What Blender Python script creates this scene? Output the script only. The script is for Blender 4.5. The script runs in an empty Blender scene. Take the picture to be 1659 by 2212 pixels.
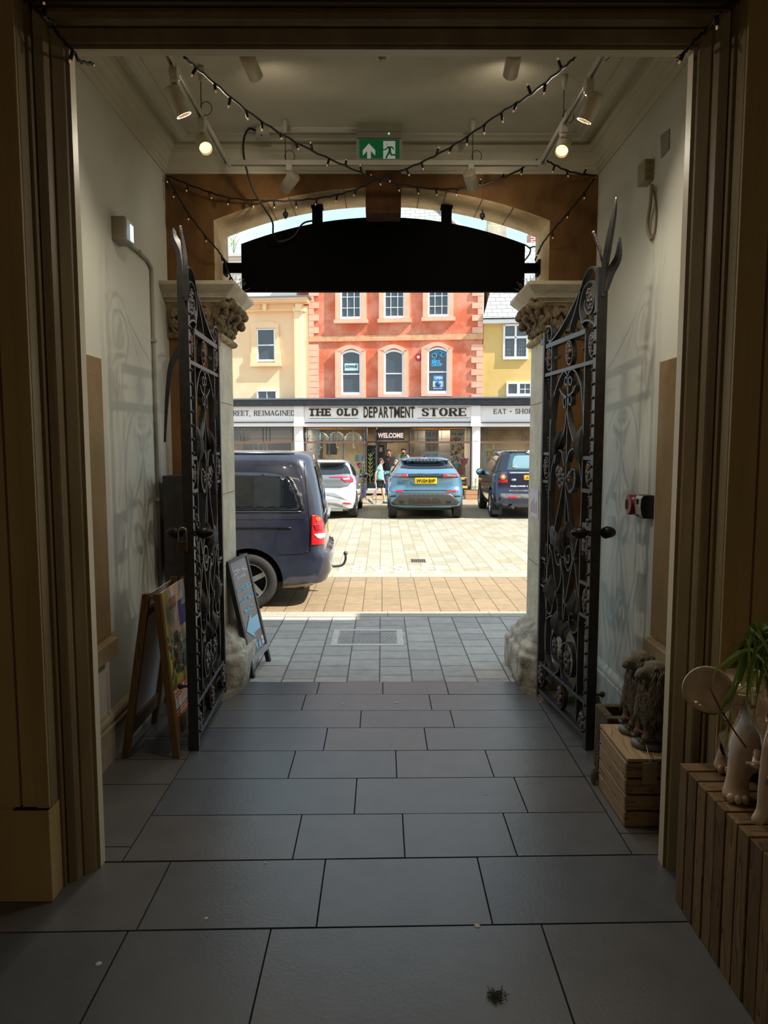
import bpy, bmesh, math, random
from mathutils import Vector, Matrix, Euler
from mathutils.bvhtree import BVHTree
from math import sin, cos, pi, radians, sqrt, atan2
random.seed(7)
SC = bpy.context.scene
COL = SC.collection
V = Vector
# ---------------------------------------------------------------- camera
FW, FH, FPX, EYE = 1659, 2212, 1534.0, 1.95
PITCH = math.atan((1106 - 963) / FPX)
YAW = math.atan(4.5 / FPX)
ROT = Euler((pi / 2 - PITCH, 0, -YAW), 'XYZ').to_matrix()
CAMLOC = V((0, 0, EYE))
cam = bpy.data.cameras.new('camera')
cam.sensor_fit = 'HORIZONTAL'; cam.sensor_width = 36.0; cam.lens = 36.0 * FPX / FW
cam.clip_start = 0.05; cam.clip_end = 400
camo = bpy.data.objects.new('camera', cam); COL.objects.link(camo)
camo.location = CAMLOC; camo.rotation_euler = ROT.to_euler()
SC.camera = camo


def ray(px, py):
    return ROT @ V((px - FW / 2, -(py - FH / 2), -FPX))


def P(px, py, y):            # point of the photo's pixel at depth y
    d = ray(px, py); return CAMLOC + d * (y / d.y)


def G(px, py, z=0.0):        # on a level surface
    d = ray(px, py); return CAMLOC + d * ((z - EYE) / d.z)


def WX(px, py, x):           # on a side wall
    d = ray(px, py); return CAMLOC + d * (x / d.x)


def PL(px, py, p0, n):       # on any plane
    d = ray(px, py); return CAMLOC + d * ((p0 - CAMLOC).dot(n) / d.dot(n))


# ---------------------------------------------------------------- materials
def lin(c):
    c = c / 255.0
    return c / 12.92 if c <= 0.04045 else ((c + 0.055) / 1.055) ** 2.4


def rgb(c):
    return (lin(c[0]), lin(c[1]), lin(c[2]), 1.0)


MATS = {}


def M(name, col=(128, 128, 128), rough=0.6, metal=0.0, col2=None, scale=6.0, amt=0.5, bump=0.0, bscale=30.0,
      emit=0.0, coat=0.0, spec=0.5, stretch=(1, 1, 1), alpha=1.0, detail=6.0, lo=0.35, hi=0.65, trans=0.0):
    if name in MATS: return MATS[name]
    m = bpy.data.materials.new(name); m.use_nodes = True
    nt = m.node_tree; N = nt.nodes; L = nt.links
    b = N['Principled BSDF']
    b.inputs['Base Color'].default_value = rgb(col)
    b.inputs['Roughness'].default_value = rough
    b.inputs['Metallic'].default_value = metal
    b.inputs['Specular IOR Level'].default_value = spec
    b.inputs['Coat Weight'].default_value = coat
    b.inputs['Coat Roughness'].default_value = 0.04
    b.inputs['Alpha'].default_value = alpha
    b.inputs['Transmission Weight'].default_value = trans
    if emit:
        b.inputs['Emission Color'].default_value = rgb(col); b.inputs['Emission Strength'].default_value = emit
    tc = None
    if col2 or bump:
        tc = N.new('ShaderNodeTexCoord'); mp = N.new('ShaderNodeMapping')
        mp.inputs['Scale'].default_value = stretch
        L.new(tc.outputs['Object'], mp.inputs['Vector'])
    if col2:
        nz = N.new('ShaderNodeTexNoise'); nz.inputs['Scale'].default_value = scale; nz.inputs['Detail'].default_value = detail
        nz.inputs['Roughness'].default_value = 0.62
        L.new(mp.outputs['Vector'], nz.inputs['Vector'])
        rp = N.new('ShaderNodeValToRGB')
        rp.color_ramp.elements[0].position = lo; rp.color_ramp.elements[1].position = hi
        rp.color_ramp.elements[0].color = rgb(col); rp.color_ramp.elements[1].color = rgb(col2)
        L.new(nz.outputs['Fac'], rp.inputs['Fac']); L.new(rp.outputs['Color'], b.inputs['Base Color'])
    if bump:
        nb = N.new('ShaderNodeTexNoise'); nb.inputs['Scale'].default_value = bscale; nb.inputs['Detail'].default_value = 5
        L.new(mp.outputs['Vector'], nb.inputs['Vector'])
        bp = N.new('ShaderNodeBump'); bp.inputs['Strength'].default_value = bump; bp.inputs['Distance'].default_value = 0.02
        L.new(nb.outputs['Fac'], bp.inputs['Height']); L.new(bp.outputs['Normal'], b.inputs['Normal'])
    MATS[name] = m
    return m


def paving_mat(name, c1, c2, cm, colw, length, mortar=0.006, rough=0.75, swap=True, bump=0.3, squash=0.8, off=(0, 0)):
    """slabs laid in straight columns along Y, cross joints staggered"""
    if name in MATS: return MATS[name]
    m = bpy.data.materials.new(name); m.use_nodes = True
    nt = m.node_tree; N = nt.nodes; L = nt.links; b = N['Principled BSDF']
    b.inputs['Roughness'].default_value = rough; b.inputs['Specular IOR Level'].default_value = 0.3
    g = N.new('ShaderNodeNewGeometry'); mp = N.new('ShaderNodeMapping')
    L.new(g.outputs['Position'], mp.inputs['Vector'])
    mp.inputs['Location'].default_value = (off[0], off[1], 0)
    if swap: mp.inputs['Rotation'].default_value = (0, 0, pi / 2)
    br = N.new('ShaderNodeTexBrick'); L.new(mp.outputs['Vector'], br.inputs['Vector'])
    br.inputs['Scale'].default_value = 1.0
    br.inputs['Brick Width'].default_value = length; br.inputs['Row Height'].default_value = colw
    br.inputs['Mortar Size'].default_value = mortar; br.inputs['Mortar Smooth'].default_value = 0.2
    br.inputs['Color1'].default_value = rgb(c1); br.inputs['Color2'].default_value = rgb(c2); br.inputs['Mortar'].default_value = rgb(cm)
    br.offset = 0.41; br.offset_frequency = 2; br.squash = squash; br.squash_frequency = 3
    nz = N.new('ShaderNodeTexNoise'); nz.inputs['Scale'].default_value = 9; nz.inputs['Detail'].default_value = 8
    L.new(g.outputs['Position'], nz.inputs['Vector'])
    mx = N.new('ShaderNodeMix'); mx.data_type = 'RGBA'; mx.blend_type = 'MULTIPLY'; mx.inputs['Factor'].default_value = 0.35
    L.new(br.outputs['Color'], mx.inputs['A']); L.new(nz.outputs['Color'], mx.inputs['B'])
    hs = N.new('ShaderNodeMix'); hs.data_type = 'RGBA'; hs.blend_type = 'MIX'; hs.inputs['Factor'].default_value = 0.22
    rp = N.new('ShaderNodeValToRGB'); L.new(nz.outputs['Fac'], rp.inputs['Fac'])
    rp.color_ramp.elements[0].color = (0.35, 0.35, 0.35, 1); rp.color_ramp.elements[1].color = (1.3, 1.3, 1.3, 1)
    L.new(br.outputs['Color'], hs.inputs['A'])
    ml = N.new('ShaderNodeMix'); ml.data_type = 'RGBA'; ml.blend_type = 'MULTIPLY'; ml.inputs['Factor'].default_value = 0.5
    L.new(br.outputs['Color'], ml.inputs['A']); L.new(rp.outputs['Color'], ml.inputs['B'])
    L.new(ml.outputs['Result'], b.inputs['Base Color'])
    iv = N.new('ShaderNodeMath'); iv.operation = 'SUBTRACT'; iv.inputs[0].default_value = 1.0
    L.new(br.outputs['Fac'], iv.inputs[1])
    bp = N.new('ShaderNodeBump'); bp.inputs['Strength'].default_value = bump; bp.inputs['Distance'].default_value = 0.01
    L.new(iv.outputs[0], bp.inputs['Height']); L.new(bp.outputs['Normal'], b.inputs['Normal'])
    MATS[name] = m
    return m


def wood_mat(name, c1, c2, axis=1, scale=1.0, rough=0.6, ring=9.0):
    """grain running along one object axis"""
    if name in MATS: return MATS[name]
    m = bpy.data.materials.new(name); m.use_nodes = True
    nt = m.node_tree; N = nt.nodes; L = nt.links; b = N['Principled BSDF']
    b.inputs['Roughness'].default_value = rough; b.inputs['Specular IOR Level'].default_value = 0.3
    tc = N.new('ShaderNodeTexCoord'); mp = N.new('ShaderNodeMapping')
    s = [ring * scale] * 3; s[axis] = 0.7 * scale
    mp.inputs['Scale'].default_value = s
    L.new(tc.outputs['Object'], mp.inputs['Vector'])
    nz = N.new('ShaderNodeTexNoise'); nz.inputs['Scale'].default_value = 1.0; nz.inputs['Detail'].default_value = 2; nz.inputs['Distortion'].default_value = 0.4
    L.new(mp.outputs['Vector'], nz.inputs['Vector'])
    wv = N.new('ShaderNodeMath'); wv.operation = 'MULTIPLY'; wv.inputs[1].default_value = 9.0
    L.new(nz.outputs['Fac'], wv.inputs[0])
    fr = N.new('ShaderNodeMath'); fr.operation = 'FRACT'; L.new(wv.outputs[0], fr.inputs[0])
    rp = N.new('ShaderNodeValToRGB'); L.new(fr.outputs[0], rp.inputs['Fac'])
    e = rp.color_ramp.elements
    e[0].position = 0.0; e[0].color = rgb(c1); e[1].position = 1.0; e[1].color = rgb(c2)
    k = e.new(0.82); k.color = rgb([(a * 0.75 + d * 0.25) for a, d in zip(c1, c2)])
    L.new(rp.outputs['Color'], b.inputs['Base Color'])
    MATS[name] = m
    return m


# ---------------------------------------------------------------- mesh builder
class B:
    def __init__(s): s.bm = bmesh.new(); s.mi = 0

    def f(s, vs, smooth=False):
        try:
            fc = s.bm.faces.new(vs)
        except ValueError:
            return None
        fc.material_index = s.mi; fc.smooth = smooth
        return fc

    def v(s, p): return s.bm.verts.new(p)

    def poly(s, pts): return s.f([s.v(p) for p in pts])

    def hexa(s, a, b):       # two quads, bottom ring and top ring
        lo = [s.v(p) for p in a]; hi = [s.v(p) for p in b]
        n = len(lo)
        s.f(lo[::-1]); s.f(hi)
        for i in range(n): s.f([lo[i], lo[(i + 1) % n], hi[(i + 1) % n], hi[i]])

    def box(s, x0, y0, z0, x1, y1, z1):
        if x0 > x1: x0, x1 = x1, x0
        if y0 > y1: y0, y1 = y1, y0
        if z0 > z1: z0, z1 = z1, z0
        s.hexa([(x0, y0, z0), (x1, y0, z0), (x1, y1, z0), (x0, y1, z0)], [(x0, y0, z1), (x1, y0, z1), (x1, y1, z1), (x0, y1, z1)])

    def obox(s, c, ax, ay, az):  # centre and three half axes
        c = V(c); ax, ay, az = V(ax), V(ay), V(az)
        s.hexa([c - ax - ay - az, c + ax - ay - az, c + ax + ay - az, c - ax + ay - az],
               [c - ax - ay + az, c + ax - ay + az, c + ax + ay + az, c - ax + ay + az])

    def beam(s, a, b, w, h, up=(0, 0, 1)):   # rectangular bar between two points
        a, b = V(a), V(b); d = (b - a); l = d.length; d.normalize(); u = V(up)
        sx = d.cross(u)
        if sx.length < 1e-4: sx = d.cross(V((1, 0, 0)))
        sx.normalize(); uu = sx.cross(d)
        s.obox((a + b) / 2, d * l / 2, sx * w / 2, uu * h / 2)

    def prism(s, pts, ext):      # planar polygon and an extrusion vector
        e = V(ext); s.hexa([V(p) for p in pts], [V(p) + e for p in pts])

    def tube(s, path, r, n=8, caps=True, closed=False):
        path = [V(p) for p in path]; k = len(path); rings = []
        rr = r if isinstance(r, (list, tuple)) else [r] * k
        up = None
        for i, p in enumerate(path):
            if closed: t = path[(i + 1) % k] - path[i - 1]
            else: t = path[min(i + 1, k - 1)] - path[max(i - 1, 0)]
            if t.length < 1e-9: t = V((0, 0, 1))
            t.normalize()
            if up is None:
                up = V((0, 0, 1)) if abs(t.z) < 0.9 else V((1, 0, 0))
            up = (up - t * up.dot(t))
            if up.length < 1e-5: up = t.orthogonal()
            up.normalize(); sd = t.cross(up)
            rings.append([s.v(p + (up * cos(2 * pi * j / n) + sd * sin(2 * pi * j / n)) * rr[i]) for j in range(n)])
        m = k if closed else k - 1
        for i in range(m):
            a, b = rings[i], rings[(i + 1) % k]
            for j in range(n): s.f([a[j], a[(j + 1) % n], b[(j + 1) % n], b[j]], True)
        if caps and not closed: s.f(rings[0][::-1]); s.f(rings[-1])

    def ribbon(s, path, nrm, thick, depth, taper=None):
        """flat bar following a planar path: thick in the plane, depth along nrm"""
        path = [V(p) for p in path]; nrm = V(nrm).normalized(); k = len(path); rings = []
        for i, p in enumerate(path):
            t = path[min(i + 1, k - 1)] - path[max(i - 1, 0)]
            t.normalize(); sd = t.cross(nrm); sd.normalize()
            q = 1.0 if taper is None else taper(i / (k - 1))
            a = sd * thick / 2 * max(q, .3); d = nrm * depth / 2 * q
            rings.append([s.v(p - a - d), s.v(p + a - d), s.v(p + a + d), s.v(p - a + d)])
        for i in range(k - 1):
            for j in range(4): s.f([rings[i][j], rings[i][(j + 1) % 4], rings[i + 1][(j + 1) % 4], rings[i + 1][j]])
        s.f(rings[0][::-1]); s.f(rings[-1])

    def lathe(s, prof, c=(0, 0, 0), n=16, axis=(0, 0, 1), caps=True):
        c = V(c); ax = V(axis).normalized(); u = ax.orthogonal().normalized(); w = ax.cross(u); rings = []
        for r, h in prof:
            rings.append([s.v(c + ax * h + (u * cos(2 * pi * j / n) + w * sin(2 * pi * j / n)) * max(r, 1e-4)) for j in range(n)])
        for a, b in zip(rings, rings[1:]):
            for j in range(n): s.f([a[j], a[(j + 1) % n], b[(j + 1) % n], b[j]], True)
        if caps: s.f(rings[0][::-1]); s.f(rings[-1])

    def ball(s, c, r, n=10, m=7, rot=None):
        c = V(c)
        if not isinstance(r, (list, tuple, Vector)): r = (r, r, r)
        rot = rot or Matrix.Identity(3)
        rows = []
        for i in range(1, m):
            a = pi * i / m
            rows.append([s.v(c + rot @ V((r[0] * sin(a) * cos(2 * pi * j / n), r[1] * sin(a) * sin(2 * pi * j / n), r[2] * cos(a)))) for j in range(n)])
        t = s.v(c + rot @ V((0, 0, r[2]))); b = s.v(c - rot @ V((0, 0, r[2])))
        for j in range(n):
            s.f([t, rows[0][j], rows[0][(j + 1) % n]], True); s.f([b, rows[-1][(j + 1) % n], rows[-1][j]], True)
        for p, q in zip(rows, rows[1:]):
            for j in range(n): s.f([p[j], q[j], q[(j + 1) % n], p[(j + 1) % n]], True)

    def loft(s, rings, closed=True, caps=True, smooth=True):
        vs = [[s.v(p) for p in r] for r in rings]; n = len(vs[0])
        for a, b in zip(vs, vs[1:]):
            for j in range(n if closed else n - 1): s.f([a[j], a[(j + 1) % n], b[(j + 1) % n], b[j]], smooth)
        if caps and closed: s.f(vs[0][::-1], smooth); s.f(vs[-1], smooth)

    def addmesh(s, me, mat=None):
        n0 = len(s.bm.faces)
        tmp = bmesh.new(); tmp.from_mesh(me)
        if mat is not None: tmp.transform(mat)
        mp = {}
        for v in tmp.verts: mp[v.index] = s.bm.verts.new(v.co)
        for fc in tmp.faces:
            g = s.f([mp[v.index] for v in fc.verts])
            if g: g.smooth = fc.smooth
        tmp.free()

    def move(s, mat): s.bm.transform(mat)

    def build(s, name, mats, parent=None, bevel=0.0, recalc=True, seg=2, smooth=None, subd=0, origin=None):
        bm = s.bm
        if recalc: bmesh.ops.recalc_face_normals(bm, faces=bm.faces[:])
        me = bpy.data.meshes.new(name)
        if parent is not None: off = WLOC.get(parent, V((0, 0, 0)))
        elif origin is not None: off = V(origin)
        else:
            if bm.verts:
                xs = [v.co.x for v in bm.verts]; ys = [v.co.y for v in bm.verts]; zs = [v.co.z for v in bm.verts]
                off = V(((min(xs) + max(xs)) / 2, (min(ys) + max(ys)) / 2, min(zs)))
            else: off = V((0, 0, 0))
        bmesh.ops.translate(bm, verts=bm.verts[:], vec=-off)
        if smooth is not None:
            for fc in bm.faces: fc.smooth = smooth
        bm.to_mesh(me); bm.free()
        for m in (mats if isinstance(mats, (list, tuple)) else [mats]): me.materials.append(m)
        o = bpy.data.objects.new(name, me); COL.objects.link(o)
        if parent is not None:
            o.parent = parent; WLOC[o] = off
        else:
            o.location = off; WLOC[o] = off
        if bevel:
            md = o.modifiers.new('bevel', 'BEVEL'); md.width = bevel; md.segments = seg; md.limit_method = 'ANGLE'; md.angle_limit = radians(35)
            md.harden_normals = False
        if subd:
            md = o.modifiers.new('sub', 'SUBSURF'); md.levels = subd; md.render_levels = subd
        return o


WLOC = {}


def thing(name, label, cat, loc=(0, 0, 0), group=None):
    o = bpy.data.objects.new(name, None); COL.objects.link(o)
    o.empty_display_size = 0.1
    o.location = loc; WLOC[o] = V(loc)
    o['label'] = label; o['category'] = cat
    if group: o['group'] = group
    return o


def tag(o, label, cat, group=None):
    o['label'] = label; o['category'] = cat
    if group: o['group'] = group
    return o


def struct(o, label=None):
    o['kind'] = 'structure'
    if label: o['label'] = label
    return o


def bake(o):
    """apply modifiers into the mesh"""
    dg = bpy.context.evaluated_depsgraph_get(); dg.update()
    me = bpy.data.meshes.new_from_object(o.evaluated_get(dg))
    old = o.data; o.modifiers.clear(); o.data = me
    if old.users == 0: bpy.data.meshes.remove(old)
    return o


def dup(root, loc=None, rotz=None, label=None):
    r = root.copy(); COL.objects.link(r)
    if loc is not None: r.location = loc
    if rotz is not None: r.rotation_euler = (0, 0, rotz)
    if label: r['label'] = label
    for ch in list(root.children):
        c = ch.copy(); COL.objects.link(c); c.parent = r
        for g in ch.children:
            d = g.copy(); COL.objects.link(d); d.parent = c
    return r


_txt = {}


def text_mesh(s, size=1.0, ext=0.0, bold=0.0, align='CENTER', spacing=1.0):
    k = (s, size, ext, bold, align, spacing)
    if k in _txt: return _txt[k]
    cu = bpy.data.curves.new('lettering', 'FONT'); cu.body = s; cu.size = size; cu.extrude = ext; cu.offset = bold
    cu.align_x = align; cu.align_y = 'CENTER'; cu.space_character = spacing; cu.resolution_u = 3
    o = bpy.data.objects.new('lettering', cu); COL.objects.link(o)
    dg = bpy.context.evaluated_depsgraph_get(); dg.update()
    me = bpy.data.meshes.new_from_object(o.evaluated_get(dg))
    bpy.data.objects.remove(o); bpy.data.curves.remove(cu)
    _txt[k] = me
    return me


def add_text(b, s, c, right, up, width=None, height=None, ext=0.004, bold=0.0, spacing=1.0):
    """lettering centred on c, fitted to width and height"""
    me = text_mesh(s, 1.0, 0.5, bold, 'CENTER', spacing)
    xs = [v.co.x for v in me.vertices]; ys = [v.co.y for v in me.vertices]
    w = max(xs) - min(xs); h = max(ys) - min(ys)
    sy = (height / h) if height else None
    sx = (width / w) if width else None
    if sx is None: sx = sy
    if sy is None: sy = sx
    r = V(right).normalized(); u = V(up); u = (u - r * u.dot(r)).normalized(); n = r.cross(u)
    mx = (min(xs) + max(xs)) / 2; my = (min(ys) + max(ys)) / 2
    m = Matrix.Translation(V(c)) @ Matrix((r, u, n)).transposed().to_4x4() @ Matrix.Diagonal((sx, sy, ext * 2, 1)) @ Matrix.Translation((-mx, -my, 0))
    b.addmesh(me, m)


def smoothpath(pts, n=6, closed=False):
    """Catmull-Rom through the points"""
    p = [V(q) for q in pts]; k = len(p); out = []
    for i in range(k if closed else k - 1):
        if closed: a, b, c, d = p[i - 1], p[i], p[(i + 1) % k], p[(i + 2) % k]
        else: a, b, c, d = p[max(i - 1, 0)], p[i], p[i + 1], p[min(i + 2, k - 1)]
        for j in range(n):
            t = j / n
            out.append(0.5 * ((2 * b) + (c - a) * t + (2 * a - 5 * b + 4 * c - d) * t * t + (3 * b - a - 3 * c + d) * t ** 3))
    if not closed: out.append(p[-1])
    return out
# ================================================================ light
w = bpy.data.worlds.new('world'); SC.world = w; w.use_nodes = True
nt = w.node_tree; N = nt.nodes; L = nt.links
bg = N['Background']; bg.inputs['Strength'].default_value = 1.0
tc = N.new('ShaderNodeTexCoord'); sp = N.new('ShaderNodeSeparateXYZ'); L.new(tc.outputs['Generated'], sp.inputs[0])
rp = N.new('ShaderNodeValToRGB'); L.new(sp.outputs['Z'], rp.inputs['Fac'])
rp.color_ramp.elements[0].position = 0.0; rp.color_ramp.elements[0].color = (0.90, 0.96, 1.0, 1)
rp.color_ramp.elements[1].position = 0.75; rp.color_ramp.elements[1].color = (0.62, 0.80, 1.0, 1)
k = rp.color_ramp.elements.new(0.25); k.color = (0.55, 0.86, 1.0, 1)
nz = N.new('ShaderNodeTexNoise'); nz.inputs['Scale'].default_value = 2.5; nz.inputs['Detail'].default_value = 5
L.new(tc.outputs['Generated'], nz.inputs['Vector'])
cr = N.new('ShaderNodeValToRGB'); cr.color_ramp.elements[0].position = .5; cr.color_ramp.elements[1].position = .75
L.new(nz.outputs['Fac'], cr.inputs['Fac'])
mx = N.new('ShaderNodeMix'); mx.data_type = 'RGBA'; L.new(cr.outputs['Color'], mx.inputs['Factor'])
L.new(rp.outputs['Color'], mx.inputs['A']); mx.inputs['B'].default_value = (0.95, 0.98, 1.0, 1)
L.new(mx.outputs['Result'], bg.inputs['Color'])
bg.inputs['Strength'].default_value = 0.9
SUND = V((-.95, .35, -1.0))
sl = bpy.data.lights.new('sun', 'SUN'); sl.energy = 6.0; sl.angle = radians(.55); sl.color = (1, .95, .88)
so = bpy.data.objects.new('sun', sl); COL.objects.link(so); so.rotation_euler = SUND.to_track_quat('-Z', 'Y').to_euler(); so.location = (8, 0, 20)


def area(name, loc, sx, sy, e, col, rot=(0, 0, 0)):
    l = bpy.data.lights.new(name, 'AREA'); l.shape = 'RECTANGLE'; l.size = sx; l.size_y = sy; l.energy = e; l.color = col
    o = bpy.data.objects.new(name, l); COL.objects.link(o); o.location = loc; o.rotation_euler = rot
    return o


for y in (-5.0, -2.2): area('hall_fill', (0, y, 5.15), 1.6, .5, 15, (1, .82, .58))  # unseen area lights added behind the camera as warm fill
SC.view_settings.view_transform = 'Standard'; SC.view_settings.look = 'None'
SC.view_settings.exposure = 0.6; SC.view_settings.gamma = 1.0; SC.view_settings.use_curve_mapping = False
SC.cycles.use_denoising = True
try: SC.cycles.denoiser = 'OPENIMAGEDENOISE'
except Exception: pass
SC.cycles.max_bounces = 10; SC.cycles.diffuse_bounces = 6; SC.cycles.glossy_bounces = 4; SC.cycles.transmission_bounces = 6
SC.cycles.transparent_max_bounces = 16
SC.cycles.sample_clamp_indirect = 8.0
SC.cycles.caustics_reflective = False; SC.cycles.caustics_refractive = False
# ================================================================ setting
XW, YB, YO = 1.69, 5.75, 6.27          # lobby side walls, inner and outer face of the arch wall
REV = 1.317                            # half width of the opening
WALLP = M('wall_paint', (218, 219, 209), 0.75, col2=(209, 209, 198), scale=1.4, amt=1, bump=0.06, bscale=5, lo=0.3, hi=0.75)
CREAM = M('cream_gloss', (150, 133, 100), 0.45, col2=(122, 106, 76), scale=1.6, stretch=(3, 3, .6), bump=0.08, bscale=7, spec=0.4)
CEILP = M('ceiling_paint', (214, 209, 188), 0.7, col2=(196, 190, 168), scale=1.5)
STONE = M('limestone', (222, 211, 188), 0.85, col2=(182, 170, 144), scale=5, bump=0.5, bscale=22, lo=.3, hi=.72)
STONED = M('worn_limestone', (204, 196, 178), 0.9, col2=(112, 100, 82), scale=7, bump=1.0, bscale=14, lo=.35, hi=.7)
CARVE = M('carved_stone', (190, 168, 126), 0.9, col2=(112, 94, 66), scale=9, bump=0.4, bscale=40)
OCHRE = M('ochre_limewash', (128, 92, 48), 0.85, col2=(94, 64, 30), scale=3.2, stretch=(1.6, 1.6, .7), bump=0.2, bscale=16, lo=.35, hi=.68)
ROOF = M('roof_render', (120, 118, 112), 0.9)
JOINT = M('floor_joint', (34, 32, 30), 0.95)
SLAB = [M('flagstone_%s' % k, c, 0.34, col2=c2, scale=5, bump=0.06, bscale=60, spec=0.6, lo=.3, hi=.75)
        for k, c, c2 in (('grey', (94, 94, 95), (81, 81, 83)), ('blue', (88, 90, 94), (76, 79, 83)), ('warm', (98, 95, 94), (84, 82, 81)))]


def floor():
    b = B(); b.mi = 3
    b.poly([(-3.4, -7, -0.012), (3.4, -7, -0.012), (3.4, YB - .015, -0.012), (-3.4, YB - .015, -0.012)])
    gap = 0.0035

    def slab(a, bb, c, d):       # px corners: near-left, near-right, far-right, far-left
        q = [G(*p) for p in (a, bb, c, d)]
        cx = sum(p.x for p in q) / 4; cy = sum(p.y for p in q) / 4
        q2 = []
        for p in q:
            q2.append(V((p.x - gap * (1 if p.x > cx else -1), p.y - gap * (1 if p.y > cy else -1), 0)))
        b.mi = random.choice((0, 0, 1, 2))
        top = [b.v((p.x, p.y, random.uniform(-.0012, .0008))) for p in q2]
        bot = [b.v((p.x, p.y, -.012)) for p in q2]
        b.f(top)
        for i in range(4): b.f([bot[i], bot[(i + 1) % 4], top[(i + 1) % 4], top[i]])

    rows = [((1500, 1500), (1473, 1470), [687, 827, 966], 1487), ((1535, 1534), (1500, 1500), [656, 930], 1518),
            ((1573, 1571), (1535, 1534), [779, 977], 1553), ((1623, 1619), (1573, 1571), [703, 920], 1597),
            ((1684, 1677), (1623, 1619), [630, 856, 1058], 1652), ((1762, 1754), (1684, 1677), [768, 1126], 1721),
            ((1861, 1846), (1762, 1754), [642, 872, 1102], 1806)]

    def atx(row, x): return row[0] + (row[1] - row[0]) * (x - 264) / (1366 - 264)

    def conv(x, y, y2): return 825 + (x - 825) * (y2 - 963) / (y - 963)

    def edge(y, side): return conv(264, 1861, y) if side < 0 else conv(1366, 1846, y)
    for nr, fr, js, ym in rows:
        for i in range(len(js) + 1):
            def cor(row, k):
                yy = (row[0] + row[1]) / 2
                if k < 0: x = edge(atx(row, 264), -1)
                elif k >= len(js): x = edge(atx(row, 1366), 1)
                else: x = conv(js[k], ym, yy)
                return (x, atx(row, x))
            slab(cor(nr, i - 1), cor(nr, i), cor(fr, i), cor(fr, i - 1))
    for side, ys in ((-1, [1861, 1829, 1694, 1640, 1590, 1545, 1500, 1471]), (1, [1846, 1800, 1676, 1612, 1540, 1500, 1471])):
        for y0, y1 in zip(ys, ys[1:]):
            e0, e1 = G(edge(y0, side), y0), G(edge(y1, side), y1)
            q = [V((side * 1.75, e0.y, 0)), e0, e1, V((side * 1.75, e1.y, 0))]
            q = [q[0] + V((0, gap, 0)), q[1] + V((side * gap, gap, 0)), q[2] + V((side * gap, -gap, 0)), q[3] + V((0, -gap, 0))]
            b.mi = random.choice((0, 2, 2))
            top = [b.v((p.x, p.y, -.0005)) for p in q]; bot = [b.v((p.x, p.y, -.012)) for p in q]
            b.f(top)
            for i in range(4): b.f([bot[i], bot[(i + 1) % 4], top[(i + 1) % 4], top[i]])
    bigs = [((2010, 1992), (1862, 1847), [-400, 331, 693, 1048, 1560, 2100], 1930),
            ((2330, 2310), (2011, 1993), [-500, 223, 562, 1203, 1900, 2500], 2105)]
    for nr, fr, js, ym in bigs:
        for i in range(len(js) - 1):
            def c2(row, k):
                yy = (row[0] + row[1]) / 2; x = conv(js[k], ym, yy); return (x, atx(row, x))
            slab(c2(nr, i), c2(nr, i + 1), c2(fr, i + 1), c2(fr, i))
    y1 = G(825, 2322).y
    for r in range(8):
        y0 = y1 - 0.85; xs = [-3.3, -2.2, -1.1 + .3 * (r % 2), .2, 1.2 - .2 * (r % 3), 2.3, 3.3]
        for x0, x1 in zip(xs, xs[1:]):
            b.mi = random.choice((0, 1, 2)); b.box(x0 + gap, y0 + gap, -.012, x1 - gap, y1 - gap, 0)
        y1 = y0
    struct(b.build('floor', SLAB + [JOINT], origin=(0, 0, 0)))


floor()

# ---------------------------------------------------------------- lobby walls
for sd, nm in ((-1, 'left'), (1, 'right')):
    b = B()
    b.box(sd * XW, 3.16, -.02, sd * (XW + .35), YB + .05, 5.3)
    struct(b.build('wall_' + nm, WALLP, origin=(0, 0, 0)))
    # moulded skirting
    prof = [(0, 0), (.02, 0), (.02, .20), (.024, .205), (.024, .225), (.018, .235), (.018, .25), (.026, .262), (.022, .285), (.008, .305), (0, .31)]
    b = B()
    b.loft([[(sd * (XW - x), 3.19, z) for x, z in prof], [(sd * (XW - x), 5.70, z) for x, z in prof]], smooth=False)
    struct(b.build('baseboard_' + nm, WALLP if sd > 0 else M('skirting_paint', (176, 166, 142), .6, col2=(158, 148, 124), scale=3), origin=(0, 0, 0)))

# boarded recess with a sill on each side wall
for sd, nm, xj, yt, ys, ysb, xe in ((-1, 'window_1', 219, 775, 1387, 1433, 251), (1, 'window_2', 1425, 782, 1388, 1430, 1393)):
    pt = WX(xj, yt, sd * (XW - .03)); ps = WX(xj, ys, sd * (XW - .03)); pe = WX(xe, ys + 4, sd * (XW - .07))
    b = B()
    b.box(sd * XW, 3.22, ps.z, sd * (XW - .03), pt.y, pt.z)
    b.box(sd * (XW - .03), 3.22, ps.z + .02, sd * (XW - .036), pt.y - .09, pt.z - .09)
    f = b.build(nm, M('recess_boarding', (150, 124, 80), .6, col2=(132, 108, 70), scale=3), bevel=.004)
    struct(f)
    b = B(); b.box(sd * XW, 3.22, ps.z - .105, sd * (XW - .085), pe.y, ps.z)
    s = b.build('sill', M('sill_paint', (150, 132, 102), .6, col2=(128, 110, 82), scale=4), parent=f, bevel=.006)

# ---------------------------------------------------------------- arch wall
R0 = 3.708; RC = 3.958                      # springing and crown of the segmental arch
hh = RC - R0; RAD = (REV ** 2 + hh ** 2) / (2 * hh)


def archz(x): return RC - RAD + sqrt(RAD ** 2 - x * x)


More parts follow.
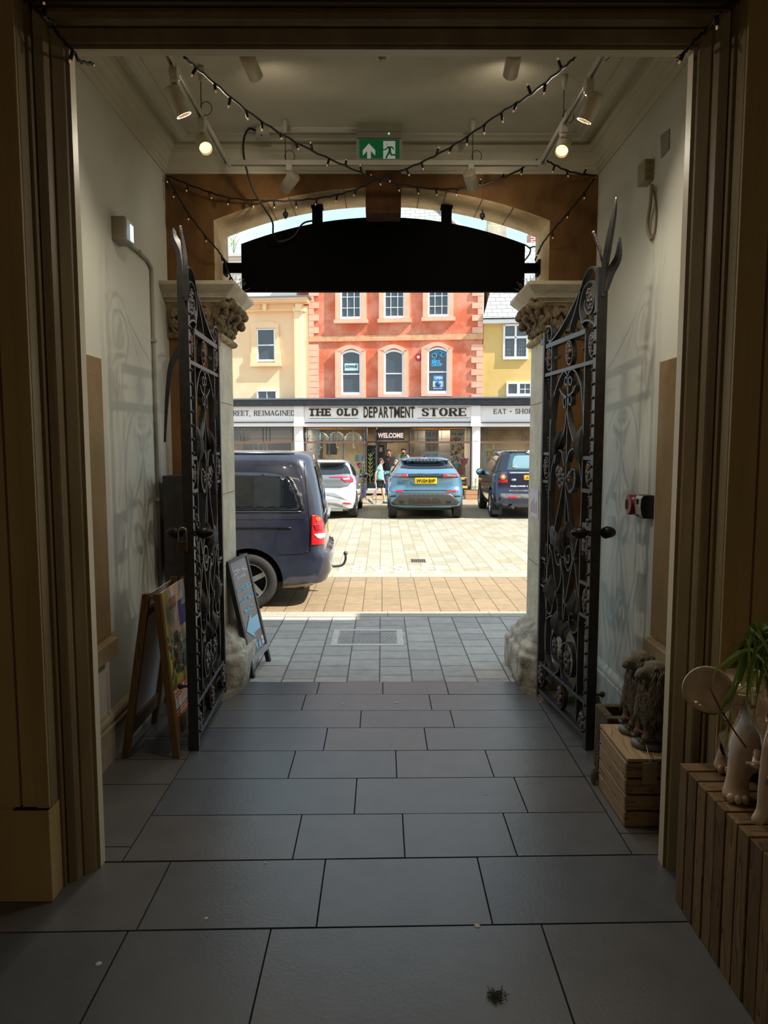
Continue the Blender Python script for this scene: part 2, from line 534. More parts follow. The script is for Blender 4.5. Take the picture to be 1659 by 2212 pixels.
def arch_wall():
    b = B()
    HB, HO_, XP = 5.36, 4.5, 4.8              # unseen wall tops, sloped and stepped to shape the shadow on the pavement

    def seg(x0, x1, ho, z0=0.0, z1=0.0):
        b.mi = 0; b.poly([(x0, YB, z0), (x1, YB, z1), (x1, YB, HB), (x0, YB, HB)])
        b.mi = 1; b.poly([(x0, YO, z0 + (.02 if z0 else 0)), (x1, YO, z1 + (.02 if z1 else 0)), (x1, YO, ho), (x0, YO, ho)])
        b.poly([(x0, YB, HB), (x1, YB, HB), (x1, YO, ho), (x0, YO, ho)])
    seg(-9, -REV, HO_); seg(REV, XP, HO_); seg(XP, 9, HB)
    b.poly([(XP, YO, HO_), (XP, YO, HB), (XP, YB, HB)])
    for x in (-9, 9): b.poly([(x, YB, 0), (x, YO, 0), (x, YO, HO_ if x < 0 else HB), (x, YB, HB)])
    for x in (-REV, REV): b.poly([(x, YB, 0), (x, YO, 0), (x, YO, R0 + .02), (x, YB, R0)])
    n = 36
    xs = [-REV + 2 * REV * i / n for i in range(n + 1)]
    for a, c in zip(xs, xs[1:]):
        seg(a, c, HO_, archz(a), archz(c))
        b.f([b.v(p) for p in ((a, YB, archz(a)), (c, YB, archz(c)), (c, YO, archz(c) + .02), (a, YO, archz(a) + .02))], True)
    bmesh.ops.remove_doubles(b.bm, verts=b.bm.verts[:], dist=.0005)
    o = b.build('wall_back', [OCHRE, M('arch_stone', (216, 190, 146), .85, col2=(166, 138, 96), scale=4, bump=.5, bscale=24, lo=.3, hi=.7)], origin=(0, 0, 0))
    struct(o)
    # keystone block hanging at the crown
    b = B(); k0, k1 = P(790, 462, YB), P(866, 462, YB)
    b.box(k0.x, YB - .03, k0.z + .0, k1.x, YB + .2, RC + .2)
    struct(b.build('trim_1', M('keystone_stone', (112, 72, 38), .85, col2=(84, 50, 24), scale=6, bump=.4), bevel=.006))
    # voussoir joints scored on the soffit
    b = B()
    for px in (586, 630, 745, 905, 960, 1035, 1100):
        x = (px - 825) / 1590 * 5.95
        for s in range(1):
            z = archz(x); t = x * .07
            b.hexa([(x - .003, YB + .0, z - .002), (x + .003, YB, z - .002), (x + .003, YO, z + .018), (x - .003, YO, z + .018)],
                   [(x - .003, YB + .0, z + .004), (x + .003, YB, z + .004), (x + .003, YO, z + .024), (x - .003, YO, z + .024)])
    for z in (2.3, 1.55, .95):
        for sd in (-1, 1):
            b.box(sd * 1.3055, 5.735, z, sd * 1.312, YO + .01, z + .005)
    struct(b.build('trim_2', M('lime_joint', (120, 106, 82), .95), origin=(0, 0, 0)))


arch_wall()


def pillar(sd):
    nm = 'left' if sd < 0 else 'right'
    t = thing('stone_pillar', 'carved limestone pillar %s the opening, with leafy capital and worn plinth' % ('on the left of' if sd < 0 else 'on the right of') if sd < 0 else
              'carved limestone pillar right of the opening, a small poster taped to its shaft', 'pillar', (sd * 1.45, 6.0, 0))

    def ring(z, ex, ey, ch, back=6.31):
        xi = sd * (1.307 - ex); yf = 5.742 - ey
        return [(sd * 1.688, back, z), (sd * 1.688, yf, z), (xi + sd * ch, yf, z), (xi, yf + ch, z), (xi, back, z)]
    b = B()
    b.loft([ring(z, e, e, .015) for z, e in ((.40, 0), (2.82, 0))], smooth=False)
    for fc in b.bm.faces:
        if all(abs(v.co.y - 5.742) < .002 for v in fc.verts): fc.material_index = 1
    b.build('shaft', [STONE, OCHRE], t)
    b = B()
    lv = [(0, .19, .31, .15), (.005, .20, .32, .155), (.05, .222, .345, .17), (.15, .218, .34, .17), (.255, .212, .335, .165), (.272, .205, .325, .16), (.278, .175, .285, .14), (.285, .168, .275, .14), (.325, .162, .265, .135), (.342, .15, .245, .13), (.35, .115, .19, .10), (.358, .108, .175, .095),
          (.385, .098, .16, .09), (.40, .075, .12, .07), (.425, .035, .06, .03), (.455, .005, .008, .015)]
    rr = []
    for z, ex, ey, ch in lv:
        r = ring(z, ex, ey, ch); q = []
        for i in range(len(r)):        # subdivide so that the stone can wear
            a, c = V(r[i]), V(r[(i + 1) % len(r)])
            for j in range(6): q.append(a.lerp(c, j / 6))
        rr.append(q)
    random.seed(3 if sd < 0 else 5)
    for k, q in enumerate(rr):
        for p in q:
            if p.y < 6.25 and abs(p.x) < 1.66 and k < 14:
                w = .006 if k > 5 else (.018 if k < 4 else .010)
                p.x += sd * abs(random.gauss(0, w)); p.y += random.gauss(0, w)
    b.loft(rr, smooth=True)
    o = b.build('plinth', STONED, t, subd=1)
    b = B()
    b.loft([[(sd * 1.66, 5.95, -.005), (sd * 1.66, 5.27, -.005), (sd * 1.27, 5.19, -.005), (sd * 1.22, 5.26, -.005), (sd * 1.11, 5.52, -.005), (sd * 1.1, 5.9, -.005)],
            [(sd * 1.66, 5.95, .05), (sd * 1.66, 5.29, .05), (sd * 1.28, 5.215, .055), (sd * 1.235, 5.27, .05), (sd * 1.13, 5.53, .03), (sd * 1.12, 5.9, .03)]], smooth=False)
    b.build('base_slab', M('base_slab_stone', (120, 108, 88), .9, col2=(92, 82, 64), scale=6, bump=.6, bscale=20), t, bevel=.008)
    # capital: necking roll, flaring bell, moulded abacus
    b = B()
    prof = [(2.795, .0), (2.80, .03), (2.815, .044), (2.83, .044), (2.845, .03), (2.85, .008), (2.88, .012), (2.95, .03), (3.03, .06), (3.065, .085)]
    b.loft([ring(z, e, e * .9, .03, 6.33) for z, e in prof], smooth=False)
    b.build('bell', CARVE, t)
    b = B()
    prof = [(3.065, .075), (3.085, .085), (3.09, .115), (3.10, .12), (3.12, .135), (3.14, .16), (3.165, .187), (3.17, .192), (3.195, .192), (3.20, .18)]
    b.loft([ring(z, e, e * 1.18, .012, 6.22 + e * .5) for z, e in prof], smooth=False)
    b.build('abacus', STONE, t)
    # carving: roundels with leaves in front, ivy berries on the reveal side
    b = B()
    yF = 5.67
    for cx, r in ((1.575, .098), (1.405, .098)):
        c = V((sd * cx, yF + .01, 2.945))
        arc = [c + V((cos(a) * r * .85, 0, sin(a) * r * 1.1 - .005)) for a in [radians(-60 + 300 * i / 20) for i in range(21)]]
        b.tube(arc, .014, 6)
        b.tube([c + V((cos(a) * r * .4 + sd * .02, -.012, sin(a) * r * .45 - .07)) for a in [radians(30 + 250 * i / 10) for i in range(11)]], .011, 6)
        for k in range(4):
            a = radians(40 + 95 * k); lc = c + V((cos(a) * r * .45, -.012, sin(a) * r * .5))
            for j in range(5):
                g = a + radians(-80 + 40 * j)
                b.ball(lc + V((cos(g) * .028, random.uniform(-.006, .004), sin(g) * .03)), (.021, .012, .021), 8, 5)
            b.ball(lc, (.02, .016, .02), 8, 5)
    for k in range(16):            # corner volutes and stems
        a = k / 15
        b.ball((sd * (1.305 - .03 - .02 * sin(a * 9)), 5.66 + .015 * cos(a * 7), 2.86 + .19 * a), (.02 + .01 * a, .02, .018), 7, 5)
    b.tube(smoothpath([(sd * 1.30, 5.68, 2.86), (sd * 1.285, 5.65, 2.95), (sd * 1.25, 5.62, 3.03), (sd * 1.215, 5.61, 3.055)], 5), [.012] * 10 + [.02] * 6, 7)
    b.ball((sd * 1.21, 5.61, 3.03), (.035, .03, .032))
    random.seed(21)
    for k in range(210):
        h = random.random(); y = random.uniform(5.66, 6.28)
        out = .01 + .10 * h ** 1.1 + random.uniform(-.008, .018)
        r = random.uniform(.014, .032) * (.75 + .4 * h)
        b.ball((sd * (1.307 - out), y, 2.865 + .205 * h), (r, r * random.uniform(.7, 1.2), r * random.uniform(.8, 1.2)), 7, 5)
    for y, h in ((6.2, .9), (6.1, .95), (6.26, .55), (6.18, .62), (5.75, .9), (5.9, .95), (6.0, .7)):
        b.ball((sd * (1.307 - .035 - .11 * h), y, 2.855 + .2 * h), (.036, .036, .036), 9, 6)
    b.build('leaf_carving', M('berry_carving', (150, 132, 104), .9, col2=(100, 84, 60), scale=8, bump=.3, bscale=60), t)
    # bird spikes on the abacus
    s = thing('bird_spikes', 'thin wire bird spikes on top of the %s capital' % nm, 'bird spikes', (sd * 1.2, 6.0, 3.2), 'bird spikes on the capitals')
    b = B(); b.box(sd * 1.24, 5.72, 3.199, sd * 1.16, 6.2, 3.204)
    b.build('strip', M('clear_strip', (160, 150, 130), .4), s)
    b = B()
    for k in range(34):
        y = 5.74 + .46 * random.random(); x = sd * (1.2 + random.uniform(-.03, .03)); a = random.uniform(-1.2, 1.2)
        b.tube([(x, y, 3.202), (x + sin(a) * .11, y + random.uniform(-.03, .03), 3.202 + cos(a) * .12)], .0013, 4)
    b.build('wires', M('spike_wire', (120, 115, 108), .35, .9), s)
    return t


pillar(-1)
PR = pillar(1)

# ---------------------------------------------------------------- ceiling and cornice of the lobby
b = B(); b.box(-1.75, 3.15, 4.26, 1.75, 5.78, 4.35)
struct(b.build('ceiling', CEILP, origin=(0, 0, 0)))


def frame_sweep(b, prof, x0, x1, y0, y1, closed=False):
    """profile (inset, z) swept along left wall, back wall, right wall"""
    b.loft([[(-x1 + d, y0, z) for d, z in prof], [(-x1 + d, y1 - d, z) for d, z in prof], [(x1 - d, y1 - d, z) for d, z in prof], [(x1 - d, y0, z) for d, z in prof]], smooth=False)


b = B()
frame_sweep(b, [(0, 4.055), (.012, 4.055), (.02, 4.07), (.03, 4.075), (.032, 4.105), (.042, 4.112), (.05, 4.15), (.07, 4.175), (.075, 4.19), (.10, 4.20), (.105, 4.265), (0, 4.265)], 0, XW, 3.19, YB)
struct(b.build('trim_3', CEILP, origin=(0, 0, 0)))
b = B()
frame_sweep(b, [(.135, 4.262), (.135, 4.245), (.15, 4.238), (.17, 4.228), (.2, 4.228), (.215, 4.24), (.25, 4.246), (.25, 4.262)], 0, XW, 3.19, YB)
struct(b.build('trim_4', CEILP, origin=(0, 0, 0)))

# ---------------------------------------------------------------- doorway between hall and lobby
WO, HO = 1.306, 3.60
prof = [(.0, 3.19), (.0, 3.136), (.013, 3.132), (.016, 3.115), (.048, 3.078), (.056, 3.082), (.057, 3.058), (.064, 3.036), (.072, 3.03), (.094, 3.018), (.101, 3.03), (.104, 3.03), (.112, 3.005), (.112, 2.92), (.16, 2.92), (.16, 3.19)]
b = B()
b.loft([[(-WO - d, y, 0) for d, y in prof], [(-WO - d, y, HO + d) for d, y in prof], [(WO + d, y, HO + d) for d, y in prof], [(WO + d, y, 0) for d, y in prof]], smooth=False)
for fc in b.bm.faces:
    if max(v.co.y for v in fc.verts) > 3.189 and min(v.co.y for v in fc.verts) > 3.13 and all(abs(abs(v.co.x) - WO) < .002 or abs(v.co.z - HO) < .002 for v in fc.verts): fc.material_index = 1
struct(b.build('trim_5', [CREAM, M('lining_paint', (206, 194, 166), .5)], origin=(0, 0, 0)))
b = B()
for sd in (-1, 1): b.box(sd * (WO + .10), 2.99, -.02, sd * 3.3, 3.19, 5.2)
b.box(-(WO + .1), 2.99, HO + .10, WO + .1, 3.19, 5.2)
struct(b.build('wall_front', M('hall_paint', (120, 100, 62), .6, col2=(104, 86, 52), scale=2), origin=(0, 0, 0)))
# pilasters with sunk panels and plinth blocks
PIL = M('pilaster_paint', (182, 156, 106), .5, col2=(162, 138, 92), scale=1.6, stretch=(4, 4, .5), spec=.35)
for sd, nm in ((-1, 'trim_6'), (1, 'trim_7')):
    b = B()
    e = WO + .114
    for x0, x1, y in ((0, .055, 2.905), (.055, .12, 2.915), (.12, .128, 2.93), (.128, .22, 2.913), (.22, .228, 2.93), (.228, .26, 2.918), (.26, .3, 2.935), (.3, .55, 2.93), (.55, .62, 2.91)):
        b.box(sd * (e + x0), y, .40, sd * (e + x1 - .001), 2.995, 5.2)
    b.box(sd * (e - .006), 2.885, 0, sd * (e + .64), 2.995, .41)
    b.box(sd * (e - .006), 2.885, .405, sd * (e + .15), 2.995, .41)
    struct(b.build(nm, PIL, bevel=.004, origin=(0, 0, 0)))
b = B()
b.loft([[(x, 2.995, 3.74), (x, 2.93, 3.74), (x, 2.91, 3.76), (x, 2.88, 3.77), (x, 2.84, 3.82), (x, 2.84, 4.2), (x, 2.995, 4.2)] for x in (-1.42, 1.42)], smooth=False)
struct(b.build('trim_8', CREAM, origin=(0, 0, 0)))

# ---------------------------------------------------------------- rest of the building around the viewer
HALLW = M('hall_wall_paint', (150, 130, 92), .7)
for nm, bx in (('wall_west', (-3.5, -7, -.02, -3.2, 3.1, 5.3)), ('wall_east', (3.2, -7, -.02, 3.5, 3.1, 5.3)), ('wall_rear', (-3.5, -7.3, -.02, 3.5, -7, 5.3))):
    b = B(); b.box(*bx); struct(b.build(nm, HALLW, origin=(0, 0, 0)))
b = B(); b.box(-9, -7.3, 5.2, 9, YB, 5.35)
struct(b.build('roof', ROOF, origin=(0, 0, 0)))
b = B(); b.box(-9, 3.0, -.02, -XW - .34, YB, 5.2); b.box(XW + .34, 3.0, -.02, 9, YB, 5.2)
struct(b.build('wall_side_rooms', ROOF, origin=(0, 0, 0)))

# ---------------------------------------------------------------- street surfaces
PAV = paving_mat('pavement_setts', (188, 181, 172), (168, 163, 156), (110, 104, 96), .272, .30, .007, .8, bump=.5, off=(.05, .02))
TAN = paving_mat('carriageway_setts', (164, 140, 108), (150, 130, 100), (102, 88, 68), .232, .52, .006, .8, bump=.4, off=(.1, .0))
LIGHT = paving_mat('square_setts', (178, 172, 152), (160, 150, 126), (122, 112, 92), .222, .42, .005, .8, bump=.3, off=(0, .03))
TAN2 = paving_mat('far_setts', (168, 152, 122), (155, 139, 111), (130, 112, 84), .45, .45, .006, .8, bump=.3)
KERB = M('granite_kerb', (184, 179, 163), .85, col2=(150, 144, 128), scale=60, bump=.3, bscale=90)


def ystrip(name, y0, y1, mat, z=0.0):
    b = B(); b.box(-26, y0, -.15, 26, y1, z)
    return struct(b.build(name, mat, origin=(0, 0, 0)))


YK1, YK1b, YK2, YK2b = G(825, 1333).y, G(825, 1322).y, G(825, 1247).y, G(825, 1239).y
YP0, YP1 = G(825, 1122).y, G(825, 1096).y
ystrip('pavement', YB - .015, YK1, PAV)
ystrip('road', YK1b, YK2, TAN)
ystrip('square', YK2b, YP0, LIGHT)
ystrip('parking_bays', YP0 + .18, YP1, TAN2)
ystrip('footway', YP1 + .2, 46, TAN2)
for i, (y0, y1) in enumerate(((YK1, YK1b), (YK2, YK2b), (YP0, YP0 + .18), (YP1, YP1 + .2))):
    b = B(); x = -26 + .37 * i
    while x < 26:
        b.box(x, y0, -.15, x + 1.18, y1, .004); x += 1.185
    struct(b.build('kerb_%d' % (i + 1), KERB, origin=(0, 0, 0)))
b = B()
for k in range(2):
    y = YK2b + .02 + k * .1; x = -9
    while x < 9:
        b.box(x + .1 * k, y, -.01, x + .1 * k + .2, y + .092, .003); x += .208
struct(b.build('gutter', M('gutter_setts', (196, 186, 152), .85, col2=(160, 146, 116), scale=4), origin=(0, 0, 0)))
# ================================================================ wrought iron gates
IRON = M('gate_iron', (66, 66, 68), 0.40, 0.4, col2=(50, 50, 51), scale=20, spec=.6)
IRONF = M('iron_foliage', (92, 90, 90), 0.5, 0.25, col2=(66, 60, 56), scale=30, spec=.5)
RUST = M('rust_petal', (112, 92, 80), 0.6, 0.2, col2=(84, 72, 66), scale=30)
GP0, GP1 = V((1.225, 5.37, 0)), V((1.338, 4.40, 0))
GD = (GP1 - GP0).normalized(); GN = V((GD.y, -GD.x, 0))
GW = (GP1 - GP0).length


def gu(px, py):
    p = PL(px, py, GP0, GN); return ((p - GP0).dot(GD), p.z)


CR = {'A': (1160, 700, 983 / 160), 'B': (1150, 1020, 1106 / 160), 'C': (1100, 560, 1307 / 260), 'D': (1100, 1000, 899 / 260)}


def gp(k, *pts):
    x0, y0, s = CR[k]
    return [gu(x0 + x / s, y0 + y / s) for x, y in pts]


def oval(k, cx, cy, rx, ry, n=18):
    return gp(k, *[(cx + rx * cos(2 * pi * i / n), cy + ry * sin(2 * pi * i / n)) for i in range(n + 1)])


SCROLLS = [  # (crop, smooth, points)
    ('C', 1, [(455, 920), (560, 790), (700, 540), (800, 330), (850, 180), (900, 100), (940, 92), (972, 150), (985, 250)]),
    ('C', 1, [(682, 785), (700, 700), (735, 590), (760, 500), (800, 350)]),
    ('C', 1, [(822, 720), (795, 560), (812, 420), (850, 300), (915, 245), (960, 310), (955, 430), (925, 560), (880, 590), (846, 520), (855, 440)]),
    ('C', 1, [(835, 760), (820, 700), (865, 665), (925, 680), (965, 750), (975, 850)]),
    ('C', 1, [(425, 735), (472, 728), (487, 790), (475, 880), (448, 880), (442, 810), (458, 770)]),
    ('A', 1, [(440, 700), (425, 648), (390, 632), (340, 710), (280, 870), (245, 1050), (225, 1250), (212, 1420)]),
    ('A', 1, [(425, 1160), (405, 1370), (350, 1560), (290, 1690), (245, 1830), (215, 2000), (205, 2212)]),
    ('A', 1, [(450, 690), (465, 630), (510, 602), (560, 650), (600, 760), (625, 880), (640, 1050), (655, 1250)]),
    ('A', 1, [(435, 1160), (460, 1350), (520, 1560), (575, 1740), (610, 1950), (630, 2212)]),
    ('A', 1, [(332, 862), (370, 930), (424, 968)]), ('A', 1, [(548, 812), (510, 900), (452, 948)]),
    ('A', 1, [(265, 1850), (290, 1700), (325, 1672), (362, 1700), (378, 1790), (392, 1890)]),
    ('A', 1, [(578, 1755), (545, 1668), (490, 1665), (452, 1720), (430, 1830)]),
    ('A', 1, [(425, 2030), (480, 1960), (505, 1925), (535, 1950), (542, 2060), (522, 2170), (470, 2212)]),
    ('B', 1, [(300, 0), (278, 300), (284, 700), (308, 1000), (322, 1090)]),
    ('B', 1, [(492, 190), (440, 480), (395, 700), (345, 960), (300, 1130)]),
    ('B', 1, [(752, 0), (772, 150), (770, 500), (745, 850), (700, 1060), (655, 1280)]),
    ('B', 1, [(525, 190), (562, 500), (590, 800), (625, 1060), (660, 1260)]),
    ('B', 1, [(545, 160), (570, 270), (610, 300), (650, 220), (670, 100), (660, 0)]),
    ('B', 1, [(310, 1160), (262, 1450), (235, 1800), (240, 2030), (280, 2112), (322, 2080), (340, 1960), (388, 1830)]),
    ('B', 1, [(322, 1160), (360, 1500), (400, 1850), (420, 2212)]),
    ('B', 1, [(642, 1330), (590, 1600), (535, 1900), (500, 2212)]),
    ('B', 1, [(665, 1330), (715, 1750), (740, 2000)]),
    ('B', 1, [(474, 1450), (452, 1650), (385, 1820)]), ('B', 1, [(492, 1450), (502, 1680), (522, 1920)]),
    ('B', 1, [(480, 1260), (440, 1380), (400, 1350), (370, 1200), (372, 1080), (405, 1060), (440, 1130), (430, 1230), (405, 1220)]),
    ('B', 1, [(490, 1265), (515, 1290), (545, 1430), (580, 1465), (622, 1360), (632, 1220), (600, 1110), (545, 1130), (525, 1230), (550, 1340), (585, 1340), (590, 1260), (570, 1240)]),
    ('B', 1, [(500, 1090), (528, 1010), (590, 965), (620, 1015)]),
    ('D', 1, [(340, 1138), (298, 1165), (284, 1260), (286, 1400), (310, 1520), (352, 1572), (384, 1545), (392, 1490)]),
    ('D', 1, [(388, 1505), (358, 1478), (334, 1420), (328, 1330), (350, 1252)]),
    ('D', 1, [(438, 1040), (462, 1130), (468, 1230), (508, 1330), (526, 1480), (520, 1620), (488, 1702), (452, 1688), (414, 1600), (396, 1500)]),
    ('D', 1, [(402, 1390), (420, 1352), (445, 1345), (480, 1395), (492, 1500), (472, 1592), (440, 1582), (424, 1530)]),
    ('D', 1, [(545, 1000), (548, 1100), (532, 1230), (500, 1268), (466, 1225), (470, 1140), (492, 1130), (500, 1180)]),
]
RAILS = [('A', (160, 300), (690, 92), .034), ('A', (130, 690), (822, 488), .026), ('A', (92, 1724), (200, 1718), .022), ('A', (88, 2082), (186, 2092), .022),
         ('A', (655, 1776), (772, 1782), .024), ('B', (790, 265), (936, 298), .024), ('B', (138, 1258), (240, 1308), .02), ('B', (130, 1652), (236, 1722), .02),
         ('B', (756, 1620), (892, 1702), .022), ('B', (746, 2102), (876, 2182), .022), ('D', (224, 1458), (592, 1814), .022), ('D', (221, 1656), (602, 2086), .026)]
OVALS = [('C', 455, 1090, 36, 112), ('C', 675, 1015, 36, 128), ('C', 930, 930, 38, 132), ('A', 152, 1905, 36, 140), ('A', 722, 1990, 44, 165), ('B', 200, 1490, 45, 150),
         ('B', 830, 1930, 48, 190), ('D', 250, 1582, 27, 86), ('D', 396, 1745, 25, 86), ('D', 560, 1942, 30, 92)]
RINGS = [('A', 415, 758, 18, 52), ('A', 470, 755, 20, 56), ('A', 395, 1040, 19, 72), ('A', 465, 1005, 20, 70)]
LEAVES = [('A', [(625, 1345), (585, 1430), (566, 1590), (578, 1760), (602, 1900), (628, 1830), (640, 1650), (636, 1480)]),
          ('A', [(350, 1388), (315, 1470), (262, 1640), (238, 1770), (275, 1730), (335, 1580), (352, 1470)]),
          ('A', [(245, 900), (228, 1030), (212, 1180), (222, 1300), (240, 1160), (250, 1020)]),
          ('B', [(308, 800), (372, 850), (440, 1060), (475, 1270), (405, 1140), (350, 960)]),
          ('B', [(440, 865), (470, 880), (488, 1100), (478, 1270), (450, 1150)]),
          ('B', [(570, 690), (540, 800), (500, 900), (490, 1080), (545, 980), (575, 850)]),
          ('B', [(305, 1530), (270, 1650), (262, 1800), (290, 1960), (320, 2010), (335, 1900), (320, 1700)]),
          ('D', [(505, 945), (490, 1010), (468, 1110), (470, 1180), (510, 1140), (528, 1040)]),
          ('D', [(368, 1100), (352, 1170), (358, 1240), (378, 1300), (392, 1210), (386, 1140)]),
          ('D', [(440, 1180), (415, 1250), (412, 1330), (440, 1280), (455, 1220)])]
TEND = [('A', (170, 700), (178, 920)), ('A', (755, 560), (770, 830)), ('A', (172, 1480), (150, 1700)), ('A', (745, 1470), (728, 1740)), ('B', (225, 170), (250, 420)), ('B', (868, 330), (890, 580)),
        ('B', (235, 1060), (195, 1250)), ('B', (870, 1370), (835, 1640)), ('B', (180, 1710), (205, 1890)), ('D', (585, 1180), (578, 1310)), ('D', (575, 1740), (565, 1840)),
        ('A', (250, 460), (318, 430)), ('A', (620, 325), (690, 305)), ('D', (280, 1605), (316, 1648)), ('D', (498, 1850), (518, 1885))]
FLOWERS = [('A', 345, 2010, .062), ('A', 330, 2100, .05), ('A', 300, 1960, .045), ('A', 365, 2060, .05), ('A', 450, 2030, .04), ('D', 352, 1365, .062), ('D', 445, 1475, .075), ('D', 398, 1440, .035), ('D', 440, 1385, .032),
           ('C', 890, 460, .05), ('C', 880, 380, .04), ('C', 900, 540, .04)]


def make_gate(side):
    if side > 0: p0, p1 = GP0, GP1
    else: p0, p1 = V((-1.243, 5.40, 0)), V((-1.207, 4.40, 0))
    d = (p1 - p0).normalized(); sc = (p1 - p0).length / GW
    n = V((d.y, -d.x, 0)) * (1 if side > 0 else -1)     # towards the wall
    if n.x * side < 0: n = -n

    def W(q, off=0.0): return V((p0.x, p0.y, 0)) + d * (q[0] * sc) + V((0, 0, q[1])) + n * off
    lab = ('tall black wrought iron gate leaf with scrollwork, folded back along the left wall, chained lock' if side < 0 else
           'tall black wrought iron scrollwork gate leaf with ornate lock plate, folded along the right wall')
    t = thing('wrought_iron_gate', lab, 'gate', (p0.x, p0.y, 0))
    U = V((0, 0, 1))
    zb, zt = .03, 2.55
    uA = gp('A', (165, 290))[0][0]
    # stiles
    b = B(); c = W((.022, 0)); z1 = gp('C', (425, 800))[0][1]
    b.obox(c + U * (.02 + z1) / 2, d * .016, n * .03, U * (z1 - .02) / 2)
    b.obox(c + U * (z1 - .06) - n * .01 - d * .04, d * .035, n * .02, U * .02)
    b.tube([c - n * .0 + U * 0, c + U * .10], .03, 10)
    b.build('hinge_stile', IRON, t, bevel=.002)
    b = B(); zt = gp('C', (1000, 100))[0][1]
    c = W((GW - .022, 0))
    b.obox(c + U * (zt + .0) / 2, d * .022, n * .032, U * zt / 2)
    b.obox(c + U * .05 + n * .03, d * .02, n * .006, U * .05)
    b.build('meeting_stile', IRON, t, bevel=.002)
    for k in range(32):
        b = B(); z = .12 + k * .085
        b.ball(W((GW - .03, z), -.036), (.011, .011, .011), 6, 5)
        b.build('stud', IRON, t)
    for xa, xb in ((240, 196), (690, 640)):
        b = B(); q = gp('A', (xa, 270 if xa < 300 else 100), (xb, 1900)); u = (q[0][0] + q[1][0]) / 2
        top = q[0][1]; bot = .12 if xa > 300 else .30
        b.obox(W((u, (top + bot) / 2)), d * .0065, n * .022, U * (top - bot) / 2)
        b.build('upright', IRON, t)
    b = B(); q = gp('A', (441, 610)) + gp('D', (399, 1640)); u = sum(x[0] for x in q) / 2
    b.obox(W((u, (q[0][1] + q[1][1]) / 2)), d * .006, n * .014, U * (q[0][1] - q[1][1]) / 2)
    b.build('upright', IRON, t)
    for k, a, e, th in RAILS:
        qa, qb = gp(k, a, e); z = (qa[1] + qb[1]) / 2
        b = B(); b.obox(W(((qa[0] + qb[0]) / 2, z)), d * abs(qb[0] - qa[0]) * sc / 2, n * .024, U * th / 2)
        b.build('rail', IRON, t, bevel=.002)
    for k, sm, pts in SCROLLS:
        q = [W(x) for x in gp(k, *pts)]
        b = B(); b.ribbon(smoothpath(q, 5), n, .011, .04)
        b.build('scroll', IRON, t)
    for k, cx, cy, rx, ry in RINGS:
        b = B(); b.ribbon([W(x) for x in oval(k, cx, cy, rx, ry)], n, .010, .034); b.build('scroll', IRON, t)
    for k, cx, cy, rx, ry in OVALS:
        b = B(); pts = oval(k, cx, cy, rx, ry)
        b.ribbon([W(x) for x in pts], n, .010, .034)
        o = b.build('rosette_ring', IRON, t)
        if (k, cx) == ('B', 200):
            b = B(); qa, qb, qc, qd = gp(k, (cx - rx, cy), (cx + rx, cy), (cx, cy - ry), (cx, cy + ry))
            b.beam(W(qa), W(qb), .01, .02); b.beam(W(qc), W(qd), .01, .02, n); b.build('cross_bar', IRON, o); continue
        b = B(); cu = sum(p[0] for p in pts[:-1]) / 18; cz = sum(p[1] for p in pts[:-1]) / 18
        hz = (max(p[1] for p in pts) - min(p[1] for p in pts)) / 2; hu = (max(p[0] for p in pts) - min(p[0] for p in pts)) / 2 * sc
        R = Matrix((d, n, U)).transposed()
        for off in (-.018, .012):
            for dz, du, r in ((.42, .1, .30), (.1, -.28, .26), (.05, .32, .28), (-.3, .0, .3), (-.55, .12, .2), (.66, -.05, .18)):
                b.ball(W((cu + du * hu, cz + dz * hz), off), (hu * .42, .016, hz * r), 7, 5, R @ Matrix.Rotation(du * 1.2, 3, 'Y'))
        b.build('rosette', RUST, o)
    for k, pts in LEAVES:
        q = smoothpath(gp_v(k, pts), 3, True)
        b = B(); cx = sum(p[0] for p in q) / len(q); cz = sum(p[1] for p in q) / len(q)
        zz = [p[1] for p in q]; h = max(zz) - min(zz)
        front = [b.v(W((p[0], p[1]), -.012 - .035 * sin(pi * (p[1] - min(zz)) / h))) for p in q]
        mid = b.v(W((cx, cz), .012)); mid2 = b.v(W((cx, cz), .02))
        back = [b.v(W((p[0], p[1]), -.006 - .035 * sin(pi * (p[1] - min(zz)) / h))) for p in q]
        m = len(q)
        for i in range(m):
            j = (i + 1) % m
            b.f([front[i], front[j], mid], True); b.f([back[j], back[i], mid2], True); b.f([front[j], front[i], back[i], back[j]])
        b.build('leaf', IRONF, t)
    for k, a, e in TEND:
        qa, qb = gp(k, a, e); A, E = W(qa), W(qb); ax = (E - A); L = ax.length; ax.normalize(); s1 = ax.cross(n).normalized()
        m = 22; pts = [A + ax * L * i / m + (s1 * cos(i * 1.35) + n * sin(i * 1.35)) * (.014 * (1 - .5 * i / m)) for i in range(m + 1)]
        b = B(); b.tube(pts, [.0075 * (1 - .55 * i / m) for i in range(m + 1)], 5); b.build('tendril', IRONF, t)
    for k, x, y, r in FLOWERS:
        c = gp(k, (x, y))[0]; b = B(); R = Matrix((d, n, U)).transposed()
        for i in range(7):
            a = 2 * pi * i / 7
            b.ball(W((c[0] + cos(a) * r * .55 / sc * .8, c[1] + sin(a) * r * .62), -.012), (r * .34, r * .16, r * .42), 8, 5, R @ Matrix.Rotation(pi / 2 - a, 3, 'Y'))
        b.ball(W(c, -.02), (r * .25, r * .25, r * .25), 8, 6)
        b.build('flower', IRONF, t)
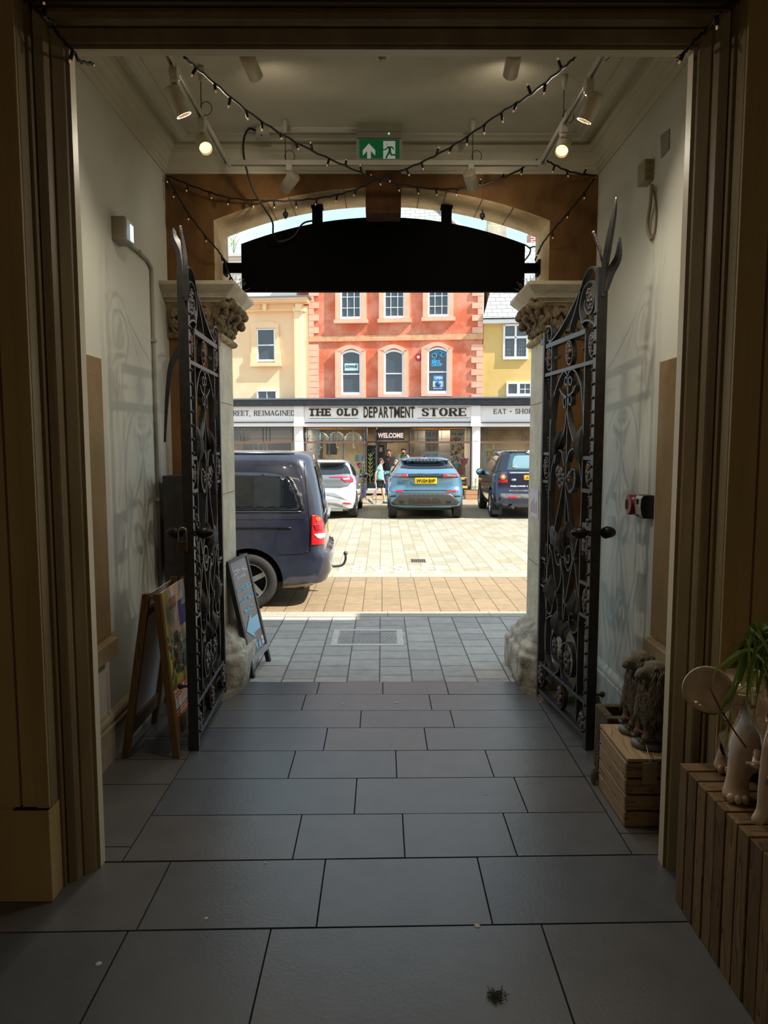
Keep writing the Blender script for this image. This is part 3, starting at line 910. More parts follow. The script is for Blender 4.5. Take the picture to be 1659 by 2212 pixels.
    # knots where the bars cross
    for k, x, y in (('B', 310, 1122), ('B', 660, 1282), ('B', 390, 1812), ('B', 520, 1922), ('B', 470, 1340), ('B', 480, 1420), ('D', 392, 1450)):
        c = gp(k, (x, y))[0]; b = B(); b.obox(W(c), (d + U * .5) * .012, n * .026, (U - d * .5) * .02); b.build('collar', IRON, t, bevel=.003)
    # lock, knobs
    q = gp('B', (785, 750), (910, 1215)); cu = (q[0][0] + q[1][0]) / 2; cz = (q[0][1] + q[1][1]) / 2
    b = B(); b.obox(W((cu, cz)), d * abs(q[1][0] - q[0][0]) * sc / 2, n * .02, U * abs(q[0][1] - q[1][1]) / 2)
    lp = b.build('lock_plate', IRONF, t, bevel=.003)
    b = B()
    for k in range(12):
        x = random.uniform(-.035, .035); z = random.uniform(-.12, .12)
        b.tube([W((cu + x + cos(a) * .014, cz + z + sin(a) * .02), -.021) for a in [i * .6 for i in range(9)]], .004, 5)
    b.build('lock_ornament', IRONF, lp)
    kz = gp('D', (610, 515))[0][1]; ku = GW - .04
    b = B(); b.tube([W((ku, kz), -.10), W((ku, kz), .10)], .011, 8)
    sp_ = b.build('spindle', IRON, t)
    for s in (-1, 1):
        b = B(); b.lathe([(.012, .03), (.02, .05), (.036, .065), (.044, .085), (.036, .115), (.02, .14), (.002, .15)], W((ku, kz)), 6, n * s)
        b.build('knob', M('gate_knob_iron', (40, 36, 36), .35, .5), sp_)
    b = B(); zz = .36 if side > 0 else .42
    b.tube([W((GW - .02, zz), .02), W((GW - .02, zz), .075)], .008, 8); b.ball(W((GW - .02, zz), .08), (.02, .02, .02))
    b.build('stop_knob', IRON, t)
    # iron foliage springing from the top of the meeting stile
    def blade(pts, wd, mat=IRON):
        sp = smoothpath(pts, 6); b = B(); k = len(sp); rr = []
        for i, p in enumerate(sp):
            tt = (sp[min(i + 1, k - 1)] - sp[max(i - 1, 0)]).normalized(); sdv = tt.cross(V((0, 1, 0))).normalized()
            f = i / (k - 1); wv = wd * (sin(pi * min(1, .18 + f * .82)) ** .7 + .02)
            rr.append([p - sdv * wv, p + V((0, -.012, 0)), p + sdv * wv, p + V((0, .01, 0))])
        b.loft(rr, smooth=False); b.build('iron_leaf', mat, t)
    Yt = 4.40
    if side > 0:
        blade([P(1303, 640, Yt), P(1306, 585, Yt), P(1316, 520, Yt - .03), P(1326, 465, Yt - .05), P(1331, 425, Yt - .06)], .022)
        blade([P(1306, 630, Yt), P(1318, 590, Yt), P(1335, 556, Yt - .05), P(1339, 512, Yt - .08)], .027)
        b = B(); b.tube([P(1302, 570, Yt + .05), P(1294, 535, Yt + .07), P(1286, 508, Yt + .08)], .007, 6)
        for i in range(9): b.ball(P(1296 - i * 1.7, 540 - i * 4.6, Yt + .07), (.011, .011, .014), 6, 5)
        b.build('wheat_ear', IRONF, t)
    else:
        blade([P(402, 640, Yt), P(396, 590, Yt), P(390, 545, Yt + .02), P(377, 515, Yt + .03), P(374, 492, Yt + .04)], .032)
        blade([P(403, 650, Yt), P(399, 590, Yt), P(396, 540, Yt + .02), P(391, 495, Yt + .04)], .022)
        b = B(); b.tube([P(400, 590, Yt + .05), P(396, 540, Yt + .05), P(390, 488, Yt + .05)], .007, 6)
        for i in range(9): b.ball(P(396 - i * .8, 530 - i * 4.8, Yt + .05), (.011, .011, .014), 6, 5)
        b.build('wheat_ear', IRONF, t)
        b = B(); pts = smoothpath([P(402, 740, 4.45), P(386, 758, 4.5), P(370, 790, 4.6), P(362, 850, 4.75), P(358, 915, 4.85), P(356, 955, 4.9)], 5)
        b.ribbon(pts, (0, 1, 0), .05, .03, lambda f: 1 - .8 * f); b.build('iron_leaf', IRON, t)
    return t, W, n, d, ku, kz


def gp_v(k, pts): return [V((x[0], x[1], 0)) for x in gp(k, *pts)]


GATE_L = make_gate(-1)
GATE_R = make_gate(1)


def links(t, pts, L, r):
    """chain links along a path, alternately turned"""
    for i, (p, ax) in enumerate(pts):
        s = ax.orthogonal().normalized(); s2 = ax.cross(s)
        e = s if i % 2 else s2
        ring = [p + ax * cos(a) * L * .62 + e * sin(a) * L * .36 for a in [2 * pi * j / 14 for j in range(14)]]
        b = B(); b.tube(ring, r, 6, closed=True); b.build('link', M('chain_steel', (92, 92, 94), .35, .7), t)


_, W_, n_, d_, ku_, kz_ = GATE_L
c0 = W_((ku_ - .075, kz_ + .07), -.0)
t = thing('chain', 'heavy steel chain hanging down the lock side of the left gate', 'chain', c0)
links(t, [(W_((ku_ - .06, kz_ + .09 - i * .044), -.028 - .008 * sin(i)), V((.1 * sin(i * 2), .1 * cos(i), -1)).normalized()) for i in range(12)], .036, .007)
pp = P(395, 1175, 4.38)
t = thing('padlock', 'large brass padlock hanging behind the left gate knob', 'padlock', pp)
b = B(); b.box(pp.x - .03, pp.y - .016, pp.z - .05, pp.x + .03, pp.y + .018, pp.z + .02); b.build('body', M('brass_worn', (92, 78, 52), .4, .7), t, bevel=.006)
b = B(); b.tube([pp + V((-.024, 0, .01))] + [pp + V((-.024 * cos(a), 0, .075 + .026 * sin(a))) for a in [pi * i / 8 for i in range(9)]] + [pp + V((.024, 0, .01))], .007, 8)
b.build('shackle', M('steel_bright', (150, 150, 150), .3, .9), t)
# ================================================================ buildings across the square
FP0 = V((0, 28.0, 0)); NF = V((-.1, -1, 0)).normalized(); UF = V((1, -.1, 0)).normalized(); ZU = V((0, 0, 1))


def FR(px, py, off=0.0): return PL(px, py, FP0 + NF * off, NF)


def frect(x0, y0, x1, y1, off=0.0):
    yc = (y0 + y1) / 2; xc = (x0 + x1) / 2
    a, c = FR(x0, yc, off), FR(x1, yc, off)
    return a, c, FR(xc, y1, off).z, FR(xc, y0, off).z


def fb(b, x0, y0, x1, y1, o0, o1):
    """box on the facade: photo rectangle at its front, offsets back and front"""
    a, c, z0, z1 = frect(x0, y0, x1, y1, o1)
    bk = NF * (o0 - o1)
    lo = [V((a.x, a.y, z0)), V((c.x, c.y, z0)), V((c.x, c.y, z0)) + bk, V((a.x, a.y, z0)) + bk]
    b.hexa(lo, [p + ZU * (z1 - z0) for p in lo])


def fpoly(b, pts, o0, o1):
    q = [FR(x, y, o1) for x, y in pts]; b.prism(q, NF * (o0 - o1))


def ftube(b, pts, r, off, n=5): b.tube([FR(x, y, off) for x, y in pts], r, n)


def brick_xz(name, c1, c2, cm, bw, bh, mortar=.012, rough=.8, swap=False, off=.5):
    if name in MATS: return MATS[name]
    m = bpy.data.materials.new(name); m.use_nodes = True
    nt = m.node_tree; N = nt.nodes; L = nt.links; p = N['Principled BSDF']; p.inputs['Roughness'].default_value = rough
    g = N.new('ShaderNodeNewGeometry'); s = N.new('ShaderNodeSeparateXYZ'); c = N.new('ShaderNodeCombineXYZ')
    L.new(g.outputs['Position'], s.inputs[0]); L.new(s.outputs['X'], c.inputs['X']); L.new(s.outputs['Z'], c.inputs['Y'])
    br = N.new('ShaderNodeTexBrick'); L.new(c.outputs[0], br.inputs['Vector']); br.inputs['Scale'].default_value = 1
    br.inputs['Brick Width'].default_value = bw; br.inputs['Row Height'].default_value = bh; br.inputs['Mortar Size'].default_value = mortar
    br.inputs['Color1'].default_value = rgb(c1); br.inputs['Color2'].default_value = rgb(c2); br.inputs['Mortar'].default_value = rgb(cm); br.offset = off
    L.new(br.outputs['Color'], p.inputs['Base Color'])
    MATS[name] = m
    return m


SLATE = brick_xz('pale_slate', (180, 186, 186), (158, 164, 164), (112, 118, 120), .38, .17, .012)
WHITEF = M('white_sash', (238, 238, 240), .4)
PANE = M('window_pane', (62, 70, 78), .06, spec=.9)
ORANGE = M('orange_stucco', (208, 108, 76), .85, col2=(224, 148, 122), scale=1.3, amt=1, bump=.3, bscale=8, lo=.42, hi=.62)
SALMON = M('salmon_dressing', (240, 190, 164), .85, col2=(230, 170, 142), scale=2.5, lo=.3, hi=.7)
PEACH = M('peach_render', (246, 212, 172), .85, col2=(240, 202, 160), scale=1.5)
PEACHL = M('peach_trim', (244, 216, 176), .8)
YELLOW = M('yellow_render', (220, 186, 118), .85, col2=(210, 174, 102), scale=1.2)
LEAD = M('grey_lead', (120, 126, 136), .5, .2)
SHOPW = M('shopfront_paint', (242, 234, 233), .5)
SHOPD = M('shopfront_black', (44, 44, 50), .45, col2=(58, 60, 66), scale=6)
LETTER = M('sign_letter_black', (30, 32, 36), .5)
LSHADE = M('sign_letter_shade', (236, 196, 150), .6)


def sash(par, x0, y0, x1, y1, cols=0, rows=0, mid=True, off=.03, arch=0.0, fw=3.2):
    """window frame with its pane as sub-part"""
    b = B()
    fb(b, x0, y0, x0 + fw, y1, off - .05, off + .05); fb(b, x1 - fw, y0, x1, y1, off - .05, off + .05)
    if arch:
        xm = (x0 + x1) / 2
        pts = [(x0 + (x1 - x0) * i / 8, y0 - arch * sin(pi * i / 8)) for i in range(9)]
        for p, q in zip(pts, pts[1:]): fpoly(b, [p, q, (q[0], q[1] + fw + 1), (p[0], p[1] + fw + 1)], off - .05, off + .05)
    else: fb(b, x0, y0, x1, y0 + fw, off - .05, off + .05)
    fb(b, x0, y1 - fw - 2, x1, y1, off - .05, off + .06)
    if mid: fb(b, x0 + fw, (y0 + y1) / 2 - 1.2, x1 - fw, (y0 + y1) / 2 + 1.2, off - .04, off + .045)
    for i in range(1, cols): x = x0 + (x1 - x0) * i / cols; fb(b, x - .6, y0 + fw, x + .6, y1 - fw, off - .03, off + .03)
    for i in range(1, rows): y = y0 + (y1 - y0) * i / rows; fb(b, x0 + fw, y - .6, x1 - fw, y + .6, off - .03, off + .03)
    f = b.build('window', WHITEF, par)
    b = B()
    if arch:
        fpoly(b, [(x0 + 1, y1 - 2)] + [(x0 + 1 + (x1 - x0 - 2) * i / 8, y0 + 1 - arch * sin(pi * i / 8)) for i in range(9)] + [(x1 - 1, y1 - 2)], off - .03, off - .0)
    else: fb(b, x0 + 1, y0 + 1, x1 - 1, y1 - 1, off - .03, off)
    b.build('pane', PANE, f)
    return f


def surround(par, xo0, yo0, xo1, yo1, xi0, yi0, xi1, yi1, mat, off=.12, arch=0.0, name='window_surround'):
    b = B()
    fb(b, xo0, yo0, xi0, yo1, -.05, off); fb(b, xi1, yo0, xo1, yo1, -.05, off)
    if arch:
        n = 10
        for i in range(n):
            t0, t1 = i / n, (i + 1) / n
            fpoly(b, [(xo0 + (xo1 - xo0) * t0, yo0 - arch * sin(pi * t0)), (xo0 + (xo1 - xo0) * t1, yo0 - arch * sin(pi * t1)),
                      (xi0 + (xi1 - xi0) * t1, yi0 - arch * .8 * sin(pi * t1)), (xi0 + (xi1 - xi0) * t0, yi0 - arch * .8 * sin(pi * t0))], -.05, off)
    else: fb(b, xi0, yo0, xi1, yi0, -.05, off)
    if yo1 > yi1 + 1: fb(b, xi0, yi1, xi1, yo1, -.05, off)
    return b.build(name, mat, par, bevel=0)


# ---- orange building
og = FR(855, 1062)
t = thing('terraced_building', 'orange stucco building with salmon quoins and arched first floor windows', 'building', (og.x, og.y + 4, 0))
b = B(); fb(b, 666, 540, 1043, 868, -6, 0); b.build('wall', ORANGE, t)
b = B()
zz = FR(855, 545).z
for pts in ([(655, 553), (1056, 549), (918, 428), (800, 428)],):
    pass
e0, e1 = FR(655, 553, .3), FR(1058, 545, .3)
zr = zz + 3.4; inn = -NF * 3.2
r0, r1 = e0 + UF * 4.25 + inn, e1 - UF * 3.0 + inn; r0.z = r1.z = zr
bk0, bk1 = e0 - NF * 6.4, e1 - NF * 6.4
vs = [b.v(p) for p in (e0, e1, bk1, bk0, r0, r1)]
b.f([vs[0], vs[1], vs[5], vs[4]]); b.f([vs[1], vs[2], vs[5]]); b.f([vs[2], vs[3], vs[4], vs[5]]); b.f([vs[3], vs[0], vs[4]]); b.f([vs[3], vs[2], vs[1], vs[0]])
b.build('roof', SLATE, t)
b = B(); b.beam(e1 - NF * .02, r1, .3, .08); b.beam(e0 - NF * .02, r0, .3, .08); b.beam(r0, r1, .3, .08); b.build('hip_tiles', M('hip_stone', (176, 168, 158), .8), t)
# quoins: long and short blocks
for side in (0, 1):
    k = 0; y = 546.0
    while y < 730:
        lng = k % 2 == 0; h = 13.4
        if side == 0: x0, x1 = 667, 688 if lng else 677.5
        else: x0, x1 = (1020 if lng else 1032), 1043.5
        b = B(); fb(b, x0, y, x1, y + h - .7, -.05, .05); b.build('quoin', SALMON, t); y += h; k += 1
    y = 744.0
    while y < 858:
        h = 13.4; lng = k % 2 == 0
        if side == 0: x0, x1 = 667, 688
        else: x0, x1 = (1018 if lng else 1029), 1043.5
        b = B(); fb(b, x0, y, x1, min(y + h - .7, 862), -.05, .05); b.build('quoin', SALMON, t); y += h; k += 1
b = B(); fb(b, 667, 723.5, 1043.5, 735.5, -.05, .07); b.build('string_course', M('weathered_course', (226, 176, 138), .85, col2=(206, 150, 108), scale=5), t)
for x0, x1, yb in ((735, 780, 689), (829.5, 874, 687.5), (924.5, 970, 684)):
    surround(t, x0 - 11, 585, x1 + 10, yb + .5, x0, 594, x1, yb, SALMON)
    sash(t, x0, 594, x1, yb, 3, 4, False)
    b = B(); fb(b, x0 - 14, yb + .5, x1 + 14, yb + 8.5, -.05, .2); b.build('sill', SALMON, t)
WN = []
for x0, x1, yt, yb in ((737, 780, 763, 853), (829.5, 872, 762, 852), (923, 968, 757, 850)):
    surround(t, x0 - 13, yt - 6, x1 + 9, yb + 6, x0, yt, x1, yb, SALMON, arch=12)
    WN.append(sash(t, x0, yt, x1, yb, 0, 0, True, arch=7, fw=3.6))
sg = B(); fb(sg, 744.5, 785, 774, 800.5, .055, .06); s1 = sg.build('window_sign', M('pale_blue_card', (196, 232, 238), .5), WN[0])
b = B(); add_text(b, 'SCHWALBE', FR(759, 791.5, .067), UF, ZU, width=.46, height=.11, ext=.003, bold=.02); b.build('sign_lettering', LETTER, WN[0])
b = B()
for cx, cy in ((938, 768), (957, 766)): b.tube([FR(cx + 5 * cos(a), cy + 5 * sin(a), .06) for a in [i * pi / 8 for i in range(16)]], .016, 5, closed=True)
ftube(b, [(938, 768), (944, 760), (952, 770), (956, 760)], .014, .06); ftube(b, [(944, 760), (954, 759)], .014, .06); ftube(b, [(957, 766), (952, 756), (949, 757)], .014, .06)
ftube(b, [(941, 757), (944, 754), (948, 758), (944, 762), (941, 757)], .014, .06)
add_text(b, 'THE', FR(937.5, 776, .06), UF, ZU, width=.13, height=.05, ext=.003, bold=.02)
add_text(b, 'BIKE', FR(942, 781, .06), UF, ZU, width=.33, height=.12, ext=.003, bold=.04)
add_text(b, 'DROP', FR(944, 788, .06), UF, ZU, width=.41, height=.12, ext=.003, bold=.04)
b.build('bicycle_decal', M('decal_blue', (62, 168, 224), .5), WN[2])
b = B(); fb(b, 936, 811, 958, 822, .055, .06); b.build('open_sign', M('open_sign_blue', (40, 140, 200), .5), WN[2])
b = B(); add_text(b, 'OPEN', FR(947, 816.5, .066), UF, ZU, width=.3, height=.11, ext=.003, bold=.02); b.build('sign_lettering', WHITEF, WN[2])
b = B(); fb(b, 935, 823, 958, 836, .055, .06); b.build('badge_card', M('badge_card', (190, 200, 190), .6), WN[2])
b = B(); b.lathe([(.001, 0), (.11, 0), (.11, .004), (.001, .004)], FR(946.5, 829.5, .065), 16, NF); b.build('badge_disc', M('badge_blue', (44, 92, 168), .5), WN[2])
b = B(); fb(b, 935, 837, 958, 841.5, .055, .06); b.build('service_strip', M('strip_blue', (50, 90, 170), .5), WN[2])
b = B(); add_text(b, 'SERVICE DEPT', FR(946.5, 839.3, .066), UF, ZU, width=.36, height=.05, ext=.002); b.build('sign_lettering', WHITEF, WN[2])
# alarm sounder on the wall
c = FR(904, 772, .0)
t = thing('alarm_sounder', 'round red alarm sounder with white centre on the orange wall', 'alarm', c)
b = B(); b.lathe([(.13, 0), (.13, .05), (.1, .07), (.06, .07)], c, 20, NF); b.build('body', M('alarm_red', (206, 40, 60), .4), t)
b = B(); b.lathe([(.066, .06), (.06, .085), (.001, .09)], c, 16, NF); b.build('dome', WHITEF, t)

# ---- peach building on the left
pg = FR(560, 1062)
t = thing('terraced_building', 'peach rendered building with moulded cornice and corner pilaster, left of the orange one', 'building', (pg.x - 2, pg.y + 4, 0))
b = B(); fb(b, 380, 656, 655, 868, -6, 0); b.build('wall', PEACH, t)
b = B(); fb(b, 380, 552, 640, 654, -6, -.12); b.build('attic_wall', M('white_ashlar', (236, 222, 210), .85), t)
b = B()
for y in (561, 571, 581, 591, 601, 611): fb(b, 440, y, 640, y + .8, -.13, -.105)
for i in range(9): fb(b, 452 + i * 20, 562 + (i % 2) * 10, 452.8 + i * 20, 571 + (i % 2) * 10, -.13, -.105)
b.build('ashlar_joints', M('ashlar_joint', (176, 164, 156), .9), t)
b = B(); fb(b, 380, 547, 644, 553, -6, .08); b.build('coping', M('coping_stone', (208, 200, 192), .85), t)
b = B(); fb(b, 636, 662, 655, 868, -.05, .17); fb(b, 632, 664, 658, 672, -.05, .24); b.build('pilaster', PEACHL, t)
b = B(); fb(b, 655, 660, 667, 868, -6, .02); b.build('return_wall', PEACHL, t)
b = B()
for y0, y1, o in ((643, 648, .52), (648, 653, .46), (653, 656, .36), (656, 670, .13), (670, 673, .2)): fb(b, 380, y0, 664 if o > .3 else 655, y1, -.1, o)
b.build('cornice', PEACH, t)
b = B(); fb(b, 380, 640.5, 668, 643.5, -.3, .56); b.build('lead_flashing', LEAD, t)
for x0, x1 in ((567, 575), (637, 652)):
    b = B(); fpoly(b, [(x0, 655), (x1, 655), (x1 - 1, 671), (x0 + 1, 671)], .1, .3); b.build('bracket', PEACHL, t)
for x0, x1 in ((535, 562), (580, 635)):
    b = B()
    for r in ((x0, 657, x1, 658.2), (x0, 667.5, x1, 668.7), (x0, 657, x0 + 1, 668.7), (x1 - 1, 657, x1, 668.7)): fb(b, *r, .12, .155)
    b.build('frieze_panel', PEACHL, t)
surround(t, 543, 706, 602, 790, 555, 709, 594, 783, PEACH, off=.1)
b = B(); fpoly(b, [(543, 707), (543, 700), (560, 695), (585, 695), (602, 700), (602, 707)], -.02, .11); fb(b, 541, 762, 555, 790, -.02, .13); fb(b, 594, 762, 606, 790, -.02, .13); fb(b, 540, 783, 607, 791, -.02, .16)
b.build('window_apron', PEACH, t)
sash(t, 555, 710, 594, 781, fw=2.5); sash(t, 555, 843, 598, 880, 2, 0, False, fw=2.5)

# ---- yellow building on the right
yg = FR(1110, 1062)
t = thing('terraced_building', 'yellow rendered building with slate roof and leaded windows, right of the orange one', 'building', (yg.x + 2, yg.y + 4, 0))
b = B(); fb(b, 1043.5, 694, 1290, 866, -6, 0); b.build('wall', YELLOW, t)
b = B(); fb(b, 1044, 688, 1290, 696, -.1, .22); b.build('eaves_board', WHITEF, t)
b = B()
z0 = FR(1100, 689).z; a0, a1 = FR(1043.5, 689, .32), FR(1290, 684, .32); a0.z = a1.z = z0
b0, b1 = a0 - NF * 3.3 + UF * .9, a1 - NF * 3.3; b0.z = b1.z = z0 + 3.6
q0, q1 = a0 - NF * 6.6, a1 - NF * 6.6
b.poly([a0, a1, b1, b0]); b.poly([b0, b1, q1, q0]); b.poly([a0, b0, q0]); b.poly([a0, q0, q1, a1]); b.poly([a1, q1, b1])
b.build('roof', SLATE, t)
w = sash(t, 1087, 700, 1141, 776, 0, 0, False, fw=4)
b = B(); fb(b, 1111.5, 703, 1116, 772, .0, .08); fb(b, 1090, 726, 1138, 731, .0, .08); b.build('mullion', WHITEF, w)
b = B()
for X0, X1 in ((1092, 1111), (1117, 1136)):
    for i in range(-3, 6):
        for s in (1, -1):
            xa = X0 + i * 5.2
            pts = [(xa, 705), (xa + s * 17, 726)]
            def clip(p, q):
                (x0, y0), (x1, y1) = p, q; ts = [0, 1]
                lo, hi = 0.0, 1.0; dx = x1 - x0
                for lim, sg_ in ((X0, 1), (X1, -1)):
                    d0 = (x0 - lim) * sg_; d1 = (x1 - lim) * sg_
                    if d0 < 0 and d1 < 0: return None
                    if d0 < 0: lo = max(lo, d0 / (d0 - d1))
                    if d1 < 0: hi = min(hi, d0 / (d0 - d1))
                if hi <= lo: return None
                return [(x0 + dx * lo, y0 + (y1 - y0) * lo), (x0 + dx * hi, y0 + (y1 - y0) * hi)]
            c = clip(*pts)
            if c: ftube(b, c, .006, .04, 4)
    for i in range(1, 4): ftube(b, [(X0 + (X1 - X0) * i / 4, 732), (X0 + (X1 - X0) * i / 4, 771)], .006, .04, 4)
    for i in range(1, 5): ftube(b, [(X0, 732 + 39 * i / 5), (X1, 732 + 39 * i / 5)], .006, .04, 4)
b.build('leading', M('lead_came', (150, 156, 160), .5), w)
w = sash(t, 1094, 825, 1180, 856, 0, 0, False, fw=4); b = B(); fb(b, 1117, 827, 1123, 853, 0, .08); fb(b, 1145, 827, 1150, 853, 0, .08); fb(b, 1124, 840, 1145, 841.4, .0, .05); fb(b, 1133.5, 828, 1135, 852, 0, .05); b.build('mullion', WHITEF, w)
c = FR(1071, 520, -3.6)
b = B(); b.box(c.x - .42, c.y - .4, c.z - 3.5, c.x + .42, c.y + .4, c.z + .55); b.box(c.x - .36, c.y - .36, c.z + .55, c.x + .3, c.y + .36, c.z + 1.0)
b.build('chimney', M('chimney_stone', (212, 196, 160), .9, col2=(168, 164, 158), scale=3), t, bevel=.03)
c = FR(1153, 530, -3.6)
b = B(); b.box(c.x - .22, c.y - .4, c.z - 2.8, c.x + .8, c.y + .4, c.z + .5); b.build('brick_chimney', brick_xz('red_brick', (168, 92, 78), (150, 76, 66), (214, 200, 188), .22, .09, .016), t)
# shrub rooted in the gutter of the peach building
c = FR(505, 547, -.2)
t = thing('roof_weed', 'small green sapling growing from the coping of the peach building', 'plant', c)
b = B()
for k in range(5): b.tube([c, c + V((.1 * sin(k), 0, .3)), c + V((.25 * sin(k * 2.1), .1 * cos(k), .5 + .08 * k))], .008, 4)
b.build('stem', M('weed_stem', (96, 84, 50), .8), t)
b = B(); random.seed(4)
for k in range(60):
    p = c + V((random.gauss(0, .13), random.gauss(0, .1), random.uniform(.15, .95))); s = .055
    d1 = V((random.uniform(-1, 1), random.uniform(-1, 1), random.uniform(-.5, .5))).normalized() * s; d2 = d1.orthogonal().normalized() * s * .5
    b.poly([p, p + d1 + d2, p + d1 * 2, p + d1 - d2])
b.build('leaves', M('weed_leaf', (150, 186, 66), .6), t)
# ================================================================ the shopfront
def stroke(b, pts, conv, stem, thin, ext, n, fixed=None):
    k = len(pts); L, R = [], []
    for i, (x, y) in enumerate(pts):
        x0, y0 = pts[max(i - 1, 0)]; x1, y1 = pts[min(i + 1, k - 1)]
        dx, dy = x1 - x0, y1 - y0; l = sqrt(dx * dx + dy * dy) or 1; dx /= l; dy /= l
        w = (fixed or (thin + (stem - thin) * abs(dy))) / 2
        L.append(conv(x - dy * w, y + dx * w)); R.append(conv(x + dy * w, y - dx * w))
    for i in range(k - 1):
        b.hexa([L[i], L[i + 1], R[i + 1], R[i]], [p + n * ext for p in (L[i], L[i + 1], R[i + 1], R[i])])


def arc(cx, cy, rx, ry, a0, a1, n=10): return [(cx + rx * cos(radians(a0 + (a1 - a0) * i / n)), cy + ry * sin(radians(a0 + (a1 - a0) * i / n))) for i in range(n + 1)]


def glyph(ch, s, t, w):
    h = s / 2; q = t / 2          # returns strokes and serif feet; w is the letter width
    V_ = lambda x, y0=0, y1=1: ([(x, y0), (x, y1)], None)
    H_ = lambda y, x0, x1, f=None: ([(x0, y), (x1, y)], f or t)
    feet = []
    def ft(x, y, l=None): feet.append((x, y, l or s * 1.0))
    S = []
    if ch == 'T': S = [V_(w / 2), H_(1 - q, 0, w)]; ft(w / 2, 0); S += [([(.03, 1), (.03, .8)], .06), ([(w - .03, 1), (w - .03, .8)], .06)]
    elif ch == 'H': S = [V_(h), V_(w - h), H_(.5, h, w - h)]; [ft(x, y) for x in (h, w - h) for y in (0, 1)]
    elif ch == 'E': S = [V_(h), H_(1 - q, h, w), H_(q, h, w), H_(.52, h, w * .75), ([(w - q, 1), (w - q, .76)], t), ([(w - q, 0), (w - q, .26)], t), ([(w * .75, .4), (w * .75, .64)], t)]; ft(h, 0); ft(h, 1)
    elif ch == 'L': S = [V_(h), H_(q, h, w), ([(w - q, 0), (w - q, .28)], t)]; ft(h, 0); ft(h, 1)
    elif ch == 'I': S = [V_(w / 2)]; ft(w / 2, 0); ft(w / 2, 1)
    elif ch == 'O': S = [(arc(w / 2, .5, w / 2 - h, .5 - q, 0, 360, 22), None)]
    elif ch == 'D': S = [V_(h), ([(h, 1 - q)] + arc(w * .42, .5, w * .58 - h, .5 - q, 90, -90, 12) + [(h, q)], None)]
    elif ch == 'P': S = [V_(h), ([(h, 1 - q)] + arc(w * .5, .73, w * .5 - h, .27 - q, 90, -90, 10) + [(h, .46)], None)]; ft(h, 0)
    elif ch == 'R': S = [V_(h), ([(h, 1 - q)] + arc(w * .48, .75, w * .48 - h, .25 - q, 90, -90, 10) + [(h, .5)], None), ([(w * .5, .5), (w - h, 0)], s)]; ft(h, 0); ft(w - h, 0, s * .8)
    elif ch == 'S': S = [(arc(w / 2, .74, w / 2 - h * .8, .26 - q, 30, 270, 12)[:-1] + arc(w / 2, .26, w / 2 - h * .8, .26 - q, 90, -150, 12), None), ([(w - q * 1.4, .66), (w - q * 1.4, .98)], t), ([(q * 1.4, .02), (q * 1.4, .34)], t)]
    elif ch == 'A': S = [([(q, 0), (w / 2, 1)], t), ([(w - h, 0), (w / 2, 1)], s), H_(.32, w * .2, w * .8)]; ft(q, 0, s * .8); ft(w - h, 0, s * .9)
    elif ch == 'M': S = [([(q, 0), (q, 1)], t), V_(w - h), ([(q, 1), (w / 2, .05)], s), ([(w / 2, .05), (w - h, 1)], t)]; ft(q, 0, s * .8); ft(w - h, 0)
    elif ch == 'N': S = [([(q, 0), (q, 1)], t), ([(w - q, 0), (w - q, 1)], t), ([(q, 1), (w - q, 0)], s)]; ft(q, 0, s * .8); ft(w - q, 1, s * .8)
    elif ch == 'G': S = [(arc(w / 2, .5, w / 2 - h, .5 - q, 40, 320, 16), None), ([(w - h, .02), (w - h, .42)], None)]; ft(w - h, .42)
    elif ch == ',': S = [([(h, .12), (h, .0), (q, -.2)], s * .7)]
    elif ch == '*': S = [([(w / 2, .35), (w / 2, .6)], .25)]
    return S, feet


WID = {'I': .42, ',': .3, ' ': .35, '*': .4, 'M': 1.05, 'O': .82, 'D': .82, 'G': .82, 'N': .86, 'H': .88, 'A': .86, 'L': .66, 'E': .68, 'T': .74, 'S': .62, 'P': .68, 'R': .78}


def serif_text(b, txt, c, right, up, width, height, stem=.17, thin=.07, gap=.12, ext=.01, wide=1.0):
    tot = sum(WID[ch] * wide + gap for ch in txt) - gap
    r = V(right).normalized(); u = V(up).normalized(); n = r.cross(u); sx = width / tot; x = 0.0
    o = V(c) - r * width / 2 - u * height / 2
    for ch in txt:
        w = WID[ch] * wide
        if ch != ' ':
            S, feet = glyph(ch, stem, thin, w)
            conv = lambda px, py, x=x: o + r * (x + px) * sx + u * py * height
            for pts, fx in S: stroke(b, pts, conv, stem, thin, ext, n, fx)
            for fx, fy, l in feet:
                y = thin / 2 if fy == 0 else (1 - thin / 2 if fy == 1 else fy)
                stroke(b, [(fx - l / 2 - thin, y), (fx + l / 2 + thin, y)], conv, stem, thin, ext, n, thin)
        x += w + gap


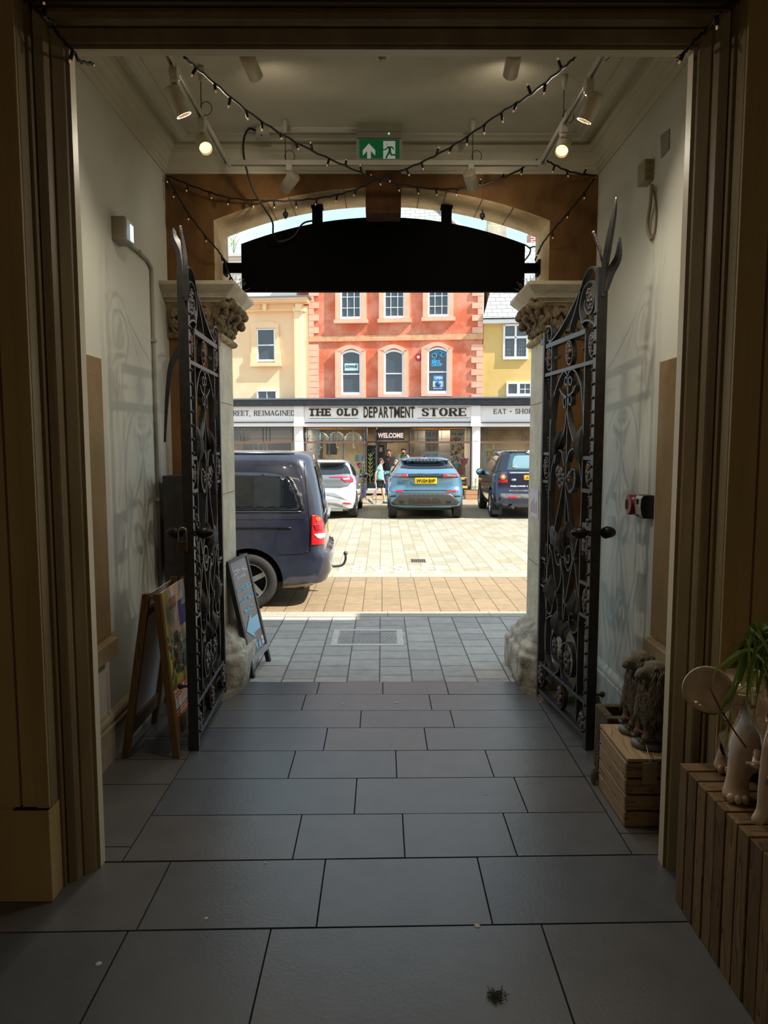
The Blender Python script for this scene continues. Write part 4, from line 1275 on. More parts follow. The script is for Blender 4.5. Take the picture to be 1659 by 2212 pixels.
sh = FR(838, 1062)
T = thing('shopfront', 'long pale shopfront with black lettered fascia and large windows under three buildings', 'shopfront', (sh.x, sh.y, 0))
b = B(); fb(b, 380, 860.5, 1300, 876, -.3, .42); b.build('gutter', SHOPD, T)
b = B(); fb(b, 380, 858.5, 1300, 861.5, -.3, .5); b.build('flashing', LEAD, T)
for x0, x1, nm in ((400, 635, 0), (656, 1018, 1), (1038, 1290, 2)):
    b = B(); fb(b, x0, 876, x1, 912, -.1, .25); b.build('fascia', SHOPW, T)
    b = B(); fb(b, x0, 911.5, x1, 913.5, -.1, .32); b.build('fascia_drip', SHOPD, T)
    b = B(); fb(b, x0, 913.5, x1, 921.5, -.1, .28); b.build('head_rail', SHOPW, T)
for x0, x1 in ((635, 656), (1018, 1038)):
    b = B(); fb(b, x0, 876, x1, 912, -.2, .33); fb(b, x0 - 1, 912, x1 + 1, 921, -.2, .38); fb(b, x0 + 1, 921, x1 - 1, 1064, -.2, .22)
    fb(b, x0 + 3, 930, x1 - 3, 952, .2, .25); fb(b, x0 + 3, 956, x1 - 3, 1050, .2, .25)
    b.build('pilaster', SHOPW, T)
b = B(); serif_text(b, 'THE OLD', FR(720.5, 890.2, .262), UF, ZU, 105 / 1530 * 28.3, 15.5 / 1535 * 28, stem=.27, thin=.16, gap=.24, wide=1.15); b.build('lettering', LETTER, T)
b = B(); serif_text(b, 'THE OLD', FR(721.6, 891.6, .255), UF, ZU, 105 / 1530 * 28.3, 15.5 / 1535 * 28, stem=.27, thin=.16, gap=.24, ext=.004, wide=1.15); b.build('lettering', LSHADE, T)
def gothic(b, px0, py, off, ext):
    x = px0
    for ch, w_ in zip('DEPARTMENT', (9.4, 8.0, 9.2, 10.2, 9.6, 8.8, 12.4, 8.0, 9.8, 8.8)):
        add_text(b, ch, FR(x + w_ / 2, py, off), UF, ZU, w_ / 1530 * 28, 23.0 / 1535 * 28, ext=ext, bold=.022); x += w_ + 1.75


b = B(); gothic(b, 785.5, 890.4, .264, .006); b.build('lettering', LETTER, T)
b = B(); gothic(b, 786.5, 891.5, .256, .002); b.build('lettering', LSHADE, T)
b = B(); serif_text(b, 'STORE', FR(959, 890, .262), UF, ZU, 93 / 1530 * 27.7, 16.5 / 1535 * 27.7, stem=.26, thin=.09, gap=.14, wide=1.12); b.build('lettering', LETTER, T)
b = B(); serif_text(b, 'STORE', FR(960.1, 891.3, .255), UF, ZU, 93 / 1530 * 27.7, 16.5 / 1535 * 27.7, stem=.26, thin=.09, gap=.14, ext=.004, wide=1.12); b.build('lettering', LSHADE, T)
b = B(); serif_text(b, 'HIGH STREET, REIMAGINED', FR(541, 892.5, .262), UF, ZU, 190 / 1530 * 28.5, 11 / 1535 * 28.5, stem=.15, thin=.06, gap=.2); b.build('lettering', LETTER, T)
b = B(); serif_text(b, 'EAT * SHOP', FR(1108, 888.5, .262), UF, ZU, 81 / 1530 * 27.3, 10.5 / 1535 * 27.3, stem=.14, thin=.06, gap=.24); b.build('lettering', LETTER, T)
b = B()
for r in ((668, 879.3, 774, 880.2), (668, 903.3, 774, 904.2), (902, 878.8, 1014, 879.6), (902, 902.5, 1014, 903.4)): fb(b, *r, .24, .256)
b.build('rule_lines', LETTER, T)
# window bays: black frame, brown transom, thin leading; glass is a part of the shopfront
GLASS = bpy.data.materials.new('shop_glass'); GLASS.use_nodes = True
_n = GLASS.node_tree.nodes; _l = GLASS.node_tree.links; _n.remove(_n['Principled BSDF'])
_t = _n.new('ShaderNodeBsdfTransparent'); _g = _n.new('ShaderNodeBsdfGlossy'); _g.inputs['Roughness'].default_value = .02; _f = _n.new('ShaderNodeFresnel'); _f.inputs['IOR'].default_value = 1.6
_m = _n.new('ShaderNodeMixShader'); _l.new(_f.outputs[0], _m.inputs[0]); _l.new(_t.outputs[0], _m.inputs[1]); _l.new(_g.outputs[0], _m.inputs[2]); _l.new(_m.outputs[0], _n['Material Output'].inputs['Surface'])
_t.inputs['Color'].default_value = (.93, .96, .96, 1)
TRANSOM = M('transom_wood', (150, 112, 92), .5)


def bay(x0, x1, leads, frame_r=True):
    b = B(); fb(b, x0, 921, x1, 923.5, -.1, .1); fb(b, x0, 921, x0 + 2, 1060, -.1, .1)
    if frame_r: fb(b, x1 - 2.2, 921, x1, 1060, -.1, .1)
    fb(b, x0, 1052, x1, 1064, -.2, .12)
    b.build('window_frame', SHOPD, T)
    b = B(); fb(b, x0, 953.5, x1, 957.5, -.08, .12); b.build('transom', TRANSOM, T)
    b = B()
    for x in leads: fb(b, x - .45, 923, x + .45, 953, -.01, .03)
    for y in (928.5, 948): fb(b, x0, y - .35, x1, y + .35, -.01, .03)
    b.build('leading', SHOPD, T)
    b = B(); fb(b, x0 + 1, 922, x1 - 1, 1055, -.006, .006); b.build('glass', GLASS, T)


bay(400, 638, [420, 470, 520, 526.5, 568, 575, 583, 632]); bay(657, 791, [664, 719.5, 726.5, 783]); bay(884, 1018, [892, 902, 947, 954, 1009]); bay(1037, 1290, [1044, 1052, 1128, 1136])
# angled porch glazing and door frame
b = B()
for x in (791, 812, 884): fb(b, x - 1, 921, x + 1, 1062, -.3, .05)
fb(b, 791, 953.5, 885, 956, -.3, -.2)
for x in (815, 834): fb(b, x - 1.2, 956, x + 1.2, 1062, -1.6, -1.5)
fb(b, 812, 954, 850, 957, -1.6, -1.5)
b.build('porch_frame', SHOPD, T)
b = B(); fb(b, 785, 1060, 890, 1066, -2.2, .1); b.build('door_step', M('step_stone', (206, 196, 180), .8), T)
b = B(); fb(b, 792, 1040, 812, 1055, -.2, -.1); b.build('stall_riser', SHOPD, T)
b = B(); fb(b, 788.5, 957, 791.5, 1052, .04, .1); b.build('corner_post', M('corner_post_wood', (150, 96, 62), .6), T)
# the shop's own room
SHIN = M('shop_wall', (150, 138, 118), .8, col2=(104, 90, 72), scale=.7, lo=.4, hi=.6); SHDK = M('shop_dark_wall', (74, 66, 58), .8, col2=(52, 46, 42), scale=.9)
for nm, r, mt in (('wall_shop_back', (380, 921, 1300, 1064, -5.2, -5), SHIN),):
    a, c, z0, z1 = frect(380, 921, 1300, 1064, 0)
    b = B(); A = V((a.x, a.y, 0)) - NF * 4.4; Cc = V((c.x, c.y, 0)) - NF * 4.4
    b.prism([A, Cc, Cc + ZU * 3.4, A + ZU * 3.4], -NF * .1); struct(b.build(nm, mt))
    b = B(); A = V((a.x, a.y, z1 + .02)) - NF * .1; Cc = V((c.x, c.y, z1 + .02)) - NF * .1
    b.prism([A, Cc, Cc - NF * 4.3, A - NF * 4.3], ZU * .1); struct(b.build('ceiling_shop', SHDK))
    b = B(); A.z = Cc.z = 0.0; b.prism([A - NF * .2, Cc - NF * .2, Cc - NF * 4.2, A - NF * 4.2], ZU * .12); struct(b.build('floor_shop', M('shop_boards', (150, 120, 84), .6)))
for x in (648, 1028):
    a = FR(x, 990, 0); b = B(); A = V((a.x, a.y, 0)) - NF * .25
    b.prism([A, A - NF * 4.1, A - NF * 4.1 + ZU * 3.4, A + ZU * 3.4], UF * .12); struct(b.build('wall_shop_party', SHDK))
for px, e in ((560, 110), (720, 150), (850, 60), (950, 130), (1100, 130)):
    p = FR(px, 926, -1.6); l = area('shop_fill', (p.x, p.y, p.z + .02), 1.2, .3, e, (1, .84, .62)) if 'area' in globals() else None  # unseen area lights added to brighten the shop interior

# ---- things in the window
def sheet(name, label, cat, rect, off, mat, group=None, th=.012):
    b = B(); fb(b, *rect, off - th, off); return tag(b.build(name, mat), label, cat, group)


CREAMC = M('banner_cream', (236, 222, 200), .8)
cols = [M('stripe_%d' % i, c, .8) for i, c in enumerate(((206, 92, 72), (90, 148, 150), (228, 178, 96), (64, 72, 96), (226, 150, 150), (150, 190, 200)))]
c = FR(932.5, 960, -.35)
t = thing('book_spine_banner', 'cream hanging banner printed with rows of coloured book spines in the shop window', 'banner', c)
b = B(); fb(b, 918, 929.5, 947.5, 1000, -.37, -.35); b.build('cloth', CREAMC, t)
random.seed(11)
for row in range(4):
    y0 = 932 + row * 15; x = 920.0
    while x < 945:
        w_ = random.uniform(.9, 2.1); sl = random.choice((0, 0, 1.2, -1))
        b = B(); h0 = random.uniform(0, 2)
        fpoly(b, [(x + sl, y0 + h0), (x + w_ + sl, y0 + h0), (x + w_, y0 + 13), (x, y0 + 13)], -.35, -.345); b.build('book_spine', random.choice(cols), t); x += w_ + random.choice((.5, 1.2))
c = FR(988, 960, -.5)
t = thing('patterned_banner', 'tall cream hanging banner with red rings and dark squiggles in the shop window', 'banner', c)
b = B(); fb(b, 972, 926, 1003.5, 1003, -.52, -.5); b.build('cloth', M('banner_peach', (232, 214, 190), .8), t)
random.seed(12)
for k in range(70):
    x, y = random.uniform(974, 1001), random.uniform(934, 1001); a = random.uniform(0, pi)
    b = B()
    if k % 3 == 0: b.tube([FR(x + 2 * cos(q), y + 2 * sin(q), -.495) for q in [i * pi / 5 for i in range(10)]], .012, 4, closed=True); b.build('ring_print', cols[0], t)
    else: ftube(b, [(x, y), (x + 2.4 * cos(a), y + 2.4 * sin(a)), (x + 3.6 * cos(a + .6), y + 3.6 * sin(a + .6))], .013, -.495, 4); b.build('squiggle_print', cols[3], t)
# paper tulips
def tulip(px, py, w_, h_, stem, mat, label, off=-.12):
    c = FR(px, stem, off); t = thing('paper_tulip', label, 'paper flower', c, 'paper flowers in the window')
    b = B(); fpoly(b, [(px, py + h_), (px - w_ * .35, py + h_ * .7), (px - w_ / 2, py + h_ * .12), (px - w_ * .22, py + h_ * .2), (px, py), (px + w_ * .22, py + h_ * .18), (px + w_ / 2, py + h_ * .05), (px + w_ * .36, py + h_ * .65)], off - .015, off); b.build('petals', mat, t)
    b = B(); ftube(b, [(px, py + h_), (px + 1.2, (py + stem) / 2), (px, stem)], .018, off - .01); b.build('stem', M('paper_green', (62, 110, 74), .7), t)
    b = B(); fpoly(b, [(px, stem), (px + 2.5, stem - 16), (px + 5.5, stem - 22), (px + 4, stem - 6)], off - .014, off - .004); b.build('leaf', MATS['paper_green'], t)


tulip(1003, 988, 18, 19, 1048, M('paper_pink', (232, 96, 128), .7), 'tall pink paper tulip behind the shop glass beside the patterned banner')
tulip(996.5, 1013, 15, 15, 1050, M('paper_coral', (236, 96, 84), .7), 'coral paper tulip below the pink one behind the shop glass')
tulip(987, 1000, 12, 12, 1046, M('paper_blue', (110, 176, 214), .7), 'blue paper tulip behind the shop glass beside the blue car', -.2)
tulip(777, 998, 14, 15, 1030, M('paper_red', (222, 62, 84), .7), 'red paper tulip below the two notices in the shop window')
for px, mt, lb in ((800, M('paper_moss', (168, 178, 96), .7), 'pale olive paper stalk with leaves on the porch glass'), (786, M('paper_fern', (112, 160, 92), .7), 'green paper stalk with leaves behind the porch corner post')):
    c = FR(px, 1045, -.1); t = thing('paper_plant', lb, 'paper plant', c, 'paper plants by the porch')
    b = B(); ftube(b, [(px, 978 if px > 790 else 1000), (px - 1, 1012), (px, 1044)], .02, -.1); b.build('stem', mt, t)
    for k in range(6):
        y = (984 if px > 790 else 1002) + k * 8.5
        for s in (-1, 1):
            b = B(); fpoly(b, [(px, y + 4), (px + s * 4, y), (px + s * 6, y - 6), (px + s * 1.5, y - 1)], -.115, -.1); b.build('leaf', mt, t)
# dotted dark panel behind the olive stalk
c = FR(803, 1000, -.25); t = thing('raindrop_panel', 'black panel with white raindrops inside the porch', 'panel', c)
b = B(); fb(b, 792, 962, 812, 1042, -.4, -.25); b.build('board', M('panel_black', (40, 36, 38), .7), t)
random.seed(5)
for k in range(34):
    x, y = random.uniform(793, 811), random.uniform(968, 1040); b = B(); fpoly(b, [(x, y - 1.6), (x + .7, y), (x, y + .9), (x - .7, y)], -.25, -.24); b.build('raindrop', M('drop_white', (206, 228, 232), .6), t)
# notices
for px, lab in ((771.5, 'left of two pale blue notices taped inside the shop window'), (784, 'right of two pale blue notices taped inside the shop window')):
    c = FR(px, 997, -.03); t = thing('paper_notice', lab, 'notice', c, 'paper notices in the window')
    b = B(); fb(b, px - 5.3, 982, px + 5.3, 997, -.04, -.03); b.build('sheet', M('notice_paper', (214, 236, 244), .7), t)
    b = B()
    for y, l in ((984, 4), (986.5, 3.2), (988.5, 4), (990.5, 3.6), (992.5, 2.5), (995, 4)): fb(b, px - l, y, px + l, y + .7, -.03, -.026)
    b.build('print', M('notice_ink', (110, 160, 190), .7), t)
# clear dome umbrellas with blue drops and a bead garland each
CLEAR = M('umbrella_film', (226, 240, 246), .15, alpha=.28)
for px, lab in ((691, 'clear dome umbrella with blue drops hanging by the left edge of the shop window'), (727, 'clear dome umbrella hanging in the middle of the shop window'), (763, 'clear dome umbrella hanging beside the porch post')):
    c = FR(px, 950, -.7); t = thing('dome_umbrella', lab, 'umbrella', c, 'clear umbrellas in the window')
    R_ = .36
    b = B(); b.lathe([(R_ * sin(a), R_ * .95 * cos(a) - .02) for a in [radians(4 + 86 * i / 8) for i in range(9)]], c, 16, caps=False); b.build('canopy', CLEAR, t)
    b = B(); b.tube([c + V((0, 0, .42)), c + V((0, 0, -.22)), c + V((0, 0, -.30)), c + V((.02, 0, -.33)), c + V((.05, 0, -.33)), c + V((.065, 0, -.29))], .013, 6); b.build('handle', WHITEF, t)
    for k in range(8):
        b = B(); a = 2 * pi * k / 8; b.tube([c + V((R_ * sin(f) * cos(a), R_ * sin(f) * sin(a), R_ * .95 * cos(f) - .02)) for f in [radians(90 * i / 6) for i in range(7)]], .005, 4); b.build('rib', WHITEF, t)
random.seed(8)
for i, (px, y0, y1, lab) in enumerate(((689, 930, 985, 'blue raindrop garland left of the chalkboard'), (711, 931, 985, 'blue raindrop garland in front of the chalkboard'), (742, 945, 990, 'blue raindrop garland right of the chalkboard'), (786, 934, 982, 'pale bead garland beside the porch post'),
                                      (548, 958, 985, 'bead garland in the dark bay, leftmost'), (558, 958, 985, 'bead garland in the dark bay, second from the left'), (569, 958, 985, 'bead garland in the dark bay beside the orange post'))):
    c = FR(px, y0, -.45); t = thing('bead_garland', lab, 'garland', c, 'hanging bead garlands')
    b = B(); ftube(b, [(px, y0), (px, y1)], .004, -.45, 4); b.build('thread', M('garland_thread', (120, 160, 190), .7), t)
    y = y0 + 2
    while y < y1:
        r = random.uniform(.02, .045); b = B(); b.ball(FR(px + random.uniform(-.5, .5), y, -.45), (r, r * .4, r * 1.3), 7, 5); b.build('bead', M('garland_blue', (120, 178, 214), .5), t); y += r * 95
random.seed(9)
for k in range(26):
    x, y = random.uniform(664, 712), random.uniform(928, 976)
    b = B(); fpoly(b, [(x, y - 2.2), (x + 1.4, y), (x + .9, y + 1.6), (x - .9, y + 1.6), (x - 1.4, y)], -.09, -.08)
    o = tag(b.build('paper_raindrop', M('drop_blue', (120, 190, 222), .6)), 'small blue paper raindrop stuck on the left shop window', 'raindrop', 'paper raindrops on the left window')
sheet('chalkboard', 'dark lettered board hanging in the left shop window', 'board', (705, 958, 728, 982), -.9, M('slate_board', (52, 54, 64), .7))
b = B()
for x in range(7): fpoly(b, [(662 + x * 2.2, 990), (660 + x * 3, 972 + (x % 3) * 4), (664 + x * 2.2, 990)], -.16, -.15)
tag(b.build('paper_grass', M('paper_sky', (96, 160, 204), .7)), 'spiky blue paper grass in the corner of the left shop window', 'paper plant')
sheet('wooden_pelmet', 'orange wooden beam above the left display', 'beam', (664, 923, 789, 927.5), -1.0, M('beam_orange', (222, 150, 80), .6), th=.15)
sheet('wooden_pelmet', 'orange wooden beam above the banners', 'beam', (890, 924, 1008, 928), -1.0, MATS['beam_orange'], th=.15)
sheet('wooden_pelmet', 'orange wooden beam in the window right of the pilaster', 'beam', (1050, 922.5, 1200, 926.5), -1.0, MATS['beam_orange'], th=.15)
sheet('orange_post', 'slim orange wooden post inside the left bay', 'post', (575, 957, 578, 1000), -.6, MATS['beam_orange'], th=.08)
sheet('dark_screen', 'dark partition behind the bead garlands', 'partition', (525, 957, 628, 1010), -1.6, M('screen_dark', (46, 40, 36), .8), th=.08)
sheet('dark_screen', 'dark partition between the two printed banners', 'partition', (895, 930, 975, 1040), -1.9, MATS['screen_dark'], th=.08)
sheet('white_partition', 'white panel at the right end of the banner window', 'partition', (1003, 926, 1016, 1050), -.8, WHITEF, th=.06)
sheet('white_partition', 'pale panel edge in the window right of the pilaster', 'partition', (1044, 960, 1051, 1050), -.5, M('pale_mint', (206, 226, 224), .7), th=.06)
# book shelf in the right bay
c = FR(1060, 1040, -1.2); t = thing('bookcase', 'narrow bookcase with book rows and a yellow box in the right bay', 'bookcase', c)
b = B()
for y in (972, 986, 1000, 1014, 1028, 1042): fb(b, 1051, y, 1066, y + 1.2, -1.5, -1.2)
fb(b, 1050, 960, 1051.2, 1044, -1.5, -1.2); fb(b, 1066, 960, 1067.2, 1044, -1.5, -1.2); b.build('shelves', M('shelf_pale', (210, 196, 170), .7), t)
random.seed(6)
for y in (986, 1000, 1014, 1028):
    x = 1052.0
    while x < 1065: w_ = random.uniform(.8, 1.8); b = B(); fb(b, x, y - random.uniform(8, 11), x + w_, y, -1.45, -1.25); b.build('book', random.choice(cols), t); x += w_ + .15
b = B(); fb(b, 1053, 977, 1060, 985.5, -1.45, -1.2); b.build('yellow_box', M('box_yellow', (226, 204, 60), .6), t)
# welcome board over the porch
c = FR(843, 950, -.25); t = thing('welcome_sign', 'dark WELCOME board hanging over the shop porch', 'sign', c)
b = B(); fb(b, 813, 926.5, 873.5, 951, -.3, -.25); b.build('board', M('welcome_grey', (66, 62, 66), .6), t)
b = B(); add_text(b, 'WELCOME', FR(843.5, 940.5, -.24), UF, ZU, width=55 / 1530 * 28.2, height=11 / 1530 * 28.2, ext=.012, bold=.05, spacing=1.06); b.build('lettering', M('welcome_pink', (246, 222, 214), .5, emit=.25), t)
c = FR(822, 1058, -1.7); t = thing('porch_door', 'open dark glazed shop door with a notice behind the walking boy', 'door', c)
b = B(); fb(b, 816, 957, 819, 1062, -1.75, -1.65); fb(b, 829, 957, 832, 1062, -1.75, -1.65); fb(b, 816, 957, 832, 961, -1.75, -1.65); fb(b, 816, 1050, 832, 1062, -1.75, -1.65); b.build('door_frame', SHOPD, t)
b = B(); fb(b, 818, 960, 830, 1052, -1.71, -1.7); b.build('door_glass', M('door_glass_dark', (70, 66, 60), .1), t)
b = B(); fb(b, 819.5, 966, 826, 976, -1.7, -1.69); b.build('door_notice', M('grey_notice', (170, 168, 166), .7), t)
# planter, bench, suitcase, jug in front of the shop
a, c, z0, z1 = frect(1006, 1060.5, 1037, 1078, 2.0)
p = G(1021, 1078.5); kx = p.x
t = thing('wooden_planter', 'low pale timber planter box on the pavement beside the right pilaster', 'planter', (p.x, p.y + .25, 0))
b = B(); wv = 31 / 1530 * p.y / 2
for k in range(2): b.box(kx - wv, p.y, .01 + k * .16, kx + wv, p.y + .5, .16 + k * .16)
b.build('box', M('planter_timber', (196, 150, 112), .7, col2=(176, 128, 92), scale=4, stretch=(.4, 1, 6)), t, bevel=.008)
b = B(); b.box(kx - wv + .04, p.y + .04, .3, kx + wv - .04, p.y + .46, .335); b.build('soil', M('soil', (60, 44, 32), .95), t)
c = V((kx + .13, p.y + .25, .33)); t = thing('potted_shrub', 'small bright green shrub growing in the timber planter', 'shrub', c)
b = B(); random.seed(2)
for k in range(90):
    h = random.random(); r = .15 * (1 - h) + .02; a = random.uniform(0, 6.3); q = c + V((r * cos(a), r * sin(a), h * .42)); d1 = V((cos(a), sin(a), .5)) * .05; d2 = V((-sin(a), cos(a), 0)) * .02
    b.poly([q, q + d1 * .5 + d2, q + d1, q + d1 * .5 - d2])
b.build('leaves', M('shrub_lime', (164, 200, 52), .6), t)
b = B(); b.tube([c, c + V((0, 0, .4))], .01, 5); b.build('stem', M('weed_stem'), t)
p = G(1003, 1074); t = thing('slatted_bench', 'small bench with yellow and brown slats between the blue car and the planter', 'bench', (p.x - .15, p.y + .1, 0))
for k, (z, mt) in enumerate(((.34, 'bench_yellow'), (.5, 'bench_brown'), (.66, 'bench_yellow'))):
    b = B(); b.box(p.x - .5, p.y + .1 * k, z, p.x + .12, p.y + .1 * k + .08, z + .09); b.build('slat', M(mt, (226, 178, 90) if 'yellow' in mt else (150, 112, 84), .6), t)
for s in (-.45, .05):
    b = B(); b.box(p.x + s, p.y + .02, 0, p.x + s + .06, p.y + .34, .72); b.build('leg', M('bench_dark', (70, 60, 56), .7), t)
p = G(787, 1076.5); t = thing('suitcase', 'small dark violet suitcase standing by the porch post', 'suitcase', (p.x, p.y + .12, 0))
b = B(); b.box(p.x - .06, p.y, .04, p.x + .06, p.y + .24, .55); b.build('shell', M('case_violet', (70, 66, 100), .5), t, bevel=.02)
for s in (-.05, .05):
    b = B(); b.ball((p.x + s, p.y + .05, .025), .025, 8, 5); b.build('wheel', M('case_wheel', (30, 30, 32), .5), t)
b = B(); b.tube([(p.x - .04, p.y + .12, .54), (p.x - .04, p.y + .12, .6), (p.x + .04, p.y + .12, .6), (p.x + .04, p.y + .12, .54)], .01, 6); b.build('handle', MATS['case_wheel'], t)
p = G(812.5, 1089); t = thing('bollard_post', 'slim pale blue post on a round base beside the walking boy', 'post', (p.x, p.y, 0))
b = B(); b.tube([(p.x, p.y, 0.01), (p.x, p.y, .72)], .014, 8); b.build('pole', M('post_blue', (150, 176, 206), .4, .3), t)
b = B(); b.lathe([(.16, 0.0), (.16, .012), (.02, .025)], (p.x, p.y, 0.0), 18); b.build('base', M('post_base', (168, 170, 174), .5, .3), t)
# ================================================================ vehicles
TYRE = M('tyre_rubber', (34, 33, 33), .8, col2=(44, 42, 41), scale=30)
RIM = M('alloy_rim', (188, 186, 180), .3, .85)
CGLASS = M('tinted_glass', (22, 28, 34), .03, spec=1.0)
BLACKP = M('black_plastic', (30, 31, 33), .45)
CHROME = M('chrome_trim', (220, 222, 226), .12, 1.0)
LAMPR = M('lamp_red', (196, 18, 30), .12, coat=1.0)
LAMPC = M('lamp_clear', (226, 214, 214), .1, coat=1.0)
PLATEY = M('plate_yellow', (250, 206, 20), .4)
DARKG = M('underbody', (58, 52, 46), .8)


def outline(yr, yf, w, rr, bow=.04):
    """plan outline of a slice: rear edge, left flank, front, right flank"""
    pts = []
    rr = min(rr, w * .8); rf = min(w * .8, .5)
    for i in range(9): x = -(w - rr) + 2 * (w - rr) * i / 8; pts.append((x, yr + bow * (x / w) ** 2))
    for i in range(1, 6): a = -pi / 2 + (pi / 2) * i / 6; pts.append((w - rr + rr * cos(a), yr + bow * .7 + rr + rr * sin(a)))
    y0 = yr + bow * .7 + rr; y1 = max(yf - rf, y0 + .05)
    for i in range(15): t = i / 14; pts.append((w * (1 - .02 * t * t), y0 + (y1 - y0) * t))
    for i in range(1, 6): a = (pi / 2) * i / 6; pts.append((w * .98 - rf + rf * cos(a), y1 + (yf - y1) * sin(a)))
    for i in range(7): x = (w * .98 - rf) * (1 - 2 * i / 6); pts.append((x, yf))
    for i in range(1, 6): a = pi / 2 + (pi / 2) * i / 6; pts.append((-(w * .98 - rf) + rf * cos(a), y1 + (yf - y1) * sin(a)))
    for i in range(15): t = 1 - i / 14; pts.append((-w * (1 - .02 * t * t), y0 + (y1 - y0) * t))
    for i in range(1, 6): a = pi + (pi / 2) * i / 6; pts.append((-(w - rr) + rr * cos(a), y0 + rr * sin(a)))
    return pts


class Car:
    def __init__(s, name, label, cat, loc, rz, slices, paint, wheels, track, rw, archr=None, group=None):
        s.m = Matrix.Translation(V(loc)) @ Matrix.Rotation(rz, 4, 'Z'); s.mi = s.m.inverted()
        s.t = thing(name, label, cat, loc, group)
        b = B()
        zs = [c[0] for c in slices]
        b.loft([[s.m @ V((x, y, c[0])) for x, y in outline(c[1], c[2], c[3], c[4], c[5] if len(c) > 5 else .05)] for c in slices])
        bmesh.ops.triangulate(b.bm, faces=[f for f in b.bm.faces if len(f.verts) > 4])
        body = b.build('body', paint, s.t)
        dark = M('wheel_well', (14, 14, 15), .9)
        body.data.materials.append(dark)
        if archr:
            cut = B(); cut.mi = 1
            for y in wheels:
                for sd in (-1, 1):
                    cut.lathe([(archr, -.2), (archr, .2)], s.m @ V((sd * (track + .06), y, rw)), 32, (s.m.to_3x3() @ V((1, 0, 0))))
            co = cut.build('cutter', dark, s.t); co.data.materials.append(dark)
            md = body.modifiers.new('arch', 'BOOLEAN'); md.object = co; md.operation = 'DIFFERENCE'; md.solver = 'EXACT'
            bake(body); me = co.data; bpy.data.objects.remove(co); bpy.data.meshes.remove(me)
        for p in body.data.polygons: p.use_smooth = p.material_index == 0
        try: body.data.set_sharp_from_angle(angle=radians(38))
        except Exception: pass
        s.body = body; me = body.data; off = V(loc)
        s.bvh = BVHTree.FromPolygons([v.co + off for v in me.vertices], [list(p.vertices) for p in me.polygons])
        for y in wheels:
            for sd in (-1, 1):
                s.wheel(sd, y, track, rw)

    def w(s, x, y, z): return s.m @ V((x, y, z))

    def wheel(s, sd, y, track, rw):
        ax = s.m.to_3x3() @ V((sd, 0, 0)); c = s.w(sd * track, y, rw); tw = .115
        b = B(); ri = rw * .64
        b.lathe([(ri, -tw), (rw * .9, -tw), (rw * .975, -tw * .85), (rw, -tw * .6), (rw, tw * .6), (rw * .975, tw * .85), (rw * .9, tw), (ri, tw), (ri, -tw)], c, 40, ax, caps=False)
        ty = b.build('wheel', TYRE, s.t)
        b = B()
        for k in (-.5, -.17, .17, .5): b.lathe([(rw * 1.001, tw * k - .005), (rw * 1.003, tw * k), (rw * 1.001, tw * k + .005)], c, 40, ax, caps=False)
        b.build('tread_grooves', M('groove', (12, 12, 12), .95), ty)
        b = B(); b.lathe([(ri * 1.02, -tw * .9), (ri * 1.03, tw * .95), (ri * .96, tw * .9), (ri * .92, tw * .5), (ri * .92, -tw * .8)], c, 36, ax, caps=False)
        u = ax.orthogonal().normalized(); v2 = ax.cross(u)
        for k in range(5):
            a = 2 * pi * k / 5 + .3; d = u * cos(a) + v2 * sin(a); q = u * -sin(a) + v2 * cos(a)
            b.hexa([c + d * ri * .12 - q * ri * .13 + ax * tw * .45, c + d * ri * .12 + q * ri * .13 + ax * tw * .45, c + d * ri * .96 + q * ri * .10 + ax * tw * .6, c + d * ri * .96 - q * ri * .10 + ax * tw * .6],
                   [c + d * ri * .12 - q * ri * .15 + ax * tw * .75, c + d * ri * .12 + q * ri * .15 + ax * tw * .75, c + d * ri * .96 + q * ri * .13 + ax * tw * .9, c + d * ri * .96 - q * ri * .13 + ax * tw * .9])
        b.lathe([(ri * .2, tw * .4), (ri * .2, tw * .78), (ri * .12, tw * .85), (.001, tw * .85)], c, 14, ax)
        b.build('rim', RIM, ty)
        b = B(); b.lathe([(ri * .9, -tw * .5), (ri * .9, tw * .1), (.01, tw * .1)], c, 20, ax); b.build('brake_disc', M('wheel_well'), ty)

    def patch(s, pts, name, mat, off=.006, par=None, cut=3, flat=False):
        """a panel lying on the bodywork, its outline taken from the camera's view of the car"""
        bm = bmesh.new(); vs = [bm.verts.new((x, y, 0)) for x, y in pts]
        bm.faces.new(vs); bmesh.ops.triangulate(bm, faces=bm.faces[:])
        xs = [p[0] for p in pts]; ys = [p[1] for p in pts]; lim = max(max(xs) - min(xs), max(ys) - min(ys)) / 14
        for _ in range(6):
            e = [x for x in bm.edges if x.calc_length() > lim]
            if not e: break
            bmesh.ops.subdivide_edges(bm, edges=e, cuts=1); bmesh.ops.triangulate(bm, faces=bm.faces[:])
        b = B(); mp = {}; nm = {}
        for v in bm.verts:
            d = ray(v.co.x, v.co.y).normalized()
            h, n, i, ds = s.bvh.ray_cast(CAMLOC, d)
            if h is None:
                dm = (s.t.location - CAMLOC).length; h, n, i, ds = s.bvh.find_nearest(CAMLOC + d * dm)
            if n.dot(d) > 0: n = -n
            mp[v] = h + n * off; nm[v] = n
        fr = {v: b.v(p) for v, p in mp.items()}; bk = {v: b.v(p - nm[v] * (off + .01)) for v, p in mp.items()}
        for f in bm.faces:
            b.f([fr[v] for v in f.verts], not flat)
        for e in bm.edges:
            if len(e.link_faces) == 1: a, c = e.verts; b.f([fr[a], fr[c], bk[c], bk[a]])
        bm.free()
        return b.build(name, mat, par or s.t, recalc=True)

